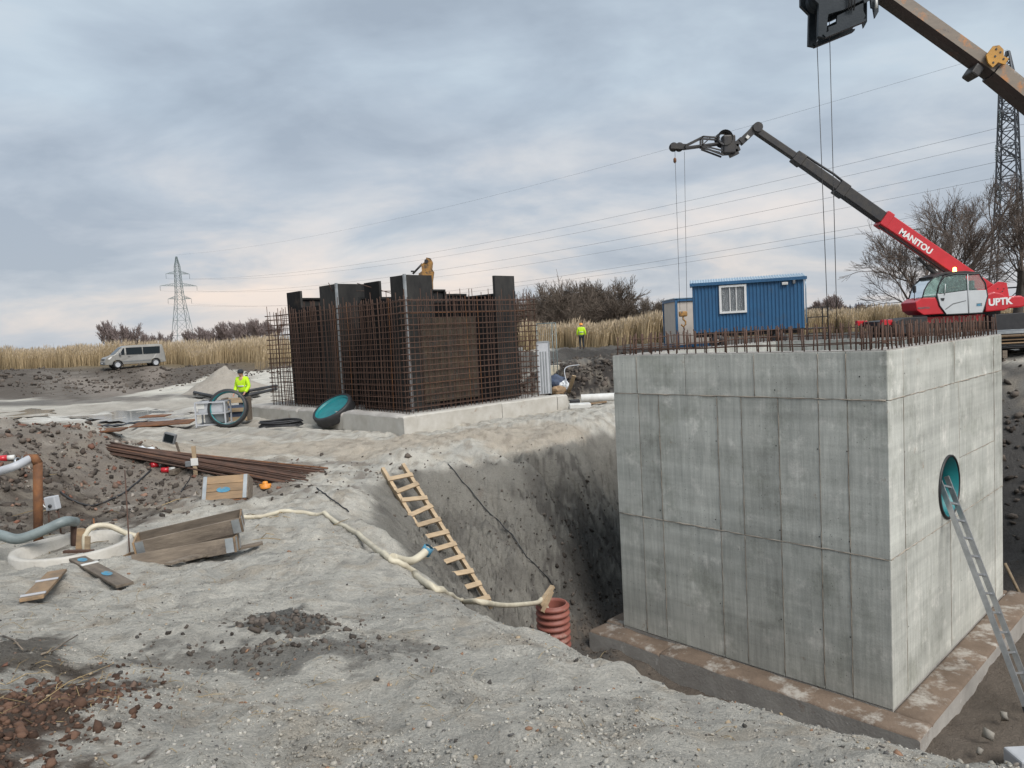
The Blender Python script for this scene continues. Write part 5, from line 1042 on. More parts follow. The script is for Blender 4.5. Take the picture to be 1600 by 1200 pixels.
mb = MB(); mb.box(((wx0+wx1)/2, -.012, (wz0+wz1)/2), (wx1-wx0, .006, wz1-wz0)); mb.build('pane', M['glass_w'], wn)
mb = MB(); n_ = 40; mb.add([(wx0+(wx1-wx0)*i/n_, .03+.015*math.sin(i*1.6), z) for i in range(n_+1) for z in (wz0, wz1)], [(2*i, 2*i+2, 2*i+3, 2*i+1) for i in range(n_)]); mb.build('curtain', M['curtain'], wn)
mb = MB(); mb.box((CW/2, DP/2, zb-.02), (CW, DP, .05)); mb.build('floor', M['dsteel'], cabn)
mb = MB(); mb.bbox((CW*.835, -.1, zt-.22), (.24, .10, .12), .02); mb.build('wall_lamp', M['white_d'], cabn)
mb = MB(); mb.bbox((CW*.915, -.1, zt-.18), (.1, .12, .16), .02); mb.build('camera_box', M['plastic_g'], cabn)
mb = MB(); mb.tube([(CW+.06, -.05, zt-.08), (CW+.08, -.05, zt-.4), (CW+.08, -.05, zb+.2)], .03, 6); mb.build('downpipe', M['blue_roof'], cabn)
mb = MB(); [mb.box((CW/2, y_, zb-.13), (CW-.1, .1, .16)) for y_ in (.3, DP-.3)]; mb.build('chassis', M['dsteel'], cabn)
for x_ in (CW*.22, CW*.78):
    for y_ in (.15, DP-.15):
        mb = MB(); mb.lathe([(.12, -.09), (.30, -.1), (.33, 0), (.30, .1), (.12, .09)], (x_, y_, .33), 18, Matrix.Rotation(R(90), 3, 'X')); mb.build('wheel', M['black'], cabn)
pf = MB(); x1 = CW+.12; x2 = CW+.95; pf.box(((x1+x2)/2, .8, zb-.06), (x2-x1, 1.4, .06))
for x_, y_ in ((x1+.03, .12), (x2, .12), (x2, 1.48)): pf.box((x_, y_, zb+.35 if x_ == x2 else zb+.15), (.045, .045, 1.0 if x_ == x2 else .5)); pf.box((x_, y_, (zb-.1)/2), (.05, .05, zb-.1))
for z_ in (zb+.82, zb+.42): pf.box(((x1+x2)/2, .12, z_), (x2-x1, .04, .04)); pf.box((x2, .8, z_), (.04, 1.36, .04))
for i in range(3): pf.box(((x1+x2)/2, -.05-.26*i, zb-.25-.25*i), (.8, .24, .04))
pf.build('entrance_platform', M['dsteel'], cabn)
# beige container behind its left end
q0 = PY(1057, 528, 36); q1 = PY(1092, 526, 36); cz_ = g1(q0[0], 36.5); zt2 = PY(1057, 467, 36)[2]-cz_
bc = thing('beige_container', 'beige walled container with blue frame half hidden behind the blue cabin', 'container', (q0[0], 36, cz_))
W2 = 2.4; mb = MB(); mb.box((W2/2, 1.5, zt2/2+.05), (W2-.1, 2.9, zt2-.14)); mb.build('wall', M['beige'], bc)
for x_, y_ in ((.05, .05), (W2-.05, .05), (.05, 2.95), (W2-.05, 2.95)): mb = MB(); mb.box((x_, y_, zt2/2), (.11, .11, zt2)); mb.build('post', M['blue'], bc)
for z_ in (.06, zt2-.06): mb = MB(); mb.box((W2/2, .04, z_), (W2-.22, .12, .13)); mb.box((W2/2, 2.96, z_), (W2-.22, .12, .13)); mb.box((.05, 1.5, z_), (.12, 2.78, .13)); mb.build('rail', M['blue'], bc)
mb = MB(); mb.box((W2/2, 1.5, zt2+.025), (W2+.1, 3.1, .04)); mb.build('roof', M['blue_roof'], bc)
# concrete blocks and planks that carry the cabin and container
UPZ = np.array([0, 0, 1.0])
def V3(p_): return Vector((float(p_[0]), float(p_[1]), float(p_[2])))
def on(px, py, dz=0.0): return V3(G(px, py)+UPZ*dz)
def smooth_path(pts, n=8):
    P = [pts[0]]+list(pts)+[pts[-1]]; out = []
    for i in range(1, len(P)-2):
        for k in range(n):
            t = k/n; a, b, c, d = P[i-1], P[i], P[i+1], P[i+2]
            out.append(.5*((2*b)+(c-a)*t+(2*a-5*b+4*c-d)*t*t+(-a+3*b-3*c+d)*t**3))
    return out+[pts[-1]]
def drape(pts, r_, lift=0.0):
    """points pushed up so that the hose rests on the ground"""
    X = np.array([p_.x for p_ in pts]); Yq = np.array([p_.y for p_ in pts]); h = gz(X, Yq)
    return [Vector((p_.x, p_.y, max(p_.z, float(z)+r_*.7+lift))) for p_, z in zip(pts, h)]

# ------------------------------------------------------------------ timber ladder on the pit flank
A = V3(PY(618, 742, 14.05)); B = V3(PY(742, 942, 12.0)); A.z = g1(A.x, A.y)+.14; B.z = max(B.z, g1(B.x, B.y)+.16); d = (B-A).normalized(); sd_ = Vector((-.80, -.25, 0)); sd_ = (sd_ - d*sd_.dot(d)).normalized(); sd_.z *= .3; sd_.normalize(); nrm = d.cross(sd_); nrm = nrm if nrm.z > 0 else -nrm
wl = thing('timber_ladder', 'home made timber ladder lying on the sandy pit flank', 'ladder', A)
L = (B-A).length; HWL = .21
for s_ in (-1, 1): mb = MB(); o_ = sd_*s_*HWL; mb.bar(o_-d*.12, o_+d*(L+.25+.05*s_), .065, .10, up=nrm); mb.build('stile', M['wood'], wl)
for i in range(11):
    c_ = d*(.22+i*L/10.6)+nrm*.064; tl = random.gauss(0, .03); mb = MB(); mb.bar(c_-sd_*(HWL+.04)+d*tl, c_+sd_*(HWL+random.uniform(.02, .07))-d*tl, .095, .026, up=nrm); mb.build('rung', M['wood'], wl)
# ------------------------------------------------------------------ aluminium ladder in the round opening
top = K + br*2.46 - bl*-.02; top = Vector((top[0], top[1], -1.28)); bot = Vector(tuple(PZ(1612, 1112, -4.15))); bot.z = -4.12
al = thing('aluminium_ladder', 'long aluminium ladder leaning into the teal round opening', 'ladder', bot)
dv = (top-bot); top2 = dv + dv.normalized()*.18; d = dv.normalized(); sd_ = d.cross(Vector((0, 0, 1))).normalized(); nrm = sd_.cross(d).normalized()
sd_ = (Vector(tuple(br))-d*d.dot(Vector(tuple(br)))).normalized(); nrm = sd_.cross(d).normalized()
for s_ in (-1, 1):
    mb = MB(); mb.bar(sd_*s_*.17, top2+sd_*s_*.17, .032, .075, up=nrm); st_ = mb.build('stile', M['alu'], al)
    mb = MB(); mb.bar(sd_*s_*.17-d*.03, sd_*s_*.17+d*.05, .04, .085, up=nrm); mb.build('rubber_foot', M['black'], st_)
nr_ = int(top2.length/.28)
for i in range(nr_): c_ = d*(.2+i*.28); mb = MB(); mb.bar(c_-sd_*.155, c_+sd_*.155, .03, .03, up=nrm); mb.build('rung', M['alu'], al)
# ------------------------------------------------------------------ corrugated sump pipe
q = PY(863, 942, 10.9); zb_ = g1(q[0], q[1])
sp = thing('sump_pipe', 'upright red brown corrugated drain pipe at the pit floor', 'pipe', (q[0], q[1], zb_)); Hs = q[2]-zb_; mb = MB(); prof = []; n_ = max(8, int(Hs/.095))
for i in range(n_):
    z = i*Hs/n_; dz = Hs/n_; prof += [(.218, z), (.222, z+dz*.12), (.255, z+dz*.3), (.26, z+dz*.5), (.255, z+dz*.68), (.222, z+dz*.88)]
prof += [(.225, Hs), (.205, Hs), (.20, Hs-.05), (.20, .02)]
mb.lathe(prof, n=36); mb.build('corrugated_wall', M['redbrown'], sp)
mb = MB(); mb.bar((-.20, -.2, Hs+.05), (.02, .05, Hs+.24), .07, .05); mb.bar((-.16, -.22, Hs-.05), (.0, -.05, Hs+.2), .05, .05); tag(mb.build('timber_offcut', M['wood'], None, Vector(sp.location)), 'short timber offcut lying over the corrugated pipe mouth', 'timber')
# ------------------------------------------------------------------ cream pump hoses
def hose(name, pts, r_, mat, label, drp=True, n=8):
    P = smooth_path(pts, 6); P = drape(P, r_) if drp else P; mb = MB(); mb.tube(P, r_, n); return tag(mb.build(name, mat), label, 'hose')
hose('flat_hose', [on(362, 810), on(420, 807), on(480, 804), on(520, 815), on(560, 838), on(600, 868), on(625, 885), on(648, 897)], .032, M['cream'], 'cream hose running over the sand towards the timber ladder')
pB_ = V3(PY(745, 940, 7.9)); e1 = V3(PY(790, 946, 9.2)); e2 = V3(PY(838, 942, 10.5)); e3 = Vector((q[0]-.15, q[1]-.08, q[2]+.08)); e4 = Vector((q[0]-.02, q[1], q[2]-.25))
hose('flat_hose', [on(648, 900), on(690, 926), on(722, 942), pB_, e1, e2, e3, e4], .034, M['cream'], 'cream hose leading over the bank edge into the corrugated pipe')
hose('flat_hose', [on(614, 878, .03), V3(PY(640, 877, 7.7)), V3(PY(658, 868, 7.9)), V3(PY(668, 858, 8.0))], .045, M['cream'], 'limp cream hose end with a blue coupling over the pit edge', False)
mb = MB(); p_ = V3(PY(667, 860, 8.0)); mb.lathe([(.05, -.05), (.06, -.05), (.06, .05), (.05, .05)], p_, 14, Matrix.Rotation(R(35), 3, 'Y')); tag(mb.build('hose_coupling', M['blue_pen']), 'small blue coupling on the limp hose end', 'coupling')
# ropes lying down the flank
for a, b, lab in (((700, 728), (868, 925), 'long thin black cable running down the middle of the pit flank'), ((632, 742), (748, 915), 'thin black cable beside the timber ladder'), ((495, 765), (545, 802), 'short black cable on the sand left of the timber ladder')):
    P = [V3(G(a[0]+(b[0]-a[0])*t, a[1]+(b[1]-a[1])*t)+UPZ*.02) for t in np.linspace(0, 1, 16)]; mb = MB(); mb.tube(P, .011, 5); tag(mb.build('cable', M['black']), lab, 'cable')
# ------------------------------------------------------------------ manhole ring with its hoses, planks and posts
mh = PZ(113, 850, -.78); mhz = -1.6
mo = thing('manhole_ring', 'round concrete manhole ring sunk into the sand at left', 'manhole', (mh[0], mh[1], mhz)); mb = MB(); H_ = -.78-mhz
mb.lathe([(.66, 0), (.66, H_-.02), (.645, H_), (.59, H_), (.575, H_-.03), (.56, H_-.03), (.56, 0.25)], n=48); mb.build('ring_wall', M['conc_pale'], mo)
mb = MB(); mb.lathe([(0, .3), (.555, .3)], n=32); mb.build('water', M['water'], mo)
def post(name, px, ytop, ybot, y, r_, mat, label, cat='pipe'):
    a = V3(PY(px[0], ytop, y)); b = V3(PY(px[1], ybot, y)); mb = MB(); mb.tube([a, b], r_, 14); o = mb.build(name, mat); return tag(o, label, cat), a, b
_, t1, _ = post('standpipe', (59, 60), 722, 866, 9.35, .055, M['rust_o'], 'tall rusty orange steel standpipe rising from the manhole')
_, t2, _ = post('standpipe', (115, 116), 812, 868, 9.3, .038, M['rust'], 'short dark rusty standpipe at the manhole')
mb = MB(); mb.tube([t1+Vector((0, 0, -.02)), t1+Vector((-.03, 0, .05)), t1+Vector((-.16, .02, .05))], .058, 12); tag(mb.build('pipe_elbow', M['rust_o']), 'rusty elbow on top of the tall standpipe', 'pipe')
hose('suction_hose', [t1+Vector((-.1, .02, .05)), V3(PY(25, 728, 9.1)), V3(PY(0, 736, 9.1)), V3(PY(-50, 748, 9.2)), V3(PY(-110, 790, 9.4))], .052, M['boxgrey'], 'pale grey hose joined to the tall standpipe elbow', False, 12)
hose('suction_hose', [t2+Vector((.02, 0, -.03)), V3(PY(100, 815, 9.0)), V3(PY(70, 828, 8.9)), V3(PY(30, 842, 8.8)), V3(PY(0, 836, 8.8)), V3(PY(-60, 820, 9.0))], .062, M['hose_g'], 'thick grey green hose curving from the short standpipe to the left edge', False, 12)
mb = MB()
for t in (.06, .14): p_ = t1+Vector((-.1-t*1.2, .02, .045-t*.25)); mb.lathe([(.054, -.012), (.062, -.012), (.062, .012), (.054, .012)], p_, 14, Matrix.Rotation(R(80), 3, 'Y'))
tag(mb.build('hose_clamp', M['steel']), 'pair of steel clamp bands on the pale grey hose', 'clamp')
mb = MB(); a, b = V3(PY(127, 826, 8.9)), V3(PY(123, 882, 8.9)); mb.bar(a, b, .09, .03, up=(0, 1, 0)); tag(mb.build('upright_plank', M['wood_o']), 'orange brown upright plank standing in the manhole', 'plank')
mb = MB(); a, b = V3(PY(137, 838, 8.75)), V3(PY(136, 890, 8.75)); mb.bar(a, b, .06, .025, up=(0, 1, 0)); tag(mb.build('upright_plank', M['wood']), 'pale upright plank against the manhole rim', 'plank')
mb = MB(); mb.bar(V3(PY(100, 862, 8.6)), V3(PY(146, 861, 8.6)), .05, .03); tag(mb.build('cross_bar', M['rust']), 'rusty bar lying across the manhole mouth', 'bar')
hose('pump_hose', [V3(PY(134, 868, 8.9)), V3(PY(133, 838, 8.9)), V3(PY(146, 823, 9.0)), V3(PY(170, 822, 9.1)), V3(PY(200, 834, 9.2)), V3(PY(232, 842, 9.3)), V3(PY(258, 846, 9.5))], .034, M['cream'], 'cream hose arching out of the manhole to the timber collars', False)
mb = MB(); mb.tube([V3(PY(195, 735, 9.6)), V3(PY(203, 872, 8.7))], .008, 6); tag(mb.build('rebar_stake', M['rust']), 'thin upright rusty rebar stake beside the timber collars', 'stake')
mb = MB(); mb.tube([V3(PY(146, 810, 9.4)), V3(PY(148, 826, 9.35))], .010, 6); tag(mb.build('rebar_stake', M['rust_o']), 'short orange rebar stub behind the manhole', 'stake')
# ------------------------------------------------------------------ switch box and cables
eb = V3(PY(82, 786, 10.4)); ez = g1(eb.x, eb.y)
et = thing('switch_box', 'light grey electric switch box on a stand by the rusty standpipe', 'switch box', (eb.x, eb.y, ez)); ez = eb.z-ez
mb = MB(); mb.bbox((0, 0, ez), (.185, .10, .20), .015, Matrix.Rotation(R(-12), 3, 'Z') @ Matrix.Rotation(R(-8), 3, 'Y')); mb.build('box', M['boxgrey'], et)
mb = MB(); mb.lathe([(0, .02), (.022, .02), (.025, 0)], (.0, -.06, ez-.03), 12, Matrix.Rotation(R(90), 3, 'X')); mb.build('knob', M['black'], et)
for s_ in (-1, 1): mb = MB(); mb.tube([(s_*.08, 0, 0), (s_*.07, 0, ez-.09)], .012, 6); mb.build('leg', M['rust'], et)
mb = MB(); P = smooth_path([eb+Vector((-.07, -.05, -.05)), eb+Vector((-.14, -.05, .0)), eb+Vector((-.15, -.05, -.2)), eb+Vector((-.13, 0, -.45))], 5); mb.tube(P, .008, 5); tag(mb.build('cable', M['white_d']), 'pale cable looping down from the grey switch box', 'cable')
P = drape(smooth_path([on(95, 772), on(118, 786), on(150, 790), on(185, 776), on(210, 758), on(236, 736)], 6), .012); mb = MB(); mb.tube(P, .016, 6); tag(mb.build('cable', M['black']), 'black power cable sagging along the foot of the rubble bank', 'cable')
P = drape(smooth_path([on(250, 738), on(275, 732), on(300, 722), on(312, 735), on(295, 752), on(283, 770)], 6), .01); mb = MB(); mb.tube(P, .012, 6); tag(mb.build('cable', M['black']), 'tangled black cable below the survey stake', 'cable')
P = drape(smooth_path([on(312, 725), on(335, 732), on(360, 740), on(378, 752)], 6), .01); mb = MB(); mb.tube(P, .010, 6); tag(mb.build('cable', M['black']), 'thin black cable right of the survey stake', 'cable')
for (px, py, lab, rz) in ((245, 731, 'red and white power plug lying left of the other plug', .9), (263, 738, 'red and white power plug lying nearest the survey stake', .2), (10, 722, 'red power plug at the left edge on the rubble', .4)):
    p_ = on(px, py, .05); pt = thing('power_plug', lab, 'plug', p_, rz); mb = MB(); mb.tube([(-.12, 0, 0), (.02, 0, 0)], .055, 12); mb.build('body', M['red'], pt); mb = MB(); mb.tube([(.021, 0, 0), (.13, 0, 0)], .045, 12); mb.build('collar', M['white_d'], pt)
# ------------------------------------------------------------------ flood lamp, survey stake, tarp
p_ = on(284, 716); fl = thing('flood_lamp', 'small dark flood lamp tilted on a post by the rebar bundle', 'lamp', p_); h_ = float(PY(267, 684, p_.y)[2]-p_.z); ox = float(PY(267, 684, p_.y)[0]-p_.x)
mb = MB(); mb.bar((0, 0, -.05), (ox*.5, 0, h_-.1), .04); mb.build('post', M['wood_g'], fl)
mb = MB(); mb.bbox((ox, -.05, h_), (.26, .09, .22), .015, Matrix.Rotation(R(18), 3, 'Y')); lh = mb.build('lamp_head', M['plastic_g'], fl); mb = MB(); mb.box((ox, -.102, h_), (.2, .006, .16), Matrix.Rotation(R(18), 3, 'Y')); mb.build('lens', M['glass_d'], lh)
p_ = on(306, 744); ss_ = thing('survey_stake', 'pale wooden survey stake with white tags beside the rebar bundle', 'stake', p_, .2); hs = float(PY(305, 697, p_.y)[2]-p_.z); mb = MB(); mb.box((0, 0, hs/2-.05), (.075, .03, hs+.1)); mb.build('stake', M['wood'], ss_)
mb = MB(); mb.box((0, -.02, hs*.48), (.13, .008, .14)); mb.build('tag', M['white_d'], ss_); mb = MB(); mb.bbox((-.12, 0, hs*.42), (.1, .07, .1), .01); mb.build('socket', M['plastic_g'], ss_)
def sheet(name, px, py, w_, h_, rz, mat, label, cat, amp=.06, n=14, lift=.02):
    c_ = G(px, py); ca, sa = math.cos(rz), math.sin(rz); X, Yq = [], []
    for i in range(n+1):
        for j in range(n+1):
            u = (i/n-.5)*w_; v = (j/n-.5)*h_; sc = 1+.12*math.sin(i*2.1+j*1.3); X.append(c_[0]+(u*ca-v*sa)*sc); Yq.append(c_[1]+(u*sa+v*ca)*sc)
    X = np.array(X); Yq = np.array(Yq); Zq = gz(X, Yq)+lift+amp*np.abs(fbm(X*2.5+5, Yq*2.5, 3)); mb = MB(); mb.add(list(zip(X, Yq, Zq)), [(i*(n+1)+j, (i+1)*(n+1)+j, (i+1)*(n+1)+j+1, i*(n+1)+j+1) for i in range(n) for j in range(n)], 0, True); o = mb.build(name, mat)
    md = o.modifiers.new('thickness', 'SOLIDIFY'); md.thickness = .012; return tag(o, label, cat)
sheet('white_tarp', 231, 715, .62, .3, -.5, M['tarp'], 'crumpled white tarp scrap on the rubble edge by the rebar bundle', 'tarp', .10, lift=.12)
sheet('black_sheet', 182, 665, 1.9, .55, .15, M['sheet_bk'], 'flat black plastic sheet beside the rusty steel plates', 'sheet', .05)
for (px, py, w_, d_, rz, lab) in ((256, 664, 1.9, .9, .15, 'large rusty steel plate lying on the wet sand'), (243, 656, 1.0, .5, -.1, 'small bent orange rusty plate on top of the large plate'), (176, 676, .5, .4, .1, 'small dark rusty plate at the end of the rebar bundle')):
    p_ = on(px, py); mb = MB(); mb.bbox((0, 0, .06 if 'small bent' not in lab else .13), (w_, d_, .035), .006, Matrix.Rotation(R(3), 3, 'X')); tag(mb.build('steel_plate', M['rust_o'], None, p_, (0, 0, rz)), lab, 'steel plate')
# ------------------------------------------------------------------ rebar bundle on the sand
P0, P1 = on(498, 746), on(168, 692); rb = thing('rebar_bundle', 'long bundle of rusty reinforcing bars lying across the sand', 'rebar bundle', P0); dv = P1-P0; d = dv.normalized(); s2_ = Vector((-d.y, d.x, 0)).normalized(); Lb = dv.length
rg = random.Random(11); layers = [(k, j) for j, m_ in enumerate((15, 13, 9)) for k in range(m_)]
NS = 14
for (k, j) in layers:
    off = (k-7+j*.8)*.040; st_ = rg.uniform(0, .35) if rg.random() < .7 else rg.uniform(0, 1.2); fan = off*rg.uniform(.8, 1.7); pts = []
    for i in range(NS+1):
        t = i/NS; pt = d*(st_+t*(Lb-st_-rg.uniform(0, .02))) + s2_*(fan*(1-t)**1.5*1.2+off*.9); h_ = g1(P0.x+pt.x, P0.y+pt.y)-P0.z if i % 2 == 0 else None
        pts.append([pt, h_])
    hs_ = [x_[1] for x_ in pts]
    for i in range(1, NS, 2): hs_[i] = (hs_[i-1]+hs_[i+1])/2
    lin = np.polyfit(range(NS+1), hs_, 1); lin[1] += .03; zz = [float(np.polyval(lin, i)) for i in range(NS+1)]
    mb = MB(); mb.tube([Vector((x_[0].x, x_[0].y, z_+.05+j*.040+rg.uniform(0, .006))) for x_, z_ in zip(pts, zz)], .017, 6); mb.build('rebar', M['rust_o'] if rg.random() < .22 else M['rust'], rb)
for t in (.25, .62):
    pt = P0.lerp(P1, t); mb = MB(); mb.bbox((0, 0, .02), (.12, .9, .10), .01); tag(mb.build('support_beam', M['wood_g'], None, (pt.x, pt.y, g1(pt.x, pt.y)-.02), (0, 0, math.atan2(d.y, d.x))), 'short timber bearer under the %s of the rebar bundle' % ('near half' if t < .4 else 'far half'), 'timber')
# ------------------------------------------------------------------ pallet collars, crate, boards
def collar(name, loc, rz, tilt, w_, d_, label, mats=('wood_o', 'wood_g'), nb=1, roll=0.0):
    t = thing(name, label, 'pallet collar', loc, rz); t.rotation_euler = (roll, tilt, rz); th = .022; h1 = .19
    for k in range(nb):
        for (c_, s_) in (((0, -d_/2, h1*(k+.5)), (w_, th, h1-.006)), ((0, d_/2, h1*(k+.5)), (w_, th, h1-.006)), ((-w_/2-th*.52, 0, h1*(k+.5)), (th, d_+th, h1-.006)), ((w_/2+th*.52, 0, h1*(k+.5)), (th, d_+th, h1-.006))):
            mb = MB(); mb.bbox(c_, s_, .003); mb.build('board', M[mats[0] if c_[0] else mats[1]], t)
        for sx in (-1, 1):
            for sy in (-1, 1):
                mb = MB(); mb.box((sx*(w_/2-.05), sy*(d_/2+th/2+.003), h1*(k+.5)), (.09, .004, h1-.02)); mb.box((sx*(w_/2+th+.003), sy*(d_/2-.05), h1*(k+.5)), (.004, .09, h1-.02)); mb.build('hinge_plate', M['steel'], t)
    return t
p_ = on(283, 880); collar('pallet_collar', p_+Vector((-.02, .12, .0)), R(14), R(-4), 1.22, .36, 'lower weathered timber pallet collar beside the manhole', roll=R(-8))
collar('pallet_collar', p_+Vector((.02, .30, .20)), R(17), R(-7), 1.18, .34, 'upper timber pallet collar with metal corners on the stack by the manhole', ('wood_o', 'wood_g'), roll=R(6))
for k_, (a_, b_, lab_) in enumerate((((262, 886), (352, 862), 'lowest loose board fanned out in front of the pallet collars'), ((285, 884), (362, 868), 'second loose board fanned out in front of the pallet collars'), ((330, 868), (374, 856), 'short loose board end right of the pallet collars'))):
    A_, B_ = on(*a_, .03+.03*k_), on(*b_, .06+.03*k_); mb = MB(); mb.bar(A_, B_, .09, .025); tag(mb.build('loose_board', M['wood_g']), lab_, 'board')
p2_ = on(350, 872); mb = MB(); mb.bbox((0, 0, .05), (.95, .10, .03), .004, Matrix.Rotation(R(-4), 3, 'Y')); tag(mb.build('loose_board', M['wood_g'], None, p2_+Vector((-.05, .1, 0)), (0, 0, R(22))), 'loose board sticking out under the pallet collars', 'board')
p_ = on(346, 785); ct = thing('tilted_crate', 'small tilted timber crate with a blue paint mark', 'crate', p_+Vector((0, .12, .0)), R(6)); ct.rotation_euler = (R(-28), 0, R(6))
for k in range(3): mb = MB(); mb.bbox((0, 0, .075+.135*k), (.68, .022, .13), .003); bd_ = mb.build('board', M['wood_o'], ct)
mb = MB(); mb.lathe([(0, 0), (.06, .0005), (.085, .002)], (-.02, -.016, .17), 20, Matrix.Rotation(R(90), 3, 'X') @ Matrix.Diagonal((1.3, .55, 1))); mb.build('paint_mark', M['blue_pen'], ct)
for s_ in (-1, 1): mb = MB(); mb.bbox((s_*.355, .15, .21), (.022, .32, .40), .003); mb.build('end_board', M['wood_g'], ct); mb = MB(); mb.box((s_*.32, -.016, .21), (.06, .005, .40)); mb.build('corner_plate', M['steel'], ct)
mb = MB(); mb.bbox((0, .15, -.012), (.69, .32, .02), .003); mb.build('bottom_board', M['rust_o'], ct)
for (ea, eb_, w_, lab, wet) in (((50, 944), (90, 899), .17, 'weathered brown board with two pale cross strips lying on the sand', 0), ((113, 874), (196, 920), .16, 'long board with blue paint and pale strips below the manhole', 1)):
    A_, B_ = on(*ea, .035), on(*eb_, .035); c_ = (A_+B_)/2; dd = (B_-A_); L_ = dd.length; dd.normalize(); bt = thing('scrap_board', lab, 'board', c_); sdv = Vector((-dd.y, dd.x, 0)).normalized(); upv = dd.cross(sdv); rm = Matrix((dd, sdv, upv)).transposed(); bt.rotation_euler = rm.to_euler()
    mb = MB(); mb.bbox((0, 0, 0), (L_, w_, .028), .004); mb.build('board', M['wood_g'] if wet else M['wood_o'], bt)
    for f in ((-.44, .06) if not wet else (-.42, -.12)): mb = MB(); mb.bbox((f*L_, 0, .022), (.05, w_+.01, .014), .003); mb.build('strip', M['white_d'] if wet else M['boxgrey'], bt)
    if wet:
        for f in (-.27, .2): mb = MB(); mb.lathe([(0, 0), (.06, .0004), (.075, .002)], (f*L_, 0, .0165), 16, Matrix.Diagonal((1.5, .6, 1))); mb.build('paint_mark', M['blue_pen'], bt)
p_ = on(415, 764); oc = thing('orange_cap', 'small bright orange plastic cap on the sand', 'cap', p_); mb = MB(); mb.lathe([(0, .12), (.04, .115), (.05, .08), (.05, .06), (.09, .05), (.09, .0)], n=16); mb.build('cap', M['orange_p'], oc); mb = MB(); mb.tube([(-.1, 0, .05), (.1, 0, .05)], .025, 8); mb.build('grip', M['orange_p'], oc)
# ------------------------------------------------------------------ teal lined rubber rings
def ring(loc, rot, Ro, label, wdt=.26):
    t = thing('pipe_seal_ring', label, 'ring', loc); t.rotation_euler = rot; mb = MB(); r_ = Ro
    mb.lathe([(r_-.09, -wdt/2), (r_-.02, -wdt/2), (r_, -wdt/2+.03), (r_-.015, -.02), (r_, 0.03), (r_, wdt/2-.03), (r_-.02, wdt/2), (r_-.09, wdt/2)], n=56); mb.build('rubber_rim', M['black'], t)
    mb = MB(); mb.lathe([(r_-.088, -wdt/2+.015), (r_-.105, -wdt/2+.01), (r_-.105, wdt/2-.01), (r_-.088, wdt/2-.015)], n=56); mb.build('liner', M['teal'], t); return t
p_ = on(358, 668); ring(p_+Vector((0, .05, .62)), (R(78), 0, R(6)), .62, 'big black ring with teal liner standing upright in front of the worker')
p_ = on(522, 668); Rr = .66; rg_ = ring(p_+Vector((-.02, .22, .50)), Vector((-.34, -.42, .83)).to_track_quat('Z', 'Y').to_euler(), Rr, 'black ring with teal inside leaning on the pale footing', .32)
mb = MB(); mb.lathe([(0, .07), (Rr-.107, .07)], n=48); mb.build('end_disc', M['teal'], rg_)
p_ = on(438, 669); co = thing('cable_coil', 'flat coil of black pipe lying before the pale footing', 'coil', p_+Vector((0, .1, .02)))
for k in range(5): mb = MB(); rr = .66-.035*(k % 3); mb.tube([(rr*math.cos(a), .62*rr*math.sin(a), .03+.035*k+.012*math.sin(3*a+k)) for a in np.linspace(0, 6.283, 41)], .024, 6, caps=False); mb.build('turn', M['black'], co)
# generator cage behind the ring
p_ = on(326, 668); ge = thing('generator', 'grey welding generator in a steel frame behind the upright ring', 'generator', p_+Vector((.02, .42, 0)), R(4)); W_, D_, H_ = .92, .6, .80
for x_ in (-W_/2, W_/2):
    for y_ in (-D_/2, D_/2): mb = MB(); mb.box((x_, y_, H_/2), (.045, .045, H_)); mb.build('frame_post', M['boxgrey'], ge)
for z_ in (.06, .42, H_-.02): mb = MB(); [mb.box((0, y_, z_), (W_-.05, .035, .04)) for y_ in (-D_/2, D_/2)]; [mb.box((x_, 0, z_), (.035, D_-.05, .04)) for x_ in (-W_/2, W_/2)]; mb.build('frame_rail', M['boxgrey'], ge)
mb = MB(); mb.bbox((0, 0, .60), (W_-.12, D_-.12, .34), .02); mb.build('housing', M['boxgrey'], ge); mb = MB(); mb.bbox((.1, 0, .25), (W_-.3, D_-.15, .30), .02); mb.build('engine', M['plastic_g'], ge); mb = MB(); mb.box((-.3, -D_/2+.05, .66), (.22, .012, .16)); mb.build('control_panel', M['white_d'], ge)
# crate of fittings seen through the upright ring
p_ = on(362, 662); kx = thing('fittings_crate', 'slatted timber crate of fittings seen through the upright ring', 'crate', p_+Vector((-.02, .62, 0)), R(3))
for z_ in (.12, .42, .72): mb = MB(); mb.bbox((0, -.3, z_), (.8, .025, .13), .003); mb.bbox((0, .3, z_), (.8, .025, .13), .003); mb.build('slat', M['wood'], kx)
for x_ in (-.38, .38): mb = MB(); mb.bbox((x_, 0, .42), (.06, .57, .8), .003); mb.build('end', M['wood_g'], kx)
mb = MB(); mb.bbox((0, 0, .3), (.66, .5, .5), .05); mb.build('fittings', M['bluebag'], kx)
# dark pipes on the ground behind the worker
for i, (a, b, lab) in enumerate((((304, 617), (336, 624), 'black pipe end lying on wet sand left of the worker'), ((388, 615), (432, 606), 'upper black pipe lying right of the worker'), ((386, 622), (432, 612), 'lower black pipe lying right of the worker'))):
    A_, B_ = on(*a, .12), on(*b, .12); mb = MB(); mb.tube([A_, B_], .085, 12); tag(mb.build('black_pipe', M['black']), lab, 'pipe')
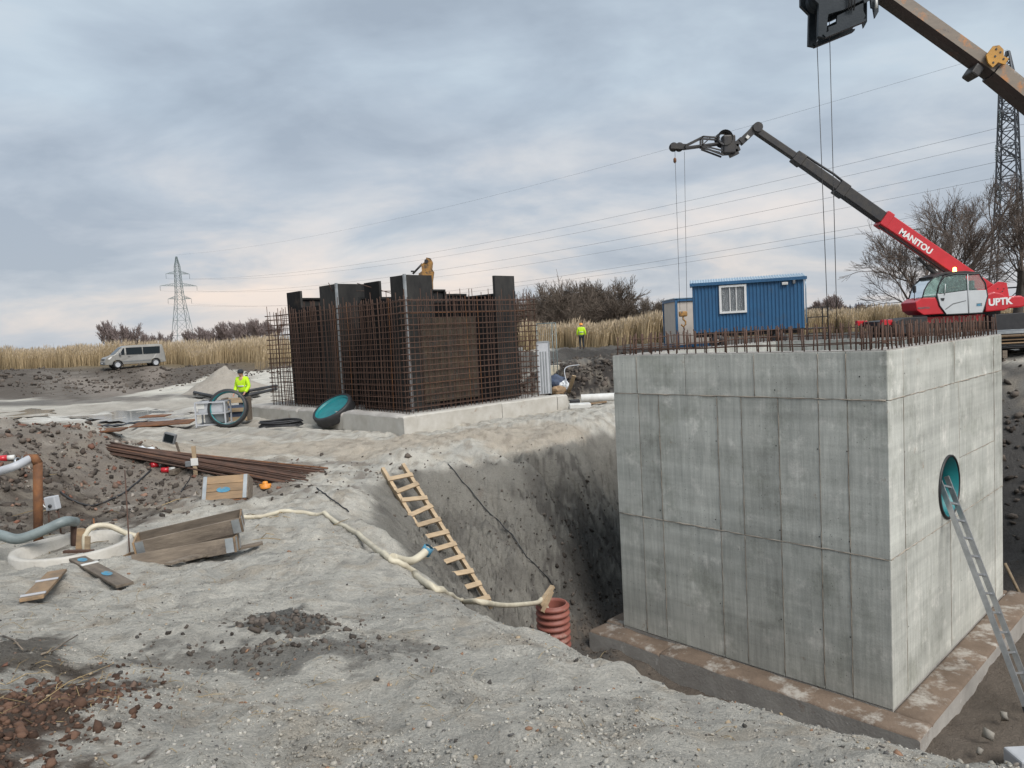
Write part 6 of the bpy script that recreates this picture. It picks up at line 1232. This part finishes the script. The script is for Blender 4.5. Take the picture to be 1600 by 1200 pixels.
# sand heap, white pipes, boards and bags by the earth bank
p_ = on(905, 628); A_, B_ = V3(PZ(908, 623, -.86)), V3(PZ(972, 620, -.86)); mb = MB(); mb.tube([A_, B_], .15, 18, caps=False); mb.tube([A_, B_], .13, 18, caps=False); tag(mb.build('white_pipe', M['white_d']), 'white plastic pipe lying before the dark earth bank', 'pipe')
mb = MB(); a = V3(PZ(898, 629, -.93)); mb.bbox(a, (.34, .3, .2), .02); tag(mb.build('black_box', M['black']), 'small black box at the end of the white pipe', 'box')
mb = MB(); a = V3(PZ(906, 634, -.95)); mb.bbox(a, (.7, .45, .16), .03); tag(mb.build('foam_block', M['white_d']), 'white foam block lying beside the pad footing end', 'foam block')
mb = MB(); a, b = on(888, 616, .02), V3(PY(897, 587, 26.0)); mb.bar(a, b, .14, .03, up=(0, 1, 0)); tag(mb.build('leaning_plank', M['wood']), 'short brown plank leaning on the dark earth bank', 'plank')
mb = MB(); mb.bar(on(916, 634, .05), on(948, 630, .05), .18, .04); tag(mb.build('flat_plank', M['wood_o']), 'brown plank lying in front of the white pipe', 'plank')
def bag(px, py, s_, mat, label, cat='bag'):
    p_ = on(px, py); bm = bmesh.new(); bmesh.ops.create_icosphere(bm, subdivisions=3, radius=1)
    for v in bm.verts:
        n_ = float(perlin(np.array([v.co.x*1.7+px]), np.array([v.co.y*1.7+v.co.z]))[0]); v.co = Vector((v.co.x*s_[0], v.co.y*s_[1], max(v.co.z, -.55)*s_[2]))*(1+.28*n_)
    me_ = bpy.data.meshes.new('bag'); bm.to_mesh(me_); bm.free(); me_.materials.append(mat); tag(mkobj('bag', me_, None, p_+Vector((0, 0, s_[2]*.45))), label, cat)
bag(868, 606, (.42, .32, .34), M['bluebag'], 'dark blue bag dumped by the earth bank'); bag(881, 608, (.22, .2, .22), M['tarp'], 'white plastic bag beside the dark blue bag'); bag(872, 616, (.3, .25, .22), M['wood_o'], 'brown paper sack in front of the dark blue bag')
mb = MB(); a = on(869, 596); mb.bbox(a+Vector((0, .6, .42)), (.36, .3, .28), .01); mb.bbox(a+Vector((0, .6, .14)), (.5, .4, .28), .02); tag(mb.build('pale_bucket', M['cream']), 'pale box standing behind the dark blue bag', 'box')
mb = MB(); a, b = V3(PY(886, 600, 27)), V3(PY(905, 570, 28.4)); P = smooth_path([a, a.lerp(b, .4)+Vector((-.25, 0, .3)), b], 8); mb.tube(P, .02, 6); tag(mb.build('cable', M['boxgrey']), 'pale cable hanging over the dark earth bank', 'cable')
# grey ribbed gate panel at the end of the cage and a light fence frame
a = PZ(842, 616, -.6); b = PZ(861, 612, -.6); gt = thing('gate_panel', 'grey ribbed sheet metal panel standing at the end of the rebar cage', 'panel', (a[0], a[1], -.6), math.atan2(b[1]-a[1], b[0]-a[0])*.4); GW = .46*1.0; GH = float(PY(842, 535, a[1])[2]+.6)
mb = MB(); mb.box((GW/2, 0, GH/2), (GW, .04, GH)); mb.build('sheet', M['boxgrey'], gt)
for f in (.2, .42, .64): mb = MB(); mb.box((GW*f+.03, -.03, GH*.42), (.04, .025, GH*.8)); mb.build('rib', M['steel'], gt)
for x_ in (.0, GW): mb = MB(); mb.box((x_, 0, GH/2), (.05, .07, GH+.03)); mb.build('frame_post', M['steel'], gt)
mb = MB(); mb.box((GW/2, 0, GH+.01), (GW-.06, .07, .05)); mb.build('frame_rail', M['steel'], gt)
a = PY(838, 506, 27.5); b = PY(868, 505, 27.5); fz = g1(a[0], 27.5); fe = thing('mesh_fence', 'light teal wire fence frame behind the rebar cage', 'fence', (a[0], 27.5, fz)); fh = float(a[2]-fz); fw2 = float(b[0]-a[0])
for x_ in (0, fw2*.8, fw2): mb = MB(); mb.tube([(x_, 0, 0), (x_, 0, fh)], .018, 6); mb.build('post', M['pylon'], fe)
mb = MB(); mb.tube([(0, 0, fh), (fw2, 0, fh)], .018, 6); mb.build('rail', M['pylon'], fe)
mb = MB(); [mb.tube([(x_, 0, .1), (x_, 0, fh)], .003, 4) for x_ in np.linspace(.06, fw2-.06, 9)]; [mb.tube([(0, 0, z_), (fw2, 0, z_)], .003, 4) for z_ in np.linspace(.2, fh-.1, 8)]; mb.build('wire_mesh', M['steel'], fe)
# heap of pale sand by the worker
def heap(px, py, y, r_, h_, mat_col, label):
    c_ = PY(px, py, y); n = 28; V_, F_2 = [], []
    for i in range(n+1):
        for j in range(40):
            rr = r_*i/n; a = j*2*math.pi/40; x_ = c_[0]+rr*math.cos(a)*(1+.15*math.sin(2*a+1)); y_ = c_[1]+rr*math.sin(a); V_.append((x_, y_, 0))
    V_ = np.array(V_); g_ = gz(V_[:, 0], V_[:, 1]); rad = np.repeat(np.arange(n+1)/n, 40); V_[:, 2] = g_ + h_*np.clip(1-rad, 0, 1)**1.1*(1+.1*fbm(V_[:, 0]*2, V_[:, 1]*2, 2)) - .06*rad
    F_2 = [(i*40+j, (i+1)*40+j, (i+1)*40+(j+1) % 40, i*40+(j+1) % 40) for i in range(n) for j in range(40)]
    tag(mkobj('sand_heap', npmesh('sand_heap', V_, F_2, M['ground'], True, np.tile(np.array(mat_col), (len(V_), 1)))), label, 'sand heap')
heap(352, 600, 44, 2.3, 1.5, (.36, .325, .28), 'conical heap of pale sand behind the worker in yellow')
# stacked steel on the right, behind the chamber
a = PY(1512, 556, 20.5); st = thing('steel_stack', 'stack of steel sheets and bars on bearers right of the chamber', 'steel stack', (a[0]+.2, 20.5, g1(a[0]+1, 20.5)+.0), R(-3)); hz_ = float(PY(1570, 520, 20.5)[2]-st.location.z)
rg = random.Random(2)
for k in range(9): mb = MB(); mb.box((1.6+rg.uniform(-.1, .1), rg.uniform(-.1, .1), .15+k*(hz_-.2)/9), (3.6, 1.3, (hz_-.2)/9*.62)); mb.build('steel_sheet', M[rg.choice(('form_grey', 'dsteel', 'boxgrey', 'wood_o', 'form_grey'))], st)
for k in range(22): mb = MB(); mb.bar((.2+k*.16, -.65, hz_+.03), (.32+k*.16, .65, hz_+.03), .05, .04); mb.build('grating_bar', M['steel'], st)
mb = MB(); [mb.box((1.6, y_, hz_+.03), (3.6, .05, .07)) for y_ in (-.68, .68)]; mb.build('grating_frame', M['steel'], st)
for x_ in (.4, 1.7, 3.0): mb = MB(); mb.box((x_, 0, .02), (.12, 1.4, .2)); mb.build('bearer', M['wood_g'], st)
# rubble and pipe in the pit at right
for (px, py, z_, s_, lab) in ((1545, 1150, -4.1, .10, 'pale broken concrete lump in the pit right of the footing'), (1570, 1120, -4.1, .07, 'small concrete lump near the aluminium ladder foot'), (1530, 1175, -4.12, .06, 'concrete chip on the muddy pit floor')):
    p_ = PZ(px, py, z_); o = scatter('concrete_lump', np.array([p_]), np.array([s_]), np.array([(.26, .24, .21)]), M['stones'], shape='cube', asp=(1.3, 1, .8)); tag(o, lab, 'lump')
a = PZ(1578, 905, -3.7); b = PZ(1606, 965, -4.0); mb = MB(); mb.tube([V3(PY(1570, 880, 14.6)), V3(PY(1602, 945, 14.2))], .03, 8); tag(mb.build('leaning_stick', M['wood']), 'thin pale pole leaning behind the chamber right corner', 'pole')
mb = MB(); P = smooth_path([V3(PZ(1562, 932, -4.1)), V3(PZ(1585, 940, -4.1)), V3(PZ(1606, 950, -4.1)), V3(PZ(1650, 960, -4.1))], 5); mb.tube(P, .07, 10); tag(mb.build('white_pipe', M['white_d']), 'white pipe on the pit floor behind the chamber right corner', 'pipe')
mb = MB(); a = PZ(1600, 1195, -4.15); mb.bbox((0, 0, .1), (.5, .35, .2), .03); tag(mb.build('pale_block', M['boxgrey'], None, (a[0]+.1, a[1], -4.2)), 'pale grey block at the lower right corner of the pit', 'block')

# ------------------------------------------------------------------ silver van
ax = Vector((-.76, -.65, 0)).normalized(); vp = PY(209, 569, 64); van = thing('van', 'silver passenger van parked on the bank at the edge of the reeds', 'van', (vp[0], vp[1], g1(vp[0], vp[1])+.03), math.atan2(ax.y, ax.x))
HL = 2.4
def tap(z): return 1.0 if z < 1.02 else 1.0-.17*((z-1.02)/.93)
def VF(u, v, z): return (u, v*tap(z)*(1-.05*max(0, (u-1.6)/.8)), z)
def vprism(name, poly, a, b, mat, par=van, bev=0):
    mb = MB(); mb.prism(poly, a, b, VF); o = mb.build(name, mat, par)
    if bev:
        bm = bmesh.new(); bm.from_mesh(o.data); bmesh.ops.recalc_face_normals(bm, faces=bm.faces[:]); bmesh.ops.bevel(bm, geom=bm.edges[:], offset=bev, segments=2, affect='EDGES'); bm.to_mesh(o.data); bm.free()
    return o
bp_ = [(2.38, .34), (2.42, .62), (2.30, .92), (2.18, 1.0), (1.66, 1.16), (.98, 1.80), (.62, 1.92), (-1.8, 1.96), (-2.22, 1.88), (-2.38, 1.05), (-2.40, .36), (-1.95, .32), (-1.93, .52), (-1.75, .70), (-1.5, .72), (-1.28, .62), (-1.18, .32), (1.02, .32), (1.10, .58), (1.32, .72), (1.55, .72), (1.75, .62), (1.88, .34)]
body = vprism('body', bp_, -.93, .93, M['van'], bev=.03)
for s_ in (-1, 1):
    a, b = (.915, .945) if s_ > 0 else (-.945, -.915)
    vprism('side_window', [(1.30, 1.14), (.86, 1.14), (.84, 1.70), (.92, 1.72)], a, b, M['glass_d'])
    vprism('side_window', [(.72, 1.14), (-.55, 1.14), (-.55, 1.74), (.72, 1.74)], a, b, M['glass_d'])
    vprism('side_window', [(-.62, 1.14), (-1.95, 1.14), (-2.02, 1.74), (-.62, 1.74)], a, b, M['glass_d'])
    vprism('door_handle', [(.62, .98), (.46, .98), (.46, 1.03), (.62, 1.03)], a*1.01, b*1.01, M['plastic_g']); vprism('side_trim', [(1.0, .52), (-1.15, .52), (-1.15, .62), (1.0, .62)], a, b, M['plastic_g'])
    vprism('head_lamp', [(2.20, .84), (1.95, 1.02), (1.82, 1.02), (2.02, .80)], a*.995, b*.995, M['white'])
    mb = MB(); mb.bbox((1.22, s_*1.02, 1.22), (.14, .2, .24), .03); mb.build('mirror', M['plastic_g'], van)
mb = MB(); f = lambda u, v, z: VF(u+.012, v, z+.012); mb.add([f(1.62, -.80, 1.19), f(1.62, .80, 1.19), f(1.0, .84, 1.775), f(1.0, -.84, 1.775)], [(0, 1, 2, 3)]); mb.build('windscreen', M['glass_d'], van)
mb = MB(); mb.bbox((2.38, 0, .48), (.14, 1.6, .26), .05); mb.build('bumper', M['plastic_g'], van); mb = MB(); mb.bbox((2.36, 0, .80), (.08, .9, .12), .02); mb.build('grille', M['dsteel'], van); mb = MB(); mb.box((2.455, 0, .50), (.01, .5, .11)); mb.build('number_plate', M['white'], van)
for x_ in (1.45, -1.57):
    for s_ in (-1, 1):
        mb = MB(); mb.lathe([(.2, -.1), (.30, -.11), (.325, -.06), (.325, .06), (.30, .11), (.2, .1)], (x_, s_*.84, .325), 22, Matrix.Rotation(R(90), 3, 'X')); wv = mb.build('wheel', M['black'], van); mb = MB(); mb.lathe([(0, .09*s_*-1), (.06, .1*s_*-1), (.2, .098*s_*-1), (.21, .1*s_*-1)], (x_, s_*.84, .325), 18, Matrix.Rotation(R(90), 3, 'X')); mb.build('rim', M['boxgrey'], wv)
# ------------------------------------------------------------------ yellow excavator behind the cage, only its arm clears the formwork
exq = PY(664, 470, 36); ex = thing('excavator', 'yellow excavator arm showing above the rebar cage', 'excavator', (exq[0], 36, g1(exq[0], 36)))
def EX(px, py): p_ = PY(px, py, 36); return (p_[0]-exq[0], 0, p_[2]-ex.location.z)
mb = MB(); P = [EX(*q) for q in ((652, 470), (655, 428), (660, 424), (659, 414), (664, 410), (667, 403), (673, 404), (676, 410), (675, 420), (678, 425), (676, 440), (677, 470))]; mb.prism([(p_[0], p_[2]) for p_ in P], -.22, .22); mb.build('arm', M['old_yellow'], ex)
mb = MB(); mb.tube([EX(645, 428), EX(660, 412)], .05, 8); mb.tube([EX(642, 424), EX(650, 424)], .04, 8); mb.build('bucket_cylinder', M['dsteel'], ex)
mb = MB(); mb.tube([(EX(667, 409)[0], -.27, EX(667, 409)[2]), (EX(667, 409)[0], .27, EX(667, 409)[2])], .1, 10); mb.build('pin', M['dsteel'], ex)
mb = MB(); mb.bbox((.8, 0, 1.5), (2.6, 2.2, 1.1), .1); mb.bbox((-.1, -.6, 2.3), (1.3, 1.0, 1.3), .1); mb.build('house', M['yellow'], ex)
for s_ in (-1, 1): mb = MB(); mb.bbox((.6, s_*.95, .42), (3.4, .5, .8), .3); mb.build('track', M['dsteel'], ex)
# ------------------------------------------------------------------ people
def skin_obj(name, verts, edges, rad, mat, parent, sub=2):
    me_ = bpy.data.meshes.new(name); me_.from_pydata(verts, edges, []); o = bpy.data.objects.new(name, me_); COL.objects.link(o); sk = o.modifiers.new('skin', 'SKIN'); sk.use_smooth_shade = True
    for i, r_ in enumerate(rad): me_.skin_vertices[0].data[i].radius = r_ if isinstance(r_, tuple) else (r_, r_)
    me_.skin_vertices[0].data[0].use_root = True; sb = o.modifiers.new('sub', 'SUBSURF'); sb.levels = sub; sb.render_levels = sub
    dg = bpy.context.evaluated_depsgraph_get(); dg.update(); m2 = bpy.data.meshes.new_from_object(o.evaluated_get(dg)); bpy.data.objects.remove(o); m2.materials.clear(); m2.materials.append(mat)
    return mkobj(name, m2, parent)
def person(loc, rz, label, J, hat, hatmat, jacket=M['hivis'], trousers=M['navy'], seated=False):
    """J: joints left/right: shoulder, elbow, wrist, hip, knee, ankle; faces -Y before rotation"""
    t = thing('person', label, 'person', loc, rz); v, e, r_ = [], [], []
    def P(p_, rad, par=None): v.append(p_); r_.append(rad); i = len(v)-1; (e.append((par, i)) if par is not None else None); return i
    pz = J['pelvis'][2]
    a = P(J['pelvis'], .11); b = P(J['waist'], .115, a); c = P(J['chest'], (.15, .11), b); nk = P(J['neck'], .055, c); hb = P(J['head'], .078, nk); ht = P((J['head'][0], J['head'][1]+.005, J['head'][2]+.11), .082, hb); P((J['head'][0], J['head'][1]+.005, J['head'][2]+.155), .06, ht)
    P((J['head'][0], J['head'][1]-.095, J['head'][2]+.035), .012, hb)      # nose
    for s_ in ('l', 'r'):
        sh = P(J['sh'+s_], .055, c); el = P(J['el'+s_], .04, sh); wr = P(J['wr'+s_], .028, el)
        d = (Vector(J['wr'+s_])-Vector(J['el'+s_])).normalized(); sg = 1 if s_ == 'l' else -1; pm_ = Vector(J['wr'+s_])+d*.06; pa = P(tuple(pm_), (.03, .022), wr)
        for k, ln in enumerate((.055, .065, .06, .048)):
            o_ = Vector((0, (k-1.5)*.017, 0)); q1_ = pm_+d*.03+o_; f1 = P(tuple(q1_), .009, pa); f2_ = P(tuple(q1_+d*ln*.6+Vector((-sg*.006, 0, 0))), .0085, f1); P(tuple(q1_+d*ln+Vector((-sg*.018, 0, 0))), .007, f2_)
        th1 = P(tuple(Vector(J['wr'+s_])+d*.03+Vector((0, -.035, 0))), .010, wr); P(tuple(Vector(J['wr'+s_])+d*.075+Vector((-sg*.01, -.05, 0))), .008, th1)
        hp = P(J['hp'+s_], .085, a); kn = P(J['kn'+s_], .055, hp); an = P(J['an'+s_], .04, kn); ft_ = Vector(J['an'+s_]); P((ft_.x, ft_.y-.14, ft_.z-.045), .035, an)
    skin_obj('body', v, e, r_, M['skin'], t)
    v, e, r_ = [], [], []; a = P((J['pelvis'][0], J['pelvis'][1], J['pelvis'][2]+(-.06 if not seated else .0)), (.185, .145)); b = P(J['waist'], (.185, .14), a); c = P(J['chest'], (.20, .145), b); P((J['neck'][0], J['neck'][1], J['neck'][2]-.0), .078, c)
    for s_ in ('l', 'r'): sh = P(J['sh'+s_], .088, c); el = P(J['el'+s_], .072, sh); P(tuple(Vector(J['wr'+s_]).lerp(Vector(J['el'+s_]), .1)), .056, el)
    jk = skin_obj('jacket', v, e, r_, jacket, t)
    w_ = Vector(J['waist']); mb = MB(); mb.lathe([(.186, -.025), (.190, -.025), (.190, .025), (.186, .025)], (w_.x, w_.y, w_.z+.06), 24, Matrix.Diagonal((1, .78, 1))); (mb.build('reflective_band', M['silver'], jk) if not seated else None)
    v, e, r_ = [], [], []; a = P(J['pelvis'], (.15, .12))
    for s_ in ('l', 'r'): hp = P(J['hp'+s_], .105, a); kn = P(J['kn'+s_], .078, hp); P(tuple(Vector(J['an'+s_])+Vector((0, 0, .03))), .066, kn)
    skin_obj('trousers', v, e, r_, trousers, t)
    for s_ in ('l', 'r'):
        an = Vector(J['an'+s_]); v, e, r_ = [], [], []; a = P((an.x, an.y+.02, an.z-.03), .055); P((an.x, an.y, an.z+.08), .055, a); b = P((an.x, an.y-.09, an.z-.04), (.05, .04), a); P((an.x, an.y-.16, an.z-.05), .035, b); skin_obj('boot', v, e, r_, M['boot'], t)
    hx, hy, hz_2 = J['head']; mb = MB()
    if hat == 'helmet': mb.lathe([(.15, .07), (.135, .075), (.128, .12), (.10, .175), (.05, .20), (0, .205)], (hx, hy, hz_2), 24); mb.bbox((hx, hy-.14, hz_2+.075), (.16, .08, .012), .004)
    else: mb.lathe([(.098, .045), (.104, .05), (.106, .10), (.088, .155), (.05, .185), (0, .192)], (hx, hy, hz_2), 20)
    mb.build('hat', hatmat, t)
    for s_ in (-1, 1):
        mb = MB(); mb.lathe([(0, .009), (.009, .0), (0, -.009)], (hx+s_*.032, hy-.074, hz_2+.065), 8); mb.build('eye', M['black'], t); mb = MB(); mb.lathe([(0, .012), (.03, .0), (0, -.012)], (hx+s_*.083, hy+.01, hz_2+.05), 10, Matrix.Rotation(R(90), 3, 'Y')); mb.build('ear', M['skin'], t)
    mb = MB(); mb.bbox((hx, hy-.078, hz_2-.005), (.045, .012, .01), .003); mb.build('mouth', M['redbrown'], t)
    return t
def stand(**k):
    J = dict(pelvis=(0, 0, .95), waist=(0, 0, 1.10), chest=(0, -.01, 1.34), neck=(0, -.01, 1.50), head=(0, -.035, 1.575), shl=(.19, 0, 1.42), elr=(-.27, 0, 1.14), ell=(.27, 0, 1.14), wrl=(.27, -.08, .90), wrr=(-.27, -.08, .90), shr=(-.19, 0, 1.42), hpl=(.10, 0, .88), hpr=(-.10, 0, .88), knl=(.11, -.02, .49), knr=(-.11, -.02, .49), anl=(.12, .02, .09), anr=(-.12, .02, .09)); J.update(k); return J
p_ = on(384, 657); person(p_+Vector((-.22, .55, 0)), R(-18), 'worker in yellow hi-vis jacket and dark beanie behind the upright ring', stand(head=(0, -.06, 1.565), wrl=(.22, -.2, .92), wrr=(-.25, -.16, .92)), 'beanie', M['navy'])
wx, wy, wz = gpos(912, 50); person((wx, wy, wz+.02), R(172), 'worker in yellow hi-vis suit standing by the reeds in the distance', stand(), 'helmet', M['orange_p'], trousers=M['navy'])
ou, oz = C1(628, 872); 
person((tx0+ou, TY-.68, tz0+oz-.45), R(-90), 'telehandler driver in dark clothes seated behind the cab door glass', dict(pelvis=(0, 0, .52), waist=(0, .03, .68), chest=(0, .02, .90), neck=(0, .0, 1.05), head=(0, -.03, 1.12), shl=(.18, 0, .98), shr=(-.18, 0, .98), ell=(.23, -.16, .76), elr=(-.23, -.16, .76), wrl=(.14, -.38, .78), wrr=(-.14, -.38, .78), hpl=(.10, -.06, .50), hpr=(-.10, -.06, .50), knl=(.12, -.44, .50), knr=(-.12, -.44, .50), anl=(.12, -.48, .12), anr=(-.12, -.48, .12)), 'beanie', M['navy'], jacket=M['boot'], seated=True)
